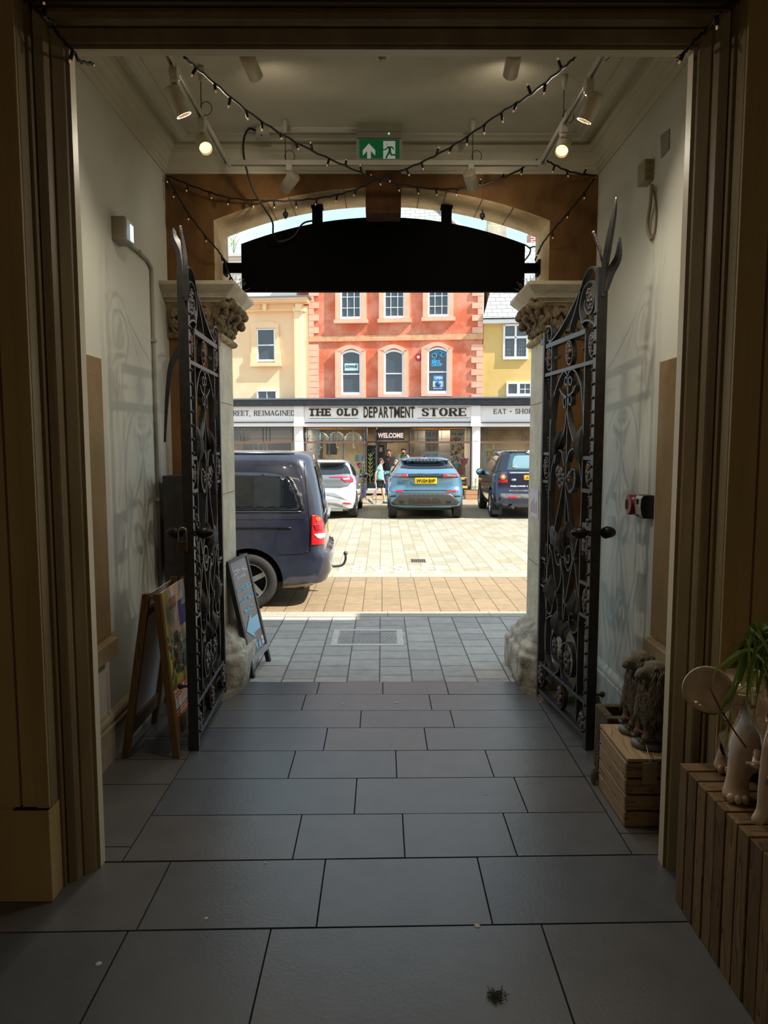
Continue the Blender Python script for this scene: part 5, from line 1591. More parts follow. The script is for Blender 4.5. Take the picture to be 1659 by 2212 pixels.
    def hit(s, px, py):
        h = s.bvh.ray_cast(CAMLOC, ray(px, py).normalized())
        if h[0] is None: return s.t.location, V((0, -1, 0))
        n = h[1]; n = n if n.dot(ray(px, py)) < 0 else -n
        return h[0], n


def rect(x0, y0, x1, y1): return [(x0, y1), (x1, y1), (x1, y0), (x0, y0)]


def px2m(p, n): return n * (p - CAMLOC).length / FPX


# ---------------------------------------------------------------- blue compact SUV, seen from behind
EVO = M('paint_steel_blue', (96, 136, 160), .22, .35, coat=1.0)
gy = G(918, 1118).y
car = Car('car', 'steel blue SUV with a full yellow number plate, parked facing the shop', 'car', (1.165, gy - .62, 0), 0.0,
          [(.30, .16, 4.0, .84, .25), (.36, .06, 4.25, .95, .25), (.50, .0, 4.33, .985, .24), (.62, -.02, 4.35, .995, .24), (.76, .0, 4.35, 1.0, .26), (.80, .05, 4.35, 1.0, .28), (.93, .08, 4.30, .995, .30), (1.04, .07, 4.2, .975, .30), (1.10, .06, 3.9, .955, .30), (1.15, .05, 3.35, .93, .30),
           (1.20, .08, 3.1, .90, .30), (1.27, .15, 2.9, .855, .3), (1.36, .30, 2.65, .80, .3), (1.48, .50, 2.4, .73, .28), (1.545, .58, 2.2, .675, .26), (1.56, .42, 2.15, .665, .26), (1.60, .45, 2.0, .62, .26), (1.635, .62, 1.8, .5, .26), (1.645, .9, 1.6, .3, .2)],
          EVO, (.62 + .0, 3.3), .875, .375, None)
t = car.t
W0 = car.patch([(865, 1010.8), (870, 1001), (877, 993.5), (888, 991.6), (948, 991.8), (961, 994), (971, 1001.5), (980, 1011.5), (950, 1012.8), (918, 1013.2), (885, 1012.8)], 'rear_window', CGLASS, .012)
car.patch([(846, 1023.5), (990, 1023.5), (989, 1031.5), (975, 1032.5), (957, 1032.5), (880, 1032), (860, 1031.5), (846, 1031)], 'tail_band', M('gloss_black', (16, 17, 19), .08, coat=1.0), .010)
for nm, x0, x1 in (('tail_lamp', 852, 881), ('tail_lamp', 957, 987)):
    o = car.patch(rect(x0, 1025, x1, 1030), nm, M('lamp_smoked', (112, 92, 94), .1, coat=1.0), .018)
    car.patch(rect(x0 + (2 if x0 < 900 else 1), 1025.6, x0 + 11, 1029.6) if x0 > 900 else rect(x1 - 12, 1025.6, x1 - 1, 1029.6), 'red_lens', LAMPR, .026, o)
    if x0 > 900: car.patch(rect(x1 - 9, 1025.4, x1 - 1, 1030), 'red_lens', LAMPR, .026, o)
car.patch([(883, 1033), (957, 1033), (951, 1045), (944, 1050), (896, 1050), (889, 1045)], 'plate_recess', M('paint_blue_deeper', (90, 128, 152), .25, .35, coat=1.0), .004)  # recess drawn as a patch slightly darker than the body paint
pl = car.patch(rect(896, 1032, 943.5, 1045), 'number_plate', PLATEY, .02)
h, n = car.hit(919.8, 1038.5)
b = B(); add_text(b, 'WU24 BVP', h + n * .03, (1, 0, 0), (0, 0, 1), px2m(h, 41), px2m(h, 7.6), ext=.002, bold=.02); b.build('plate_characters', LETTER, pl)
h, n = car.hit(919, 1027)
b = B(); add_text(b, 'R A N G E   R O V E R', h + V((0, -.035, 0)), (1, 0, 0), (0, 0, 1), px2m(h, 66), px2m(h, 3.0), ext=.002, bold=.01); b.build('tailgate_lettering', M('letter_silver', (150, 152, 156), .3, .8), t)
h, n = car.hit(875.5, 1039)
b = B(); add_text(b, 'EVOQUE', h + n * .012, (1, 0, 0), (0, 0, 1), px2m(h, 14), px2m(h, 2.2), ext=.002, bold=.01); b.build('badge_lettering', LETTER, t)
car.patch([(858, 1058.6), (976, 1058.6), (976, 1060.4), (858, 1060.4)], 'shut_line', BLACKP)
for x0, x1 in ((852.5, 872), (963.5, 987)):
    car.patch([(x0, 1063), (x1, 1063), (x1 - 2, 1058.6), (x0 + 2, 1059.5)], 'reflector', LAMPR)
car.patch([(845, 1086), (866, 1066), (880, 1065), (960, 1065), (972, 1066), (992, 1084), (986, 1091), (918, 1093), (850, 1091)], 'diffuser', M('satin_silver_grey', (82, 80, 78), .35, .4), .012)
for x0, x1 in ((884, 898), (902, 932), (936, 951)): car.patch([(x0 - 2, 1088), (x1 + 2, 1088), (x1, 1077), (x1 - 3, 1075.5), (x0 + 3, 1075.5), (x0, 1077)], 'diffuser_panel', M('satin_dark_grey', (66, 60, 54), .4, .3), .02)
for x0, x1 in ((862, 872), (964, 974)): car.patch(rect(x0, 1082, x1, 1087), 'exhaust_trim', BLACKP, .022)
for x0, x1 in ((842, 858), (978, 995)): car.patch([(x0, 1074), (x1, 1073), (x1 - 3, 1069.5), (x0 + 3, 1070.5)], 'bumper_vent', BLACKP, .008)
b = B(); b.box(*(car.w(-.72, .5, .22)), *(car.w(.72, .7, .34))); b.tube([car.w(-.7, .6, .25), car.w(0, .55, .3), car.w(.7, .6, .25)], .04, 8); b.build('rear_axle', DARKG, t)
b = B(); b.box(*car.w(-.8, .9, .26), *car.w(.8, 3.9, .32)); b.build('underbody', DARKG, t)
for sd in (-1, 1):
    c = car.w(sd * 1.0, 2.75, 1.13); b = B(); b.ball(c, (.12, .09, .085), 12, 8); b.beam(c, car.w(sd * .86, 2.8, 1.1), .05, .04); o = b.build('mirror', M('gloss_black'), t, smooth=True)
    b = B(); b.ball(c + V((0, -.05, 0)), (.095, .05, .065), 12, 8); b.build('mirror_glass', M('mirror_glass', (150, 190, 190), .05, .9), o)
b = B(); p = car.w(0, .95, 1.64); b.hexa([p + V((-.015, -.08, 0)), p + V((.015, -.08, 0)), p + V((.015, .08, 0)), p + V((-.015, .08, 0))], [p + V((-.004, -.07, .07)), p + V((.004, -.07, .07)), p + V((.004, -.03, .06)), p + V((-.004, -.03, .06))]); b.build('roof_fin', BLACKP, t)
for sd in (-1, 1): b = B(); b.tube([car.w(sd * .93, .28, 1.06), car.w(sd * .955, .5, 1.0)], .004, 5); b.build('side_seam', BLACKP, t)

# ---------------------------------------------------------------- dark blue boxy SUV on the right
FRE = M('paint_navy', (26, 34, 64), .16, .2, coat=1.0)
car = Car('car', 'dark navy boxy SUV half hidden by the right pillar', 'car', (3.93, gy - .55, 0), -.024,
          [(.32, .12, 4.2, .86, .2), (.42, .02, 4.42, .93, .2), (.60, .0, 4.48, .955, .2), (.64, .03, 4.5, .955, .18), (1.00, .05, 4.45, .96, .18), (1.12, .06, 4.35, .95, .18), (1.17, .07, 3.9, .94, .18), (1.20, .07, 3.4, .93, .18), (1.24, .08, 3.2, .915, .18),
           (1.45, .15, 2.95, .85, .18), (1.66, .24, 2.7, .78, .18), (1.76, .28, 2.55, .73, .2), (1.80, .26, 2.45, .68, .22), (1.825, .45, 2.2, .5, .2)],
          FRE, (.80, 3.46), .86, .375, .46)
t = car.t
car.patch([(1094, 1016), (1101.5, 980.5), (1120, 978.5), (1170, 978.5), (1170, 1017)], 'rear_window', M('tailgate_glass', (60, 82, 92), .05, spec=1.0), .010)
o = car.patch([(1106, 1009), (1106.5, 997), (1110, 987), (1116, 984.5), (1170, 984), (1170, 1013), (1112, 1013)], 'inner_glass', M('tailgate_glass_pale', (120, 156, 166), .06, spec=1.0), .016)
b = B(); h, n = car.hit(1113.8, 1008); b.box(h.x - px2m(h, 6.2), h.y - .02, h.z - px2m(h, .7), h.x + px2m(h, 6.2), h.y - .016, h.z + px2m(h, .7)); b.box(h.x - px2m(h, .8), h.y - .02, h.z - px2m(h, 4), h.x + px2m(h, .8), h.y - .016, h.z + px2m(h, 4)); b.build('cross_sticker', WHITEF, t)
car.patch(rect(1101, 1019.8, 1170, 1022.6), 'tailgate_chrome', CHROME, .012)
car.patch([(1079, 1038), (1081, 1022), (1086, 1019.5), (1093, 1019.5), (1096, 1027), (1096, 1038)], 'lamp_housing', M('lamp_smoke', (70, 66, 64), .12, coat=1.0))
b = B(); h, n = car.hit(1085.8, 1030.6); b.lathe([(.075, 0), (.075, .012), (.045, .016)], h + V((0, -.03, 0)) - V((0, .0, 0)), 18, (0, -1, 0)); b.build('round_lamp', M('lamp_amber', (232, 104, 40), .12, coat=1.0), t)
b = B(); b.lathe([(.042, 0), (.03, .02), (.001, .022)], h + V((0, -.042, 0)), 14, (0, -1, 0)); b.build('lamp_centre', LAMPC, t)
car.patch(rect(1077, 1037, 1096, 1042.6), 'tail_lamp', LAMPR, .012)
b = B(); h, n = car.hit(1109.6, 1036.7); b.lathe([(.001, .0), (1, .0), (1, .01), (.001, .012)], (0, 0, 0), 20, (0, -1, 0)); b.move(Matrix.Translation(h + V((0, -.012, 0))) @ Matrix.Diagonal((.068, 1, .034, 1))); b.build('oval_badge', M('badge_green', (148, 176, 160), .3, .3), t)
pl = car.patch(rect(1131.5, 1026.5, 1178, 1037), 'number_plate', M('plate_amber', (246, 178, 20), .4), .014)
h, n = car.hit(1139, 1031.8); b = B(); add_text(b, 'W', h + V((0, -.03, 0)), (1, 0, 0), (0, 0, 1), px2m(h, 5), px2m(h, 6.4), ext=.002, bold=.02); b.build('plate_characters', LETTER, pl)
h, n = car.hit(1121, 1050); b = B(); add_text(b, 'FREELANDER 2', h + V((0, -.03, 0)), (1, 0, 0), (0, 0, 1), px2m(h, 37), px2m(h, 3.2), ext=.003, bold=.04); b.build('tailgate_lettering', M('letter_white', (226, 226, 230), .3), t)
car.patch(rect(1100, 1059, 1170, 1061), 'tailgate_edge', CHROME, .01)
car.patch([(1080, 1066), (1170, 1068), (1170, 1078), (1086, 1077), (1080, 1074)], 'bumper_insert', M('bumper_grey', (104, 100, 98), .6), .01)
car.patch(rect(1099, 1072.6, 1117, 1075.4), 'reflector', LAMPR, .016)
b = B(); b.box(*car.w(-.5, .1, .34), *car.w(.6, .3, .42)); b.tube([car.w(-.6, .2, .33), car.w(-.45, -.02, .32)], .035, 10); b.box(*car.w(-.3, .3, .26), *car.w(.5, .9, .34)); b.box(*car.w(-.8, .9, .28), *car.w(.8, 3.9, .34)); b.build('exhaust', DARKG, t)
b = B(); b.box(*car.w(-.94, .46, .10), *car.w(-.68, .50, .50)); b.build('mudflap', M('mudflap_rubber', (74, 72, 70), .8), t)
# left side windows and bright strip
car.patch([(1083, 1018), (1096, 978), (1085, 981.5), (1078, 987), (1072, 995), (1062, 1018), (1060, 1024), (1068, 1022)], 'side_window', CGLASS, .006)
for xa, ya, xb, yb_ in ((1066, 1019, 1076, 990), (1073, 1020, 1084, 984)): car.patch([(xa, ya), (xa + 1.4, ya), (xb + 1.2, yb_), (xb, yb_)], 'window_pillar', BLACKP, .012)
c = car.w(-1.03, 2.75, 1.17); b = B(); b.ball(c, (.12, .09, .11), 12, 8); b.beam(c, car.w(-.88, 2.8, 1.13), .05, .05); o = b.build('mirror', M('gloss_black'), t, smooth=True)
b = B(); b.ball(c + V((0, -.05, 0)), (.095, .05, .085), 12, 8); b.build('mirror_glass', M('mirror_glass'), o)
car.patch([(1146, 982), (1139, 979.5), (1136.5, 977), (1141, 975), (1150, 974.5), (1160, 976), (1160, 982)], 'wiper_cap', LAMPC, .03)

# ---------------------------------------------------------------- silver hatchback behind the van
SIL = M('paint_silver_white', (206, 210, 212), .25, .3, coat=1.0)
g2 = G(760, 1117).y
car = Car('car', 'silver white hatchback with red light bar, mostly behind the dark van', 'car', (-1.605, g2 - .60, 0), -.022,
          [(.22, .20, 3.9, .80, .3), (.28, .06, 4.1, .87, .3), (.45, .0, 4.2, .90, .3), (.60, .02, 4.22, .905, .32), (.72, .08, 4.22, .90, .34), (.95, .12, 4.1, .89, .34), (1.02, .13, 3.7, .88, .34), (1.06, .13, 3.4, .865, .34), (1.14, .17, 3.2, .83, .32),
           (1.30, .32, 2.9, .755, .3), (1.42, .46, 2.65, .70, .28), (1.50, .48, 2.5, .65, .26), (1.515, .30, 2.45, .64, .26), (1.55, .36, 2.3, .58, .26), (1.57, .6, 2.0, .4, .2)],
          SIL, (.62, 3.39), .80, .345, .40)
t = car.t
car.patch([(690, 1015), (692, 1001), (744, 1001), (752, 1011), (757, 1023), (715, 1026), (690, 1026)], 'rear_window', CGLASS, .016)
car.patch([(690, 1026), (757, 1023), (760, 1040), (752, 1050), (735, 1053.5), (690, 1053)], 'tailgate', M('paint_grey_tailgate', (124, 130, 134), .25, .3, coat=1.0), .012)
car.patch([(712, 1030.2), (742, 1029.6), (758, 1030), (762, 1035), (762, 1041), (744, 1041.5), (737, 1035), (735, 1032.6), (712, 1032.2)], 'light_bar', M('lamp_bar_red', (214, 40, 60), .15, coat=1.0), .024)
car.patch(rect(741, 1034, 754, 1036), 'lit_segment', M('lamp_pink', (250, 200, 206), .3), .03)
car.patch([(739, 1087.5), (743, 1085.2), (755, 1086), (760, 1088.4), (750, 1089)], 'reflector', LAMPR, .01)
car.patch([(700, 1064), (722, 1065), (738, 1073), (750, 1080), (720, 1073), (700, 1070)], 'bumper_crease', M('paint_silver_dark', (150, 150, 148), .3, .3), .008)
car.patch([(700, 1084), (730, 1087), (755, 1098), (738, 1096), (718, 1091), (700, 1090)], 'bumper_crease', MATS['paint_silver_dark'], .008)
b = B(); b.box(*car.w(-.6, -.02, .22), *car.w(.55, .2, .27)); b.box(*car.w(-.75, .3, .2), *car.w(.75, 3.8, .28)); b.build('lower_valance', M('valance_grey', (146, 140, 134), .6), t)
car.patch([(762, 1026), (755, 1003), (757, 1001.5), (764, 1010), (769, 1022), (770, 1030)], 'side_window', CGLASS, .006)
c = car.w(1.0, 2.75, 1.07); b = B(); b.ball(c, (.13, .10, .10), 12, 8); b.beam(c, car.w(.84, 2.8, 1.0), .05, .04); o = b.build('mirror', M('gloss_black'), t, smooth=True)
b = B(); p = car.w(0.0, .9, 1.57); b.hexa([p + V((-.015, -.08, 0)), p + V((.015, -.08, 0)), p + V((.015, .08, 0)), p + V((-.015, .08, 0))], [p + V((-.004, -.07, .07)), p + V((.004, -.07, .07)), p + V((.004, -.03, .06)), p + V((-.004, -.03, .06))]); b.build('roof_fin', BLACKP, t)
h, n = car.hit(776, 1040); b = B(); b.ball(car.w(.90, 2.2, .80), (.015, .12, .04), 8, 6); b.build('indicator', M('lamp_yellow', (240, 200, 90), .2), t)

# ---------------------------------------------------------------- the dark van in front of the pavement
VAN = M('paint_midnight', (38, 42, 60), .24, .2, coat=1.0, col2=(66, 68, 78), scale=1.3, lo=.4, hi=.75)  # grey mottle puts dust and ground-reflected light into the paint colour
RZ = radians(93)
fw = V((-sin(RZ), cos(RZ), 0)); lat = V((cos(RZ), sin(RZ), 0))
wc = G(537, 1317); rear = wc + V((0, .115, 0)) - fw * 1.0 + lat * .85
car = Car('van', 'dark blue people carrier van with tow hook and flank greyed for dust and ground light, parked along the kerb', 'van', (rear.x, rear.y, 0), RZ,
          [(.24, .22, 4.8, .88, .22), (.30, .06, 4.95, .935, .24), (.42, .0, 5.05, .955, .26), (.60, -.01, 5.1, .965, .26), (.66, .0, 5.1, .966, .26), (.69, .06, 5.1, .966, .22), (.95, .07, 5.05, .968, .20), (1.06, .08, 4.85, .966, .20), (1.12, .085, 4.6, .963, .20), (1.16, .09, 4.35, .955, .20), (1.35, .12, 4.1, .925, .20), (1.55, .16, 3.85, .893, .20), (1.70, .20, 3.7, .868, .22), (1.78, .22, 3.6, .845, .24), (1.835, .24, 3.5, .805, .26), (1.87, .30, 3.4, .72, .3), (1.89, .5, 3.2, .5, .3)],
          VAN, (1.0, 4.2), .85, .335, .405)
t = car.t
car.patch([(440, 1106), (440, 1016), (505, 1016.5), (575, 1018), (596, 1020), (612, 1023.5), (623, 1028), (632, 1036), (640, 1049), (647, 1066), (657.5, 1100), (656, 1103.5), (650, 1105)], 'window_seal', M('seal_black', (12, 12, 14), .4), .006)
car.patch([(440, 1101), (440, 1020), (505, 1020.5), (575, 1022), (594, 1024), (608, 1027), (618, 1032), (626, 1040), (634, 1055), (645, 1092), (645.5, 1099), (640, 1101)], 'side_window', CGLASS, .012)
car.patch(rect(440, 1104.2, 652, 1106.4), 'window_strip', M('strip_grey', (92, 96, 108), .3, .6), .012)
car.patch(rect(440, 1139.2, 629.5, 1141.8), 'door_rail', M('seal_black'), .008)
car.patch([(440, 1122.2), (672, 1121.4), (672, 1122), (440, 1122.8)], 'body_crease', BLACKP, .003)
car.patch([(655, 1000), (657.5, 1000), (672.5, 1150), (671, 1190), (666, 1192), (669, 1185), (670.5, 1150)], 'panel_seam', M('seal_black'), .003)
car.patch([(666, 1192), (655, 1197), (600, 1199), (600, 1198), (654, 1196), (665, 1190.5)], 'panel_seam', M('seal_black'), .003)
lamp = car.patch([(671.5, 1177), (672.5, 1112.7), (680, 1113), (688, 1116), (696, 1123), (699, 1134), (700.5, 1150), (700, 1176)], 'tail_lamp', LAMPR, .014)
car.patch([(679, 1121), (683, 1117), (689, 1118.5), (689.5, 1124), (684, 1126)], 'amber_lens', M('lamp_amber'), .02, lamp)
car.patch([(677, 1154), (686, 1152), (699.5, 1151), (699.5, 1160), (690, 1163.5), (684, 1162)], 'clear_lens', LAMPC, .02, lamp)
car.patch([(676, 1133), (690, 1132), (696, 1140), (695, 1145), (680, 1145)], 'inner_lens', M('lamp_deep', (150, 8, 20), .2, coat=1.0), .02, lamp)
# tailgate window and bumper seen almost edge-on
def rear_panel(pts, name, mat, off=.01, n=6):
    # panel on the tailgate, cast straight forward onto the bodywork
    b = B(); (x0, z0), (x1, z1), (x2, z2), (x3, z3) = pts; g = []
    for j in range(n + 1):
        row = []
        for i in range(n + 1):
            u, q = i / n, j / n; x = (x0 * (1 - u) + x1 * u) * (1 - q) + (x3 * (1 - u) + x2 * u) * q; z = z0 * (1 - q) + z3 * q
            h = car.bvh.ray_cast(car.w(x, -1.0, z), fw)[0]; row.append(b.v((h if h else car.w(x, .1, z)) - fw * off))
        g.append(row)
    for j in range(n):
        for i in range(n): b.f([g[j][i], g[j][i + 1], g[j + 1][i + 1], g[j + 1][i]], True)
    return b.build(name, mat, t)


rear_panel(((-.66, 1.12), (.66, 1.12), (.60, 1.70), (-.60, 1.70)), 'rear_window', CGLASS)
rear_panel(((-.26, .83), (.26, .83), (.26, .94), (-.26, .94)), 'number_plate', PLATEY, .004)
b = B(); b.beam(car.w(-.5, .06, 1.08), car.w(-.1, .05, 1.13), .03, .03); b.build('rear_wiper', M('wiper_grey', (150, 152, 154), .4), t)
b = B(); pts = smoothpath([car.w(-.05, .1, .36), car.w(-.05, -.04, .36), car.w(-.05, -.12, .38), car.w(-.05, -.155, .45), car.w(-.05, -.155, .50)], 5); b.tube(pts, .016, 8); b.ball(car.w(-.05, -.155, .53), (.028, .028, .03), 12, 8); b.build('tow_hook', M('hook_steel', (84, 76, 80), .45, .5), t)
b = B()
for x in (-.80, .80): b.tube([car.w(x * .97, .45, 1.86), car.w(x * .97, 3.2, 1.87)], .012, 6)
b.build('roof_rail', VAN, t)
b = B(); b.box(*car.w(-.8, .35, .2), *car.w(.8, 4.6, .3)); b.build('underbody', DARKG, t)
car.patch([(607, 1266), (690, 1259), (712, 1249), (706, 1258), (690, 1264), (608, 1269)], 'sill_scuff', M('sill_stone', (150, 136, 112), .8), .004)
# ================================================================ people
SKIN = M('skin_fair', (226, 172, 146), .55)
SKIND = M('skin_tan', (172, 118, 88), .55)


def skin(name, vs, es, rad, mat, parent, root=0, sub=2):
    bm = bmesh.new(); ly = bm.verts.layers.skin.verify(); L = []
    off = WLOC[parent]
    for i, (p, r) in enumerate(zip(vs, rad)):
        v = bm.verts.new(V(p) - off); r = r if isinstance(r, tuple) else (r, r); v[ly].radius = r; v[ly].use_root = (i == root); L.append(v)
    for a, c in es: bm.edges.new((L[a], L[c]))
    me = bpy.data.meshes.new(name); bm.to_mesh(me); bm.free()
    o = bpy.data.objects.new(name, me); COL.objects.link(o); o.parent = parent; WLOC[o] = off
    md = o.modifiers.new('skin', 'SKIN'); md.use_smooth_shade = True; md.branch_smoothing = .2
    sm = o.modifiers.new('sub', 'SUBSURF'); sm.levels = sub; sm.render_levels = sub
    bake(o); me = o.data; me.materials.clear(); me.materials.append(mat)
    for p in me.polygons: p.use_smooth = True
    return o


class Fig:
    """J maps joint names to points; f is the facing direction"""
    def __init__(s, label, J, H, f, skinm, hair, hairlen=0.0, group=None):
        s.J = {k: V(v) for k, v in J.items()}; s.H = H; s.f = V(f).normalized(); s.side = s.f.cross(V((0, 0, 1))).normalized()
        g = (s.J['footL'] + s.J['footR']) / 2; s.t = thing('person', label, 'person', (g.x, g.y, min(s.J['footL'].z, s.J['footR'].z)))
        k = H / 1.7; J = s.J; vs, es, rd = [], [], []

        def add(p, r, par=None):
            vs.append(V(p)); rd.append(r); i = len(vs) - 1
            if par is not None: es.append((par, i))
            return i
        pel = add(J['pelvis'], (.13 * k, .10 * k)); ab = add(J['pelvis'].lerp(J['chest'], .5), (.125 * k, .095 * k), pel); ch = add(J['chest'], (.15 * k, .105 * k), ab)
        nk = add(J['neck'], .052 * k, ch); hd = J['head']
        h0 = add(hd - V((0, 0, .07 * k)) + s.f * .005, .062 * k, nk); h1 = add(hd, (.078 * k, .09 * k), h0); h2 = add(hd + V((0, 0, .06 * k)) - s.f * .01, .078 * k, h1)
        add(hd + s.f * .098 * k - V((0, 0, .012 * k)), .016 * k, h1)
        for sd, n in ((-1, 'L'), (1, 'R')):
            sh = add(J['sh' + n], .052 * k, ch); el = add(J['el' + n], .04 * k, sh); wr = add(J['wr' + n], .028 * k, el)
            d = (J['wr' + n] - J['el' + n]).normalized(); pm = add(J['wr' + n] + d * .06 * k, (.036 * k, .018 * k), wr)
            pl_ = d.cross(s.side).normalized() if abs(d.dot(s.side)) < .9 else s.f
            for q in range(4):
                o0 = vs[pm] + pl_ * (q - 1.5) * .018 * k + d * .025 * k; a = add(o0, .0095 * k, pm); c = add(o0 + d * (.035 - .004 * abs(q - 1.2)) * k + s.f * .006 * k, .008 * k, a); add(o0 + d * .058 * k + s.f * .018 * k, .006 * k, c)
            a = add(vs[wr] + d * .03 * k + pl_ * .035 * k, .011 * k, wr); add(vs[a] + d * .035 * k + pl_ * .012 * k, .008 * k, a)
            hp = add(J['hip' + n], .085 * k, pel); kn = add(J['kn' + n], .055 * k, hp); cf = add(J['kn' + n].lerp(J['an' + n], .3), .055 * k, kn); an = add(J['an' + n], .036 * k, cf); add(J['foot' + n], .035 * k, an)
        s.k = k
        s.body = skin('body', vs, es, rd, skinm, s.t)
        b = B(); c = hd + V((0, 0, .03 * k)) - s.f * .018 * k
        R = Matrix((s.side, s.f, V((0, 0, 1)))).transposed()
        b.ball(c + V((0, 0, .018 * k)), (.088 * k, .10 * k, .088 * k), 14, 10, R)
        for v in b.bm.verts:
            r = v.co - c
            if r.dot(s.f) > .045 * k and r.z < .045 * k: v.co -= s.f * .05 * k
        if hairlen: b.ball(c - s.f * .03 * k - V((0, 0, hairlen * .5)), (.085 * k, .07 * k, hairlen), 12, 8, R)
        b.build('hair', hair, s.t)
        for sd in (-1, 1):
            b = B(); b.ball(hd + s.f * .083 * k + s.side * .032 * k * sd + V((0, 0, .016 * k)), .0085 * k, 8, 6); b.build('eye', M('eye_dark', (40, 30, 26), .3), s.t)
            b = B(); b.ball(hd + s.side * .085 * k * sd - s.f * .005 + V((0, 0, -.002)), (.012 * k, .02 * k, .03 * k), 8, 6, R); b.build('ear', skinm, s.t)
        b = B(); b.ball(hd + s.f * .079 * k - V((0, 0, .05 * k)), (.022 * k, .01 * k, .006 * k), 8, 5, R); b.build('mouth', M('lip', (176, 96, 90), .5), s.t)

    def shirt(s, name, mat, sleeve=.5, loose=1.12, hem=0.0, hood=None):
        J, k = s.J, s.k; vs = [J['pelvis'] + V((0, 0, .04 - hem)), J['pelvis'].lerp(J['chest'], .5), J['chest'], J['neck'] - V((0, 0, .03 * k))]
        rd = [(.165 * k * loose, .145 * k * loose), (.155 * k * loose, .14 * k * loose), (.18 * k * loose, .15 * k * loose), .07 * k]; es = [(0, 1), (1, 2), (2, 3)]
        for n in 'LR':
            a = len(vs); vs.append(J['sh' + n]); rd.append(.078 * k); es.append((2, a))
            e = J['sh' + n].lerp(J['el' + n], min(1, sleeve)); vs.append(e); rd.append(.07 * k if sleeve < 1 else .06 * k); es.append((a, a + 1))
            if sleeve > 1: vs.append(J['el' + n].lerp(J['wr' + n], .95)); rd.append(.04 * k); es.append((a + 1, a + 2))
        return skin(name, vs, es, rd, mat, s.t, 1)

    def legs(s, name, mat, ln=.6, r0=.105, r1=.09):
        J, k = s.J, s.k; vs = [J['pelvis'] + V((0, 0, .03))]; rd = [(.145 * k, .12 * k)]; es = []
        for n in 'LR':
            a = len(vs); vs.append(J['hip' + n]); rd.append(r0 * k); es.append((0, a))
            if ln <= 1: vs.append(J['hip' + n].lerp(J['kn' + n], ln)); rd.append(r1 * k); es.append((a, a + 1))
            else:
                vs.append(J['kn' + n]); rd.append(.075 * k); vs.append(J['an' + n] + V((0, 0, .02))); rd.append(.06 * k); es += [(a, a + 1), (a + 1, a + 2)]
        return skin(name, vs, es, rd, mat, s.t, 0)

    def shoes(s, mat, sock=None):
        for n in 'LR':
            a, f = s.J['an' + n], s.J['foot' + n]; d = (f - a); k = s.k
            fd = s.J.get('toe' + n); fd = (fd - f).normalized() if fd is not None else s.f
            sd = fd.cross(V((0, 0, 1))).normalized(); up = sd.cross(fd)
            b = B(); rr = []
            for tt, w, h in ((-.09, .03, .05), (-.06, .04, .075), (0, .042, .075), (.07, .048, .055), (.13, .045, .04), (.17, .02, .02)):
                c = f + fd * tt * k; rr.append([c + sd * (w * k * cos(q)) + up * (max(-.3, sin(q)) * h * k) for q in [2 * pi * i / 10 for i in range(10)]])
            b.loft(rr); b.build('shoe', mat, s.t)
            if sock: b = B(); b.tube([f + V((0, 0, .04)), a + V((0, 0, .02))], .042 * k, 10); b.build('sock', sock, s.t)


def stand(x, y, z, H, f, arm=0.0, head=(0, 0), hip=.0):
    """upright figure, feet at z"""
    k = H / 1.7; f = V(f).normalized(); s = f.cross(V((0, 0, 1))).normalized(); o = V((x, y, z))
    J = {'pelvis': o + V((0, 0, .93 * k)), 'chest': o + V((0, 0, 1.28 * k)), 'neck': o + V((0, 0, 1.46 * k)) + f * .01, 'head': o + V((0, 0, 1.59 * k)) + f * (.03 + head[0]) + V((0, 0, -head[1]))}
    for n, sd in (('L', -1), ('R', 1)):
        J['sh' + n] = o + V((0, 0, 1.40 * k)) + s * .18 * k * sd; J['el' + n] = o + V((0, 0, 1.12 * k)) + s * .23 * k * sd - f * .02 + f * arm * .1
        J['wr' + n] = o + V((0, 0, (.88 + .2 * arm) * k)) + s * .2 * k * sd + f * (.08 + .22 * arm)
        J['hip' + n] = o + V((0, 0, .88 * k)) + s * .09 * k * sd; J['kn' + n] = o + V((0, 0, .48 * k)) + s * .1 * k * sd + f * .02; J['an' + n] = o + V((0, 0, .09 * k)) + s * .1 * k * sd; J['foot' + n] = o + V((0, 0, .045 * k)) + s * .1 * k * sd + f * .05
    return J


Yb = G(820, 1088).y
pb = lambda x, y, dy=0.0: P(x, y, Yb + dy) if dy == 0 else P(x, y, Yb) + V((0, dy, 0))
J = {'pelvis': pb(821.5, 1037), 'chest': pb(821, 1014), 'neck': pb(822.3, 1003.5), 'head': pb(824, 997.2), 'shL': pb(820, 1007.5, .15), 'shR': pb(820, 1008, -.15), 'elR': pb(811.5, 1023, -.2), 'wrR': pb(811, 1039.5, -.17),
     'elL': pb(826, 1024, .18), 'wrL': pb(829, 1037, .15), 'hipR': pb(821, 1041, -.07), 'hipL': pb(822.5, 1041, .07), 'knR': pb(814.5, 1059, -.07), 'anR': pb(801.5, 1078, -.06), 'footR': pb(799.5, 1083.6, -.06), 'toeR': pb(806.5, 1089.0, -.06),
     'knL': pb(826.5, 1061, .07), 'anL': pb(831, 1082, .06), 'footL': pb(832, 1086.6, .06)}
boy = Fig('boy in a mint green T-shirt and black shorts striding along the pavement', J, 1.55, (1, -.05, 0), SKIN, M('hair_brown', (70, 46, 34), .7))
boy.shirt('t_shirt', M('mint_cotton', (140, 218, 200), .85), .55, 1.08, hem=.06)
boy.legs('shorts', M('black_shorts', (38, 38, 42), .8), .72, .11, .10)
boy.shoes(M('trainer_teal', (50, 92, 104), .6), M('sock_white', (240, 240, 240), .8))
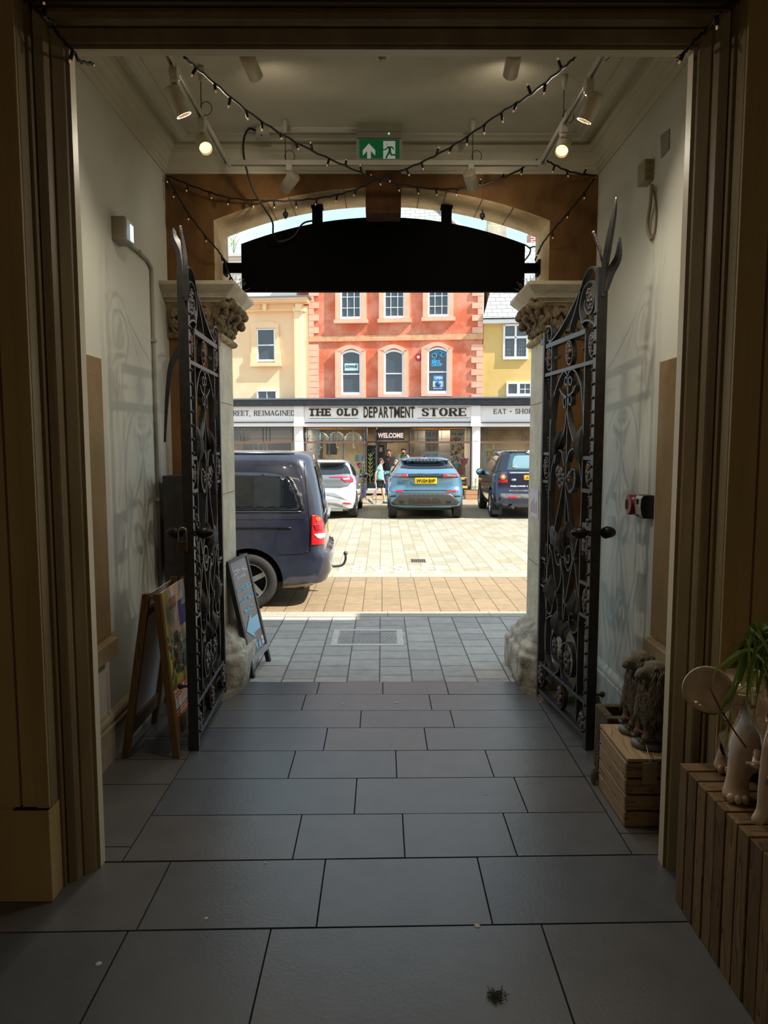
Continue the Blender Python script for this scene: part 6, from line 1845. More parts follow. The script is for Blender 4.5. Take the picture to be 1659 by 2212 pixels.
b = B(); b.ball(boy.J['head'] + V((.06, -.05, .012)), (.035, .03, .018), 8, 6); b.build('glasses', M('glasses_dark', (40, 40, 44), .2), boy.t)
yd = 27.4
p = P(841.5, 977, yd)
m1 = Fig('man in a black sweatshirt and blue jeans standing in the shop doorway, looking down', stand(p.x, yd, .02, p.z + .13 - .02, (-.25, -1, 0), 0, (.03, .02)), p.z + .11, (-.25, -1, 0), SKIND, M('hair_dark', (56, 44, 38), .8))
m1.shirt('sweatshirt', M('black_sweat', (32, 32, 36), .85), 1.2, 1.18); m1.legs('jeans', M('denim', (62, 90, 134), .8), 1.2); m1.shoes(M('shoe_dark', (40, 38, 38), .6))
b = B(); c = m1.J['chest'] + m1.f * .165 + V((0, 0, .03)); s_ = m1.side
for dx in (-.035, .035): b.beam(c + s_ * dx + V((0, 0, .05)), c, .02, .01)
b.beam(c, c - V((0, 0, .06)), .02, .01); b.build('chest_print', M('print_orange', (214, 84, 40), .7), m1.t)
p = P(872.3, 974, 27.9)
m2 = Fig('bearded man in a grey jacket over a green top behind the blue car', stand(p.x, 27.9, .02, p.z + .13 - .02, (-.2, -1, 0), .3, (.03, .03)), p.z + .11, (-.2, -1, 0), SKIND, M('hair_black', (26, 22, 22), .8))
m2.shirt('top', M('green_top', (34, 84, 62), .85), .6, 1.08); m2.legs('trousers', M('grey_trousers', (80, 80, 84), .8), 1.2); m2.shoes(MATS['shoe_dark'])
J2 = m2.J
for n, sd in (('L', -1), ('R', 1)):
    skin('jacket', [J2['pelvis'] + m2.side * .13 * sd, J2['chest'] + m2.side * .13 * sd, J2['sh' + n], J2['el' + n], J2['wr' + n]], [(0, 1), (1, 2), (2, 3), (3, 4)], [(.09, .16), (.10, .17), .095, .085, .062], M('grey_jacket', (158, 154, 150), .85), m2.t, 1)
b = B(); b.ball(J2['head'] + m2.f * .055 - V((0, 0, .065)), (.055, .05, .05), 10, 7); b.build('beard', MATS['hair_black'], m2.t)
p = P(856, 1000, 25.6)
m3 = Fig('fair haired person in beige with sunglasses pushed up, half hidden behind the blue car', stand(p.x, 25.6, 0, p.z + .1, (-.6, -1, 0), .6), p.z + .08, (-.6, -1, 0), SKIN, M('hair_blond', (214, 180, 124), .7), .13)
m3.shirt('blouse', M('beige_linen', (222, 196, 162), .85), 1.2, 1.15); m3.legs('trousers', M('pale_trousers', (214, 208, 198), .8), 1.2); m3.shoes(MATS['shoe_dark'])
b = B()
for sd in (-1, 1): b.ball(m3.J['head'] + m3.f * .07 + m3.side * .035 * sd + V((0, 0, .075)), (.028, .02, .02), 8, 6)
b.build('sunglasses', MATS['glasses_dark'], m3.t)
c = P(840.5, 1034, 25.4)
t = thing('orange_bag', 'orange bag hanging beside the wing mirror of the blue car', 'bag', (c.x, c.y, c.z - .2))
b = B(); b.ball(c, (.07, .05, .14), 12, 8); b.build('pouch', M('bag_orange', (216, 126, 52), .6), t)
b = B(); b.tube([c + V((-.04, 0, .1)), m3.J['wrR'] + V((-.04, -.02, -.03)), c + V((.04, 0, .1))], .008, 6); b.build('strap', MATS['bag_orange'], t)
# ================================================================ things in the lobby
WHITEP = M('white_plastic', (206, 202, 190), .4)
WARM = M('lamp_glow', (255, 208, 120), .5, emit=2.6)
CABLEB = M('black_cable', (18, 17, 17), .5)
ZT = 3.965
XL, XR, YT = -1.11, 1.144, 5.30
t = thing('lighting_track', 'white lighting track hung on wires round three sides of the lobby ceiling', 'lighting track', (0, YT, ZT))
for a, c in (((XL, 3.3, ZT), (XL, YT, ZT)), ((XR, 3.3, ZT), (XR, YT, ZT)), ((XL, YT, ZT), (XR, YT, ZT))):
    b = B(); A, Cc = V(a), V(c); s = V((.012, 0, 0)) if a[0] == c[0] else V((0, .012, 0))
    b.beam(A + V((0, 0, .012)), Cc + V((0, 0, .012)), .034, .010)
    for q in (-1, 1): b.beam(A + s * q * 1.1, Cc + s * q * 1.1, .007, .03)
    b.build('rail', WHITEP, t)
for x in (XL, XR): b = B(); b.box(x - .03, YT - .03, ZT - .02, x + .03, YT + .03, ZT + .024); b.build('corner_joint', WHITEP, t, bevel=.003)
for x, y in ((XL, 4.58), (XR, 4.68), (XL, 3.9), (XR, 3.95), (-.69, YT), (.65, YT)):
    b = B(); b.tube([(x, y, ZT + .015), (x, y, 4.25)], .003, 5); b.build('suspension_wire', M('wire_grey', (70, 66, 60), .4, .5), t)
    b = B(); b.lathe([(.012, -.085), (.022, 0)], (x, y, 4.258), 12); b.build('ceiling_cup', WHITEP, t)
    b = B(); b.tube([V((x + .03, y, ZT + .05)) + V((.035 * cos(a), 0, .04 * sin(a))) for a in [i * pi / 8 for i in range(16)]], .0025, 4, closed=True); b.build('wire_coil', MATS['wire_grey'], t)


def spot(label, base, a, c, e=29.0, hanging=False):
    base, a, c = V(base), V(a), V(c); ax = (c - a).normalized(); L = .145; mid = (a + c) / 2
    t = thing('track_spotlight', label, 'spotlight', base, 'track spotlights')
    b = B(); b.box(base.x - .022, base.y - .03, base.z - .06, base.x + .022, base.y + .03, base.z + .0); b.lathe([(.024, 0), (.024, -.02), (.012, -.025)], base - V((0, 0, .06)), 12); b.build('adapter', WHITEP, t, bevel=.003)
    hb = mid - ax * L * .2
    b = B(); b.tube([base - V((0, 0, .07)), hb + V((0, 0, .045)), hb], .008, 8); b.build('stem', WHITEP, t)
    r = .044
    b = B(); b.lathe([(.001, -L / 2), (r * .92, -L / 2), (r, -L / 2 + .008), (r, L / 2), (r * .88, L / 2), (r * .84, L / 2 - .03)], mid, 24, ax, caps=False); h = b.build('head', M('spot_white', (202, 192, 168), .4), t)
    b = B(); b.lathe([(.001, L / 2 - .026), (r * .86, L / 2 - .026), (r * .86, L / 2 - .03)], mid, 20, ax, caps=False); b.build('lamp', WARM, h)
    l = bpy.data.lights.new('spot_lamp', 'SPOT'); l.energy = e; l.color = (1, .88, .70); l.spot_size = radians(155); l.spot_blend = 1.0; l.shadow_soft_size = .03
    o = bpy.data.objects.new('spot_lamp', l); COL.objects.link(o); o.location = mid + ax * (L / 2 + .005); o.rotation_euler = ax.to_track_quat('-Z', 'Y').to_euler()


spot('white track spotlight nearest on the left track, tipped towards the middle', (XL, 4.0, ZT), P(374, 198, 4.02), P(393, 240, 4.045))
spot('glowing white spotlight second along the left track, facing out', (XL, 4.59, ZT), P(438, 302, 4.64), P(444, 319, 4.56))
spot('white track spotlight nearest on the right track, tipped towards the middle', (XR, 4.12, ZT), P(1284, 212, 4.13), P(1266, 252, 4.155))
spot('glowing white spotlight second along the right track, facing out', (XR, 4.67, ZT), P(1219, 308, 4.72), P(1214, 325, 4.64))
spot('white spotlight on the left half of the cross track above the arch', (P(625, 352, YT).x, YT, ZT), P(634, 382, YT - .02), P(617, 404, YT + .05), 3.5)
spot('white spotlight on the right half of the cross track above the arch', (P(1017, 352, YT).x, YT, ZT), P(1014, 378, YT - .02), P(1021, 400, YT + .06), 3.5)
spot('white spotlight high on the left, half hidden by the doorway head', (P(541, 120, 4.3).x, 4.34, 4.26), P(536, 128, 4.3), P(549, 157, 4.38), 2.5)
spot('white spotlight high on the right, half hidden by the doorway head', (P(1110, 120, 4.3).x, 4.34, 4.26), P(1110, 124, 4.3), P(1104, 154, 4.39), 2.5)
c = P(826, 130, 4.35)
t = thing('smoke_detector', 'small round white detector on the lobby ceiling behind the door head', 'detector', (c.x, c.y, 4.2))
b = B(); b.lathe([(.055, .06), (.055, .03), (.045, .0), (.03, -.006)], (c.x, c.y, 4.2), 20); b.build('housing', WHITEP, t)
b = B(); b.ball((c.x, c.y, 4.2), (.028, .028, .022), 12, 8); b.build('lens', M('detector_lens', (150, 146, 136), .15), t)


# ---- fairy lights
def lerp_path(path, ds):
    out = []; acc = 0; nxt = ds * .6
    for a, c in zip(path, path[1:]):
        l = (c - a).length
        while acc + l >= nxt: out.append((a.lerp(c, (nxt - acc) / l), (c - a).normalized())); nxt += ds
        acc += l
    return out


TIP = M('bulb_tip', (255, 206, 150), .3, emit=.12)


def fairy(label, pts, step, r=.0065, n=7):
    path = smoothpath(pts, n); c = path[0]
    t = thing('fairy_light_string', label, 'fairy lights', c, 'fairy light strings')
    tw = []
    for i, p in enumerate(path): tw.append(p + V((0, 0, .004 * sin(i * 2.3))))
    b = B(); b.tube(tw, r, 7); b.build('cable', CABLEB, t)
    for i, (p, d) in enumerate(lerp_path(path, step)):
        a = V((random.uniform(-.5, .5), random.uniform(-.3, .3), -1 if random.random() < .78 else .8)).normalized()
        b = B(); b.tube([p, p + a * .012, p + a * .042], [.008, .0085, .0075], 8); b.mi = 1; b.tube([p + a * .042, p + a * .050, p + a * .056], [.005, .005, .002], 6)
        b.build('bulb', [CABLEB, TIP], t)
    return t


random.seed(31)
YC = 5.33
fairy('black fairy light string falling from upper left to the crossing, then swagged right',
      [P(398, 124, 3.6), P(450, 168, 3.8), P(545, 248, 4.25), P(640, 308, 4.65), P(745, 358, 5.05), P(820, 388, YC), P(880, 401, 5.45), P(965, 409, 5.6), P(1040, 400, 5.55), P(1100, 378, 5.45), P(1168, 343, 5.32), P(1188, 351, 5.4), P(1232, 371, 5.6), P(1288, 380, 5.68)], .17)
fairy('black fairy light string falling from upper right to the crossing, then swagged left',
      [P(1244, 122, 3.5), P(1210, 152, 3.6), P(1140, 208, 3.95), P(1080, 245, 4.25), P(985, 311, 4.65), P(905, 353, 5.0), P(830, 383, YC - .03), P(760, 412, 5.5), P(690, 428, 5.62), P(600, 434, 5.66), P(500, 428, 5.66), P(430, 407, 5.67), P(362, 380, 5.69)], .17)
fairy('short black fairy light string hanging from the left corner down to the arch', [P(362, 382, 5.69), P(372, 402, 5.68), P(405, 458, 5.67), P(440, 505, 5.67), P(470, 540, 5.68), P(486, 565, 5.74), P(492, 585, 5.8), P(503, 606, 5.75)], .2)
fairy('short black fairy light string hanging from the right corner down to the arch', [P(1284, 386, 5.69), P(1258, 422, 5.68), P(1225, 462, 5.67), P(1180, 515, 5.68), P(1165, 540, 5.8), P(1156, 562, 5.9)], .2)
fairy('black fairy light cable pinned across the top left corner of the doorway frame', [P(40, -40, 2.80), P(70, 8, 2.82), P(95, 36, 2.86), P(116, 50, 2.98), P(122, 70, 3.0), P(160, 112, 3.07), P(172, 132, 3.12), P(202, 138, 3.2)], .24)
fairy('black fairy light cable pinned across the top right corner of the doorway frame', [P(1605, -40, 2.80), P(1578, 2, 2.82), P(1552, 28, 2.86), P(1535, 56, 2.98), P(1500, 88, 3.04), P(1472, 120, 3.1), P(1462, 128, 3.14)], .24)

# ---- exit sign
GREENX = M('exit_green', (0, 108, 58), .35, emit=.12); WHITEX = M('exit_white', (226, 230, 226), .4, emit=.10)
yx = 5.38; A, Z = P(772, 301, yx), P(868, 273, yx)
t = thing('exit_sign', 'green running man and arrow emergency exit sign hanging from the lobby ceiling', 'exit sign', ((A.x + Z.x) / 2, yx, A.z))
b = B(); b.box(A.x, yx - .03, A.z, Z.x, yx + .03, 4.262); b.build('housing', M('exit_housing', (150, 142, 130), .5), t, bevel=.003)
b = B(); m = P(772, 288, yx); b.box(A.x, yx - .031, m.z - .002, Z.x, yx - .0295, m.z); b.build('housing_joint', M('seam_dark', (40, 36, 32), .7), t)
a, z = P(770, 345, yx), P(869, 297.5, yx)
b = B(); b.box(a.x, yx - .006, a.z, z.x, yx + .004, z.z); b.build('acrylic_plate', M('acrylic', (196, 196, 190), .15, alpha=.55), t)
a, z = P(776.5, 343, yx), P(862.5, 303, yx)
b = B(); b.box(a.x, yx - .010, a.z, z.x, yx - .006, z.z); b.build('green_panel', GREENX, t)


def xp(x, y, o=.0): return P(750 + x * 140 / 1659, 250 + y * 110 / 1304, yx - .0105 - o)


b = B(); b.prism([xp(*p) for p in ((555, 712), (400, 885), (400, 1022), (510, 905), (510, 1095), (606, 1095), (606, 905), (718, 1018), (718, 885))], (0, -.002, 0)); b.build('arrow', WHITEX, t)
b = B(); b.prism([xp(*p) for p in ((922, 650), (1230, 650), (1230, 1103), (922, 1103))], (0, -.002, 0)); b.build('door_panel', WHITEX, t)
b = B()
b.lathe([(.001, 0), (.0032, 0), (.0032, .001), (.001, .001)], xp(1018, 730, .0022), 16, (0, -1, 0))
for pg, w0, w1 in ((((1085, 810), (1090, 930)), 74, 60), (((1040, 800), (1145, 800), (1192, 862)), 34, 30), (((1045, 805), (985, 865), (925, 865)), 34, 30), (((1080, 920), (1035, 1000), (995, 1088)), 52, 40), (((1098, 920), (1125, 1002), (1262, 1004)), 52, 36)):
    n_ = len(pg)
    for i in range(n_ - 1):
        (ax_, ay), (bx_, by) = pg[i], pg[i + 1]; l = sqrt((bx_ - ax_) ** 2 + (by - ay) ** 2); nx_, ny_ = -(by - ay) / l, (bx_ - ax_) / l
        wa = (w0 + (w1 - w0) * i / (n_ - 1)) / 2; wb = (w0 + (w1 - w0) * (i + 1) / (n_ - 1)) / 2; ex, ey = (bx_ - ax_) / l * 10, (by - ay) / l * 10
        b.prism([xp(*q, .0022 + .0002 * i) for q in ((ax_ + nx_ * wa - ex, ay + ny_ * wa - ey), (bx_ + nx_ * wb + ex, by + ny_ * wb + ey), (bx_ - nx_ * wb + ex, by - ny_ * wb + ey), (ax_ - nx_ * wa - ex, ay - ny_ * wa - ey))], (0, -.0006, 0))
b.build('running_figure', M('exit_green_mark', (0, 104, 56), .4, emit=.12), t)
for x in (283, 1366): b = B(); b.ball(xp(x, 645), .005, 8, 6); b.build('screw', WHITEP, t)
b = B(); b.ball(xp(1068, 455, .02), (.003, .003, .006), 8, 6); b.build('status_led', M('led_green', (60, 240, 110), .4, emit=8), t)
# surface conduit, junction box and the cable down to the street sign
c = P(567, 277, 5.42)
t = thing('junction_box', 'round white junction box on the ceiling, where the black cable starts', 'junction box', (c.x, 5.42, 4.2))
b = B(); b.lathe([(.05, 0), (.05, .06)], (c.x, 5.42, 4.2), 18); b.build('box', WHITEP, t)
b = B(); b.box(c.x + .04, 5.40, 4.225, A.x, 5.43, 4.26); b.tube([(c.x + .1, 5.41, 4.235), (A.x + .0, 5.41, 4.235)], .012, 8); b.build('conduit', WHITEP, t)
t = tag((lambda b: (b.tube(smoothpath([(c.x, 5.40, 4.2), P(540, 278, 5.42), P(527, 300, 5.45), P(528, 345, 5.5), P(545, 405, 5.6), P(568, 445, 5.66), P(588, 478, 5.8), P(590, 505, 5.9), P(598, 520, 6.0), P(612, 521, 6.02), P(635, 510, 6.05), P(652, 485, 6.06), P(668, 478, 6.08), P(680, 478, 6.1)], 6), .0075, 7), b.build('black_cable', CABLEB))[1])(B()), 'black cable looping from the ceiling junction box down to the black street sign', 'cable')

# ---- the arched street sign seen from behind
ys = 6.08
t = thing('hanging_sign', 'large black arched signboard, seen from behind, hanging in the arch opening', 'sign', (0, ys, 3.24))
SIGNB = M('sign_back', (7, 7, 7), .9, spec=.08)
zb = P(825, 629, ys).z; x0, x1 = P(522, 600, ys).x, P(1133, 600, ys).x; zs = P(522, 527, ys).z; zc = P(825, 469, ys).z
pts = [V((x0, ys, zb)), V((x1, ys, zb))] + [V((x1 + (x0 - x1) * i / 24, ys, zs + (zc - zs) * (1 - (2 * i / 24 - 1) ** 2))) for i in range(25)]
b = B(); b.prism(pts, (0, .06, 0)); b.build('panel', SIGNB, t)
for px in (685, 965):
    c = P(px, 470, ys); w_ = .042
    b = B(); b.box(c.x - w_, ys + .005, c.z - .1, c.x + w_, ys + .055, archz(c.x) + .012); b.box(c.x - w_ * 1.15, ys - .02, archz(c.x) - .004, c.x + w_ * 1.15, ys + .08, archz(c.x) + .012); b.build('top_bracket', SIGNB, t)
for sd, e in ((-1, x0), (1, x1)):
    z = P(500, 577, ys).z
    b = B(); b.box(e - sd * .05, ys + .01, z - .038, sd * 1.308, ys + .05, z + .038); b.box(sd * 1.30, ys - .03, z - .06, sd * 1.316, ys + .09, z + .06); b.build('side_bracket', SIGNB, t)
t = tag((lambda b: (b.tube(smoothpath([P(1133, 528, ys), P(1140, 533, ys), P(1146, 538, ys), P(1143, 550, ys), P(1133, 563, ys)], 5), .006, 6), b.tube(smoothpath([P(1143, 536, ys), P(1152, 533, ys + .05), P(1156, 533, ys + .1)], 4), .006, 6), b.build('black_cable', CABLEB))[2])(B()), 'short black cable loop at the right end of the black street sign', 'cable')
for px, py, lb in ((617, 472, 'left'), (1042, 472, 'right')):
    c = P(px, py, 6.02); z = archz(c.x) + .01
    t = thing('hanging_hook', 'small dark acorn shaped fitting under the %s half of the arch' % lb, 'fitting', (c.x, c.y, z), 'fittings under the arch')
    b = B(); b.tube([(c.x, c.y, z), (c.x, c.y, z - .03)], .006, 6); b.build('stem', M('dark_fitting', (70, 70, 72), .4, .4), t)
    b = B(); b.lathe([(.016, -.025), (.024, -.04), (.022, -.055), (.012, -.07), (.001, -.082)], (c.x, c.y, z), 12); b.build('cap', MATS['dark_fitting'], t)

# ---- fittings on the side walls
c = WX(250, 500, -XW)
t = thing('emergency_light', 'small square emergency light box on the left wall, glowing pale blue', 'wall light', (-XW + .05, c.y, c.z))
b = B(); b.box(-XW, c.y - .07, c.z - .075, -XW + .085, c.y + .07, c.z + .075); b.build('housing', M('fitting_grey', (150, 142, 124), .45), t, bevel=.004)
b = B(); b.box(-XW + .085, c.y - .06, c.z - .065, -XW + .092, c.y + .06, c.z + .065); b.build('lens', M('lens_pale', (190, 200, 205), .2), t)
b = B(); b.box(-XW + .092, c.y - .0, c.z - .055, -XW + .094, c.y + .055, c.z + .045); b.build('lit_area', M('lens_lit', (170, 214, 250), .3, emit=1.6), t)
path = [WX(266, 518, -XW + .015), WX(300, 545, -XW + .015), WX(318, 562, -XW + .015), WX(327, 578, -XW + .015), WX(328, 600, -XW + .015)]
p0 = path[-1]; low = V((-XW + .015, p0.y + .0, .32))
t = thing('conduit_pipe', 'painted conduit pipe running from the emergency light down the left wall', 'pipe', low)
b = B(); b.tube(path + [V((p0.x, p0.y, 2.2)), low], .013, 10); b.build('pipe', M('conduit_paint', (162, 156, 140), .5), t)
for z in (2.72, 1.55, 3.15):
    q = V((p0.x, p0.y, z)) if z < 3.1 else path[1]
    b = B(); b.box(-XW, q.y - .022, q.z - .012, -XW + .032, q.y + .022, q.z + .012); b.build('clip', MATS['conduit_paint'], t)
a, z = WX(368, 1268, -1.45), WX(400, 1030, -1.45)
YCB = 5.20; ca, cz = P(357, 1268, YCB), P(420, 1028, YCB)
t = thing('electrical_cabinet', 'dark grey metal electrical cabinet on the wall behind the left gate', 'cabinet', (ca.x + .15, YCB, ca.z))
b = B(); b.box(ca.x, YCB, ca.z, ca.x + .32, YB - .01, cz.z); b.build('body', M('cabinet_grey', (64, 66, 66), .5), t, bevel=.004)
q = P(377, 1065, YCB); q2 = P(425, 1215, YCB)
b = B(); b.box(q.x, YCB - .006, q2.z, ca.x + .30, YCB, q.z); b.build('door', M('cabinet_door', (58, 60, 60), .5), t, bevel=.002)
c = WX(1405, 374, XW)
t = thing('cable_box', 'small cream electrical box with a loop of cable high on the right wall', 'junction box', (XW - .03, c.y, c.z))
b = B(); b.box(XW, c.y - .06, c.z - .065, XW - .06, c.y + .06, c.z + .065); b.build('box', M('box_cream', (160, 148, 116), .5), t, bevel=.004)
for k in range(3): b = B(); b.lathe([(.016, 0), (.016, .003)], (XW - .03, c.y - .06, c.z - .045 + .045 * k), 14, (0, -1, 0)); b.build('knockout', M('knockout_shade', (140, 128, 98), .6), t)
b = B(); b.tube(smoothpath([WX(1408, 398, XW - .03), WX(1405, 440, XW - .03), WX(1400, 475, XW - .02), WX(1400, 500, XW - .02), WX(1407, 518, XW - .015)], 6), .011, 8); b.tube(smoothpath([WX(1410, 398, XW - .01), WX(1417, 450, XW - .008), WX(1415, 495, XW - .008), WX(1408, 518, XW - .012)], 6), .006, 6); b.build('cable', M('cable_tan', (150, 136, 106), .5), t)
q = [WX(1428, 292, XW - .002), WX(1447, 278, XW - .002), WX(1446, 322, XW - .002), WX(1429, 342, XW - .002)]
b = B(); b.prism(q, (-.004, 0, 0)); tag(b.build('blanking_plate', M('plate_grey', (146, 142, 130), .6)), 'grey blanking plate screwed high on the right wall', 'plate')
c = WX(1366, 1090, XW - .05)
t = thing('fire_alarm_sounder', 'round red fire sounder on the right wall beside the black and white unit', 'alarm', (XW, c.y, c.z))
b = B(); b.lathe([(.062, 0), (.066, .02), (.066, .075), (.058, .08)], (XW, c.y, c.z), 28, (-1, 0, 0)); b.build('body', M('sounder_red', (140, 14, 30), .35), t)
b = B(); b.lathe([(.052, .074), (.05, .079), (.001, .079)], (XW, c.y, c.z), 24, (-1, 0, 0), caps=False); b.build('face', M('sounder_face', (176, 160, 160), .4), t)
b = B()
for k in range(-3, 4): b.box(XW - .0795, c.y + .008 * k - .002 + .018, c.z - .03, XW - .081, c.y + .008 * k + .002 + .018, c.z + .03)
b.build('grille', M('grille_dark', (60, 40, 44), .6), t)
c = WX(1392, 1093, XW - .04)
t = thing('alarm_unit', 'black and white alarm unit on the right wall next to the red sounder', 'alarm', (XW, c.y, c.z))
b = B(); rr = []
for z, d in ((-.075, .06), (-.05, .072), (0, .08), (.05, .076), (.07, .062)): rr.append([(XW, c.y - .055, c.z + z), (XW - d, c.y - .055, c.z + z), (XW - d - .012, c.y, c.z + z), (XW - d, c.y + .055, c.z + z), (XW, c.y + .055, c.z + z)])
b.loft(rr, smooth=False); b.build('body', M('unit_black', (22, 22, 24), .35), t, bevel=.004)
b = B(); rr = []
for z, d in ((-.07, .066), (-.05, .076), (0, .084), (.05, .08), (.066, .068)): rr.append([(XW - d, c.y - .048, c.z + z), (XW - d - .014, c.y, c.z + z), (XW - d, c.y + .05, c.z + z), (XW - d + .004, c.y + .05, c.z + z), (XW - d - .006, c.y, c.z + z), (XW - d + .004, c.y - .048, c.z + z)])
b.loft(rr, smooth=False); b.build('cover', M('unit_white', (200, 198, 194), .35), t)
b = B(); b.box(XW - .09, c.y - .03, c.z + .015, XW - .1, c.y + .02, c.z + .045); b.box(XW - .085, c.y - .02, c.z - .062, XW - .094, c.y + .03, c.z - .052); b.build('marks', MATS['unit_black'], t)
# poster on the pillar's inner face
q = [WX(*p, 1.3045) for p in ((1146, 1055), (1163.5, 1058), (1162.5, 1121), (1145.5, 1113))]
t = thing('taped_poster', 'small poster of pale blue and pink scenery taped to the right pillar shaft', 'poster', (1.30, q[0].y, q[2].z))
b = B(); b.prism(q, (-.002, 0, 0)); b.build('sheet', M('poster_paper', (214, 216, 228), .6, col2=(206, 176, 176), scale=14, stretch=(1, 4, 1)), t)
b = B()
for k in range(5): f = .15 + .17 * k; lo = q[3].lerp(q[2], f); hi = q[0].lerp(q[1], f); b.prism([lo.lerp(hi, .15), lo.lerp(hi, .15) + V((0, .012, 0)), lo.lerp(hi, .5 + .08 * (k % 3)) + V((0, .012, 0)), lo.lerp(hi, .5 + .08 * (k % 3))], (-.004, 0, 0))
b.build('print', M('poster_rose', (190, 130, 136), .7), t)

# ---- A-boards
PINE = wood_mat('pine_legs', (118, 92, 54), (88, 66, 36), 2, 2.0)
yn, yf, ap, lf, rf, ht = 4.31, 4.88, V((-1.418, 0, 1.045)), V((-1.612, 0, 0)), V((-1.29, 0, 0)), 1.045
t = thing('a_board', 'wooden A-board with a bright art poster, standing on the floor behind the left gate', 'A-board', (-1.45, 4.6, 0))
pr = rf + V((0, 0, 0)); ur = (V((ap.x + .035, 0, ht)) - V((rf.x, 0, 0))); ul = (V((ap.x - .03, 0, ht)) - V((lf.x, 0, 0)))
for y in (yn, yf):
    for base, u in ((rf, ur), (lf, ul)):
        b = B(); A = V((base.x, y, 0)); nrm = V((-u.z, 0, u.x)).normalized()
        b.hexa([A + nrm * -.0 + V((-.022, -.02, 0)), A + V((.022, -.02, 0)), A + V((.022, .02, 0)), A + V((-.022, .02, 0))], [A + u + V((-.022, -.02, 0)), A + u + V((.022, -.02, 0)), A + u + V((.022, .02, 0)), A + u + V((-.022, .02, 0))])
        b.build('leg', PINE, t, bevel=.003)


def onb(base, u, s, h, out): return V((base.x, yn + .02 + (yf - yn - .04) * s, 0)) + u * h + V((out, 0, 0))


def bq(b, base, u, s0, h0, s1, h1, o0, o1):
    b.prism([onb(base, u, s0, h0, o1), onb(base, u, s1, h0, o1), onb(base, u, s1, h1, o1), onb(base, u, s0, h1, o1)], (o0 - o1, 0, 0))


LILAC = M('sheet_white', (212, 210, 216), .6)
b = B(); bq(b, lf, ul, 0, .20, 1, .98, -.016, -.008); b.build('rear_sheet', LILAC, t)
b = B(); bq(b, lf, ul, 0, .12, 1, .21, -.015, .012); b.build('cross_rail', PINE, t)
b = B(); bq(b, rf, ur, 0, .10, 1, .20, -.015, .012); b.build('cross_rail', PINE, t)
b = B(); bq(b, rf, ur, .02, .86, .98, .90, -.03, -.02); bq(b, lf, ul, .02, .86, .98, .90, .01, .02); b.build('brace', PINE, t)
b = B(); b.beam((ap.x, yn + .03, ht - .03), (ap.x, yn + .12, ht - .03), .05, .006); b.build('hinge', M('hinge_steel', (120, 120, 118), .4, .8), t)
b = B(); bq(b, rf, ur, 0, .20, 1, .995, .0, .008); po = b.build('poster', M('poster_cream', (236, 206, 168), .4, col2=(226, 190, 190), scale=2.2), t)
for nm, r, c in (('olive_wash', (0, .20, .26, .99), (176, 164, 44)), ('violet_patch', (.62, .72, 1, .88), (84, 76, 150)), ('teal_wash', (.55, .46, 1, .62), (96, 156, 160)), ('olive_wash', (0, .38, .8, .47), (158, 158, 60)), ('sienna_wash', (.28, .86, .55, .93), (170, 104, 60)), ('orange_band', (0, .20, 1, .40), (206, 100, 44)), ('white_strip', (.1, .265, .95, .295), (226, 220, 214)), ('white_label', (.03, .80, .2, .92), (230, 228, 224)), ('white_label', (.78, .84, .97, .975), (226, 218, 206))):
    b = B(); bq(b, rf, ur, r[0], r[1], r[2], r[3], .008, .0095 if nm != 'white_strip' else .0105); b.build(nm, M(nm, c, .45), po)
random.seed(17)
pal = [M('stroke_%d' % i, c, .5) for i, c in enumerate(((40, 110, 100), (140, 40, 40), (30, 40, 60), (190, 140, 50), (60, 130, 70), (40, 60, 120), (20, 20, 22)))]
for k in range(95):
    s = .32 + random.gauss(0, .13) + .0; h = random.uniform(.44, .69); s += .18 * (1 - (h - .44) / .25) * random.random()
    a = random.uniform(.6, 2.2); l = random.uniform(.02, .05)
    b = B(); p = [onb(rf, ur, s, h, .012), onb(rf, ur, s + .04, h + .004, .012), onb(rf, ur, s + .04 + cos(a) * l * 2, h + sin(a) * l, .012), onb(rf, ur, s + cos(a) * l * 2, h + sin(a) * l, .012)]
    b.prism(p, (-.003, 0, 0)); b.build('paint_stroke', random.choice(pal), po)
uu = ur.normalized()
for s, h, tx, wd in ((.42, .372, 'Nellie Hearn is in', .36), (.38, .342, 'Corn Hall today', .31)):
    b = B(); add_text(b, tx, onb(rf, ur, s, h, .0105), (0, 1, 0), uu, wd, .026, ext=.001); b.build('poster_lettering', M('poster_white', (246, 236, 226), .5), po)
b = B()
for h, l in ((.322, .8), (.311, .7), (.3, .75), (.245, .5), (.225, .8)): bq(b, rf, ur, .1, h, .1 + l * .9, h + .005, .0095, .0102)
b.build('small_print', MATS['poster_white'], po)

A0, B0 = G(549, 1464), G(583, 1428); T1 = P(530.5, 1195, B0.y + .07); up = T1 - B0; wv = B0 - A0; nf = wv.cross(up).normalized()
if nf.x < 0: nf = -nf
t = thing('a_board', 'black A-board with light blue lettering and arrow, outside beside the left pillar', 'A-board', (A0.x - .2, (A0.y + B0.y) / 2, 0))
BLK = M('board_black', (26, 25, 25), .5)


def ob(s, h, o=0.0): return A0 + wv * s + up * h + nf * o


def oq(b, s0, h0, s1, h1, o0, o1): b.prism([ob(s0, h0, o1), ob(s1, h0, o1), ob(s1, h1, o1), ob(s0, h1, o1)], nf * (o0 - o1))


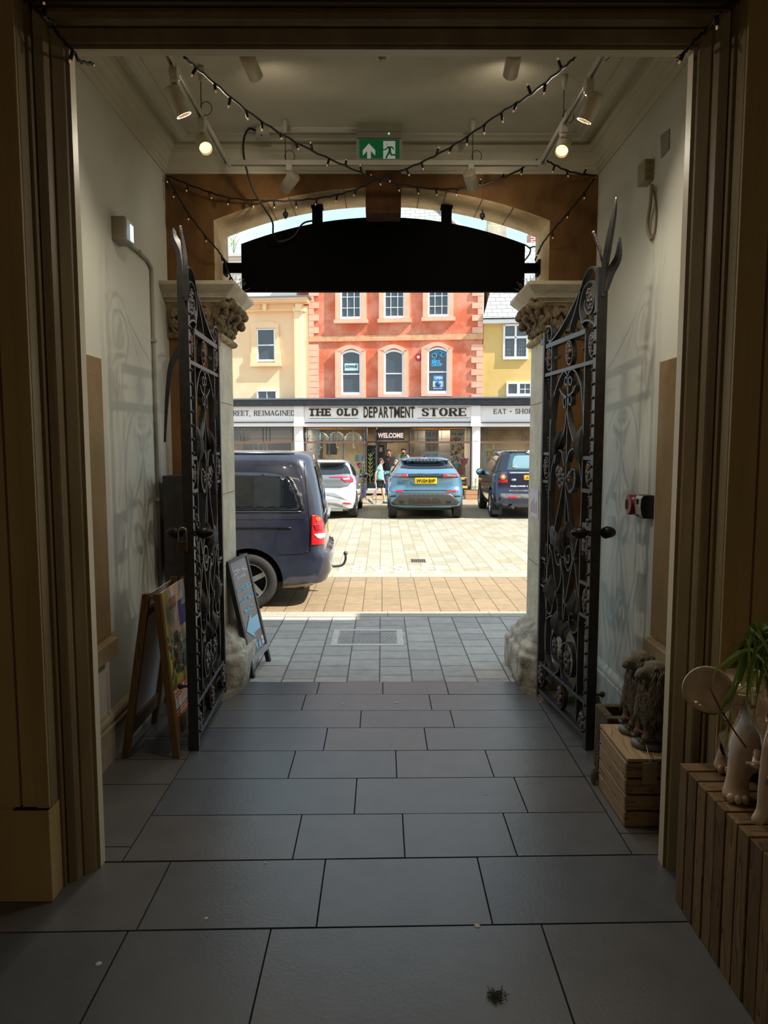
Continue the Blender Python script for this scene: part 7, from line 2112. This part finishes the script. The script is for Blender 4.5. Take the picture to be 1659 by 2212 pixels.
for s in (0, 1):
    b = B(); oq(b, s - .045, 0, s + .045, 1, -.03, .008); b.build('leg', BLK, t)
    C0 = A0 + wv * s; D0 = V((C0.x - 2 * (C0.x - ob(s, 1).x) - .05, C0.y, 0)); b = B(); b.beam(D0, ob(s, 1, -.04), .04, .035, (0, 1, 0)); b.build('leg', BLK, t)
b = B(); oq(b, .04, .16, .96, .985, -.02, .0); pn = b.build('panel', M('board_grey', (120, 112, 112), .4), t)
b = B(); oq(b, .0, .115, 1, .165, -.02, .014); b.build('bottom_rail', M('rail_grey', (150, 148, 146), .4), t)
b = B(); oq(b, .0, .975, 1, 1.0, -.02, .01); b.build('top_rail', BLK, t)
C0, D1 = ob(0, .98, -.06), ob(1, .98, -.06)
E0, E1 = V((A0.x - .36, A0.y, .16)), V((B0.x - .36, B0.y, .16)); b = B(); b.prism([E0, E1, D1, C0], (-.01, 0, 0)); b.build('rear_panel', BLK, t)
SKYB = M('letter_sky', (136, 204, 240), .4); PALE = M('letter_pale', (214, 220, 232), .4)
for tx, h, w_, hh_, mt, s in (('CORN HALL', .885, .74, .045, PALE, .5), ('AND ARCADE', .83, .5, .022, PALE, .45), ('ANTIQUES &', .725, .78, .04, SKYB, .5), ('COLLECTABLES', .635, .82, .04, SKYB, .5), ('MARKET', .54, .5, .04, SKYB, .5)):
    b = B(); add_text(b, tx, ob(s, h, .002), wv, up, wv.length * w_, hh_, ext=.0015, bold=.015); b.build('lettering', mt, pn)
b = B(); q = [(.12, .385), (.5, .50), (.5, .455), (.88, .455), (.88, .33), (.5, .33), (.5, .285)]; f = b.poly([ob(s, h, .004) for s, h in q]); bmesh.ops.triangulate(b.bm, faces=[f]); b.build('arrow', SKYB, pn)
for k, (s, hh_) in enumerate(((.1, .05), (.27, .055), (.44, .06), (.62, .065))):
    b = B()
    if k == 0: oq(b, s, .18, s + .09, .18 + hh_, .001, .003)
    elif k == 1:
        for a in (0, 1): oq(b, s + .05 * a, .18, s + .05 * a + .02, .18 + hh_, .001, .003)
        oq(b, s + .015, .205, s + .06, .215, .001, .003)
    elif k == 2: q = [(s, .24), (s + .1, .24), (s + .07, .18), (s + .03, .18)]; b.prism([ob(x, y, .003) for x, y in q], nf * -.002)
    else: q = [(s, .18), (s + .11, .18), (s + .11, .215), (s + .055, .25), (s, .215)]; b.prism([ob(x, y, .003) for x, y in q], nf * -.002)
    b.build('pictogram', SKYB, pn)
for h in (.185, .225): b = B(); oq(b, .8, h, .93, h + .032, .001, .003); b.build('pictogram', PALE, pn)

# ---- ironwork and marks on the ground
a = [G(*p) for p in ((714, 1395), (876, 1391), (865, 1357), (722, 1360))]; c = (a[0] + a[2]) / 2
t = thing('manhole_cover', 'rectangular cast iron inspection cover in the pavement outside the arch', 'manhole cover', (c.x, c.y, 0))
x0, x1, y0, y1 = (a[0].x + a[3].x) / 2, (a[1].x + a[2].x) / 2, a[0].y, a[3].y
b = B(); w_ = .06
for r in ((x0, y0, x1, y0 + w_), (x0, y1 - w_, x1, y1), (x0, y0 + w_, x0 + w_, y1 - w_), (x1 - w_, y0 + w_, x1, y1 - w_)): b.box(r[0], r[1], -.02, r[2], r[3], .004)
b.build('concrete_surround', M('surround_concrete', (214, 208, 196), .9, col2=(190, 184, 172), scale=30), t)
b = B(); b.box(x0 + w_, y0 + w_, -.02, x1 - w_, y1 - w_, -.004); b.build('cover', M('cast_iron_cover', (104, 98, 104), .55, .3), t)
random.seed(3); nx, ny = 26, 9
LG = M('iron_lug', (142, 136, 142), .5, .3)
b = B()
for i in range(nx):
    for j in range(ny):
        cx = x0 + w_ + .015 + (x1 - x0 - 2 * w_ - .03) * (i + .5) / nx; cy = y0 + w_ + .01 + (y1 - y0 - 2 * w_ - .02) * (j + .5) / ny; q = 1 if (i + j) % 2 else -1
        d = V((cos(pi / 4 * q), sin(pi / 4 * q), 0)); e = V((-d.y, d.x, 0)); b.obox((cx, cy, -.002), d * .015, e * .005, V((0, 0, .004)))
lg = b.build('raised_lugs', LG, t); lg['kind'] = 'stuff'
a, z = G(889, 1215), G(918, 1208)
t = thing('drain_grate', 'small iron drain grate in the pale paving of the square', 'drain', ((a.x + z.x) / 2, a.y, 0))
b = B(); b.box(a.x, a.y, -.02, z.x, z.y, .004); b.build('frame', M('grate_iron', (120, 100, 90), .6, .3), t)
for k in range(7): x = a.x + (z.x - a.x) * (k + .5) / 7; b = B(); b.box(x - .008, a.y + .02, .004, x + .008, z.y - .02, .006); b.build('slot', M('slot_dark', (30, 26, 24), .8), t)
a, z = G(950, 1237), G(825, 1222)
b = B(); add_text(b, 'DISABLED', (a.x - 1.17, (a.y + z.y) / 2, .004), (-1, 0, 0), (0, -1, 0), 2.36, z.y - a.y, ext=.0015, bold=.01, spacing=1.25)
tag(b.build('road_marking', M('road_paint', (240, 238, 226), .8)), 'worn white DISABLED bay lettering painted on the pale paving', 'road marking')
c = G(1073, 2152); random.seed(10)
t = thing('plant_clipping', 'small dark tuft of plant clippings on the flagstones', 'plant debris', c)
b = B()
for k in range(70):
    a = random.uniform(0, 6.28); r = random.uniform(.0, .035); p = c + V((r * cos(a), r * sin(a) * .8, .002)); q = random.uniform(0, 6.28); l = random.uniform(.01, .03); b.tube([p, p + V((cos(q) * l * .5, sin(q) * l * .5, .01)), p + V((cos(q) * l, sin(q) * l, .004))], .0012, 4)
b.build('sprigs', M('clipping_green', (52, 56, 34), .8), t)
for px, py, r in ((1031, 2000, .012), (213, 2082, .011), (573, 1864, .007), (445, 1984, .008), (857, 1518, .014), (741, 1521, .010), (925, 1480, .009), (1049, 1716, .006), (845, 1608, .007), (1165, 1517, .008), (660, 1560, .006)):
    c = G(px, py); b = B(); b.lathe([(.001, .0012), (r, .0008), (r * 1.1, 0)], c + V((0, 0, .0005)), 12)
    o = tag(b.build('gum_spot', M('gum_pale', (176, 172, 164), .8)), 'flattened pale gum spot on the flagstones', 'gum spot', 'gum spots on the floor')
# ================================================================ crate, lions, bench, elephants, plant
CRW = [wood_mat('scorched_crate_y', (176, 150, 118), (112, 88, 64), 1, 1.6), wood_mat('scorched_crate_x', (150, 122, 90), (90, 68, 46), 0, 1.6)]
cx0, cx1, cy0, cy1, ch = 1.243, 1.665, 3.475, 3.93, .365
t = thing('wooden_crate', 'scorched slatted wooden crate under the two stone lions by the right wall', 'crate', ((cx0 + cx1) / 2, (cy0 + cy1) / 2, 0))
bh = (ch - .018) / 4
for k in range(4):
    z0 = k * bh + .005; z1 = (k + 1) * bh - .008
    b = B(); b.box(cx0, cy0 + .018, z0, cx0 + .018, cy1, z1); b.build('side_slat', CRW[0], t, bevel=.002)
    b = B(); b.box(cx0, cy0, z0, cx1, cy0 + .018, z1); b.build('end_slat', CRW[1], t, bevel=.002)
    b = B(); b.box(cx0, cy1 - .018, z0, cx1, cy1, z1); b.build('end_slat', CRW[1], t, bevel=.002)
    b = B(); b.box(cx1 - .018, cy0 + .018, z0, cx1, cy1 - .018, z1); b.build('side_slat', CRW[0], t, bevel=.002)
tw = (cx1 - cx0) / 3
for k in range(3):
    b = B(); b.box(cx0 + k * tw + .004, cy0, ch - .018, cx0 + (k + 1) * tw - .004, cy1, ch); b.build('top_slat', CRW[0], t, bevel=.002)
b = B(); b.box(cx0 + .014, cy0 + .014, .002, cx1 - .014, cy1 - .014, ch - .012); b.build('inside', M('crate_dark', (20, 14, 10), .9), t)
# stone trough behind the crate
t = thing('stone_trough', 'dark mossy stone trough of soil on the floor behind the crate', 'trough', (1.43, 4.13, 0))
MOSS = M('mossy_stone', (92, 80, 56), .95, col2=(60, 54, 36), scale=14, bump=.5)
x0, x1, y0, y1, hz = 1.30, 1.65, 3.965, 4.20, .385
b = B()
for r in ((x0, y0, x1, y0 + .045), (x0, y1 - .045, x1, y1), (x0, y0 + .045, x0 + .045, y1 - .045), (x1 - .045, y0 + .045, x1, y1 - .045)): b.box(r[0], r[1], 0, r[2], r[3], hz)
b.build('walls', MOSS, t, bevel=.006)
b = B(); b.box(x0 + .045, y0 + .045, .05, x1 - .045, y1 - .045, hz - .07); b.build('soil', M('dark_soil', (46, 30, 20), .95, col2=(30, 20, 14), scale=30, bump=.6), t)
c = V((1.228, 3.945, 0)); t = None
b = B(); b.ball(c + V((-.0, 0, .05)), (.022, .012, .055), 12, 9); tag(b.build('stone_ornament', M('pebble_stone', (128, 124, 112), .9, col2=(92, 90, 82), scale=90, bump=.5)), 'small grey stone ornament on the floor against the far side of the crate', 'ornament')
# ---- lions
LION = M('lion_stone', (122, 114, 100), .85, col2=(92, 84, 72), scale=14, bump=.4, bscale=60)


def lion(label, c, yaw, Hh, grp='garden lions'):
    t = thing('stone_lion', label, 'statue', c, grp); m = Matrix.Translation(c) @ Matrix.Rotation(yaw, 4, 'Z') @ Matrix.Scale(Hh / .46, 4)
    L = lambda x, y, z: m @ V((x, y, z))
    vs, es, rd = [], [], []; s = Hh / .46

    def add(p, r, par=None):
        vs.append(L(*p)); rd.append(tuple(q * s for q in r) if isinstance(r, tuple) else r * s)
        if par is not None: es.append((par, len(vs) - 1))
        return len(vs) - 1
    r0 = add((.07, 0, .105), (.072, .078)); r1 = add((.05, 0, .18), (.066, .07), r0); ch_ = add((.01, 0, .26), (.062, .066), r1); nk = add((-.002, 0, .335), .055, ch_)
    hd = add((-.028, 0, .398), .047, nk); br = add((-.056, 0, .412), .038, hd); mz = add((-.088, 0, .386), (.036, .034), br); add((-.112, 0, .380), .029, mz); add((-.088, 0, .358), .026, mz)
    for sd in (-1, 1):
        sh = add((-.022, .042 * sd, .24), .036, ch_); kn = add((-.045, .044 * sd, .14), .030, sh); an = add((-.052, .044 * sd, .066), .026, kn); add((-.08, .044 * sd, .052), .026, an)
        th = add((.06, .055 * sd, .115), .05, r0); k2 = add((.012, .066 * sd, .088), .036, th); add((-.014, .066 * sd, .054), .027, k2)
    ta = add((.12, .01, .06), .020, r0); tb = add((.125, .06, .052), .015, ta); add((.09, .085, .052), .018, tb)
    skin('body', vs, es, rd, LION, t, 1)
    b = B(); b.loft([[m @ V((cos(a) * rx - .0 + .015, sin(a) * ry, z)) for a in [2 * pi * i / 24 for i in range(24)]] for rx, ry, z in ((.125, .085, 0), (.132, .09, .012), (.128, .088, .03), (.115, .078, .04))]); b.build('base', M('base_stone', (110, 108, 104), .55, col2=(84, 82, 78), scale=10), t)
    b = B(); random.seed(19)
    b.ball(L(-.002, 0, .398), (.064 * s, .066 * s, .070 * s), 16, 12); b.ball(L(-.002, 0, .315), (.064 * s, .070 * s, .085 * s), 16, 12); b.ball(L(-.02, 0, .245), (.046 * s, .058 * s, .075 * s), 16, 12)
    for k in range(340):          # wavy locks of the mane lying on its bulk
        a = random.uniform(-pi, pi); h = random.random(); z0 = .455 - .235 * h
        cx = .012 - .034 * h; rr = (.066 if h > .15 else .045 + .14 * h) + .004
        p = V((cx - cos(a) * rr, sin(a) * rr * 1.03, z0))
        if abs(a) < .8 and z0 > .335: continue
        d = V((-cos(a) * .10, sin(a) * .22, -1)).normalized(); w = V((-sin(a), -cos(a), 0)); ln = random.uniform(.07, .13)
        pts = [m @ (p + d * ln * q + w * .007 * sin(q * 8 + k)) for q in (0, .2, .4, .6, .8, 1)]
        b.tube(pts, [.003 * s, .0065 * s, .007 * s, .0065 * s, .005 * s, .0015 * s], 6)
    for k in range(30):
        a = random.uniform(-1.3, 1.3); p = V((-.066 - .01 * cos(a), .034 * sin(a), random.uniform(.27, .36))); b.tube([m @ (p + V((-.004 * sin(q * 6 + k), .005 * cos(q * 5 + k), -.075 * q))) for q in (0, .3, .6, 1)], [.005 * s, .010 * s, .008 * s, .002 * s], 6)
    for sd in (-1, 1): b.ball(L(-.02, .05 * sd, .435), (.014 * s, .012 * s, .016 * s), 8, 6)
    b.build('mane', LION, t)
    for sd in (-1, 1):
        b = B(); b.ball(L(-.082, .024 * sd, .412), .008 * s, 8, 6); b.build('eye', LION, t)
        for q in range(3): b = B(); b.ball(L(-.088, .044 * sd + (q - 1) * .014, .048), (.012 * s, .007 * s, .011 * s), 8, 5); b.build('toe', LION, t)
    b = B(); b.ball(L(-.106, 0, .388), (.009 * s, .014 * s, .008 * s), 8, 6); b.build('nose', LION, t)
    return L


L1 = lion('seated stone lion statue on the crate, the one farther from the doorway', V((1.43, 3.82, ch)), .12, .455)
L2 = lion('seated stone lion statue on the crate, nearer the doorway and partly behind its frame', V((1.435, 3.635, ch)), .12, .455)
PINK = M('pink_twine', (170, 60, 70), .7)
for L, lab in ((L1, 'far'), (L2, 'near')):
    b = B()
    for z, q in ((.085, 0), (.09, .5)): b.tube([L(-.05 + .03 * cos(a), .075 * sin(a), z + .006 * sin(a * 2 + q)) for a in [2 * pi * i / 20 for i in range(20)]], .0022, 5, closed=True)
    tag(b.build('pink_twine', PINK), 'pink twine tied round the legs of the %s stone lion' % ('farther' if lab == 'far' else 'nearer'), 'twine', 'twine on the lions')
p = P(1402, 1672, cy0 - .012)
t = thing('price_tag', 'blank cream price tag hanging down the end of the lion crate', 'tag', p)
b = B(); b.hexa([p + V((-.035, -.003, -.055)), p + V((.04, -.003, -.055)), p + V((.04, 0, -.055)), p + V((-.035, 0, -.055))], [p + V((-.035, -.003, .06)), p + V((.04, -.003, .06)), p + V((.04, 0, .06)), p + V((-.035, 0, .06))]); b.build('card', M('card_cream', (150, 132, 104), .7), t)
b = B(); b.tube([p + V((0, -.003, .055)), P(1403, 1640, cy0 - .006), P(1396, 1610, 3.55)], .002, 5); b.build('string', M('string_white', (190, 186, 178), .7), t)

# ---- slatted bench on the right
BW = [wood_mat('bench_front_%d' % i, c1, c2, 2, 1.5) for i, (c1, c2) in enumerate((((132, 106, 74), (74, 54, 34)), ((116, 92, 62), (66, 48, 30)), ((142, 114, 78), (60, 44, 28))))]
BT = [wood_mat('bench_top_%d' % i, c1, c2, 0, 1.3) for i, (c1, c2) in enumerate((((134, 106, 74), (90, 66, 42)), ((120, 94, 64), (76, 56, 36))))]
bx, bz = 1.262, .612
t = thing('slatted_bench', 'scorched wooden bench of upright slats at the right, carrying the ceramic elephants', 'bench', (bx + .35, 2.1, 0))
b = B(); b.box(bx + .03, .98, .01, 1.95, 2.86, bz - .03); b.build('dark_core', M('bench_inside', (14, 10, 8), .95), t)  # solid near-black block that darkens the gaps between the slats
y = 2.893; random.seed(13)
for k in range(23):
    w_ = random.uniform(.068, .078); tilt = random.uniform(-.002, .002)
    b = B(); b.hexa([(bx + tilt, y - w_, 0), (bx + .022, y - w_, 0), (bx + .022, y, 0), (bx + tilt, y, 0)], [(bx, y - w_, bz), (bx + .022, y - w_, bz), (bx + .022, y, bz), (bx, y, bz)])
    b.build('front_slat', BW[k % 3], t, bevel=.0025)
    b = B(); b.box(bx + .023, y - w_, bz - .022, 1.96, y, bz); b.build('top_slat', BT[k % 2], t, bevel=.0025)
    y -= w_ + (.004 if k % 4 == 3 else random.uniform(.010, .014))
# ---- ceramic elephants
CER = M('cream_glaze', (206, 184, 160), .12, coat=1.0, col2=(190, 164, 138), scale=4)
CLINE = M('glaze_line', (120, 84, 56), .4)


def elephant(label, o, yaw, S, legs=True):
    """ceramic elephant stand: faces local -x, seat on its back at z 1"""
    t = thing('ceramic_elephant', label, 'ceramic elephant', o, 'ceramic elephants'); m = Matrix.Translation(o) @ Matrix.Rotation(yaw, 4, 'Z') @ Matrix.Scale(S, 4)
    L = lambda x, y, z: m @ V((x, y, z))
    vs, es, rd = [], [], []

    def add(p, r, par=None):
        vs.append(L(*p)); rd.append(r * S)
        if par is not None: es.append((par, len(vs) - 1))
        return len(vs) - 1
    bd = add((.12, 0, .58), .26); bf = add((-.16, 0, .60), .25, bd); bk = add((.38, 0, .56), .22, bd)
    nk = add((-.34, 0, .78), .19, bf); hd = add((-.48, 0, .94), .19, nk); t1 = add((-.66, 0, .78), .10, hd); t2 = add((-.70, 0, .44), .075, t1); t3 = add((-.72, 0, .22), .06, t2); add((-.80, 0, .12), .05, t3)
    for sd in (-1, 1): e_ = add((-.46, .20 * sd, 1.0), .11, hd); add((-.47, .36 * sd, 1.01), .08, e_)
    for x, par in ((-.22, bf), (.36, bk)):
        for sd in (-1, 1):
            a = add((x, .17 * sd, .34), .115, par); c = add((x, .18 * sd, .14), .095, a); d_ = add((x - .02, .18 * sd, .05), .13, c); add((x - .02, .18 * sd, -.005), .12, d_)
    skin('body', vs, es, rd, CER, t, 0)
    for sd in (-1, 1):           # big dished ears with rolled rims
        c = V((-.46, .46 * sd, 1.02)); b = B(); R = Matrix.Rotation(radians(74 * sd), 3, 'Z')
        ring = []
        for rr, dd in ((.001, .06), (.12, .045), (.2, .015), (.235, -.015), (.245, -.03), (.235, -.045), (.19, -.01), (.1, .02), (.001, .03)):
            ring.append([m @ (c + (R @ V((cos(a) * rr * 1.05, sd * -dd, sin(a) * rr * (1.0 + .12 * sin(a))))) * .84) for a in [2 * pi * i / 28 for i in range(28)]])
        b.loft(ring, caps=False); b.build('ear', CER, t)
        b = B(); b.tube([m @ (c + R @ V((cos(a) * .19, sd * -.004 + sd * .02, sin(a) * .19))) for a in [radians(150 + 190 * i / 14) for i in range(15)]], .005 * S, 5); b.build('ear_line', CLINE, t)
        b = B(); b.ball(L(-.59, .14 * sd, .97), (.03 * S, .02 * S, .022 * S), 10, 7); b.build('eye', CLINE, t)
        b = B(); b.tube([L(-.62, .10 * sd, .60), L(-.72, .13 * sd, .55), L(-.80, .13 * sd, .58)], [.035 * S, .028 * S, .01 * S], 8); b.build('tusk', CER, t)
        for x in (-.22, .36):
            for k in range(3):
                a = radians(150 + 30 * k) if sd > 0 else radians(210 - 30 * k); cc = V((x - .02, .18 * sd, .045)); q = cc + V((cos(a) * .112, sin(a) * .112, 0))
                b = B(); b.ball(m @ q, (.035 * S, .035 * S, .045 * S), 10, 7); b.build('toenail', CER, t)
    b = B(); b.loft([[L(.1 + cos(a) * r * 1.1, sin(a) * r, z) for a in [2 * pi * i / 24 for i in range(24)]] for r, z in ((.27, .60), (.30, .66), (.27, .78), (.27, .84), (.33, .87), (.33, .95), (.30, 1.0))]); b.build('saddle_seat', CER, t)
    for z in (.80, .84): b = B(); b.tube([L(.1 + cos(a) * .31, sin(a) * .283, z) for a in [2 * pi * i / 30 for i in range(30)]], .014 * S, 6, closed=True); b.build('rope_band', CER, t)
    for k in range(5): b = B(); a = radians(60 + 60 * k); b.tube([L(-.48 + .02 * cos(a), .2 * cos(a), .96 + .17 * sin(a)), L(-.60, .13 * cos(a), .90 + .1 * sin(a))], .014 * S, 6); b.build('head_band', CER, t)
    return t


o1 = V((1.452, 2.66, bz)); elephant('cream glazed ceramic elephant with a large round ear, farther back on the slatted bench', o1, radians(72), .43)
o2 = V((1.605, 2.36, bz)); elephant('cream glazed ceramic elephant at the right edge of the bench, in front of the other', o2, radians(8), .42)
# red tag cord on the ear
b = B(); b.tube([P(1531, 1482, 2.44), P(1555, 1530, 2.42), P(1590, 1585, 2.42), P(1612, 1615, 2.42)], .0028, 5)
tag(b.build('red_cord', M('cord_red', (110, 26, 36), .6)), 'dark red cord slung from the ear of the farther ceramic elephant', 'cord')
# ---- spider plant on the farther elephant
c0 = V((1.475, 2.70, bz + .43))
t = thing('spider_plant', 'green spider plant with long arching leaves in a pot on the ceramic elephant', 'plant', (c0.x, c0.y, c0.z))
zt = bz + .43
b = B(); b.lathe([(.06, 0), (.085, .10), (.09, .10), (.09, .115), (.078, .115), (.07, .09)], (c0.x, c0.y, zt), 20, caps=False); b.lathe([(.001, 0), (.06, 0)], (c0.x, c0.y, zt), 20, caps=False); b.build('pot', M('pot_brown', (92, 62, 44), .6), t)
base = V((c0.x, c0.y, zt + .10))
LEAF = [M('blade_green', (124, 156, 72), .4, col2=(158, 182, 106), scale=3), M('blade_dark', (80, 114, 50), .4, col2=(104, 138, 62), scale=3), M('blade_pale', (186, 200, 140), .45)]
tips = [((1625, 1378), (1640, 1342)), ((1578, 1432), (1592, 1402)), ((1540, 1488), (1555, 1440)), ((1567, 1500), (1570, 1440)), ((1553, 1560), (1585, 1500)), ((1573, 1628), (1575, 1560)), ((1550, 1558), (1580, 1490)), ((1560, 1562), (1596, 1500)), ((1585, 1568), (1598, 1500)),
        ((1610, 1600), (1605, 1520)), ((1598, 1560), (1612, 1490)), ((1622, 1570), (1615, 1500)), ((1632, 1520), (1628, 1460)), ((1640, 1560), (1636, 1480)), ((1655, 1540), (1650, 1470)), ((1556, 1590), (1572, 1520)), ((1608, 1380), (1628, 1372)), ((1630, 1400), (1640, 1385)), ((1600, 1450), (1618, 1425))]
random.seed(23)
for _ in range(84):
    tips.append(((random.uniform(1575, 1760), random.uniform(1440, 1600)), (random.uniform(1610, 1740), random.uniform(1350, 1450))))
for k, (tp, md) in enumerate(tips):
    Y1 = c0.y + random.uniform(-.30, .0); T_, Mm = P(tp[0], tp[1], Y1 - .03), P(md[0], md[1], Y1)
    bs = base + V((random.uniform(-.05, .03), random.uniform(-.05, .04), 0))
    q = smoothpath([bs, bs.lerp(Mm, .5) + V((0, 0, .04)), Mm, Mm.lerp(T_, .55) + V((-.008, 0, .012)), T_], 5); n_ = len(q); w_ = random.uniform(.005, .008)
    b = B(); L_, R_, C_ = [], [], []
    for i, p in enumerate(q):
        tt = (q[min(i + 1, n_ - 1)] - q[max(i - 1, 0)]).normalized(); sd = tt.cross(V((.25, -1, .2))).normalized(); f = i / (n_ - 1); ww = w_ * (.5 + .5 * sin(pi * min(1, .25 + f * .75))) * (1 - f ** 4 * .95)
        nn = sd.cross(tt); L_.append(b.v(p - sd * ww)); C_.append(b.v(p + nn * ww * .45)); R_.append(b.v(p + sd * ww))
    for i in range(n_ - 1): b.f([L_[i], C_[i], C_[i + 1], L_[i + 1]], True); b.f([C_[i], R_[i], R_[i + 1], C_[i + 1]], True)
    b.build('leaf', LEAF[k % 3 if k % 5 else 0], t, recalc=False)
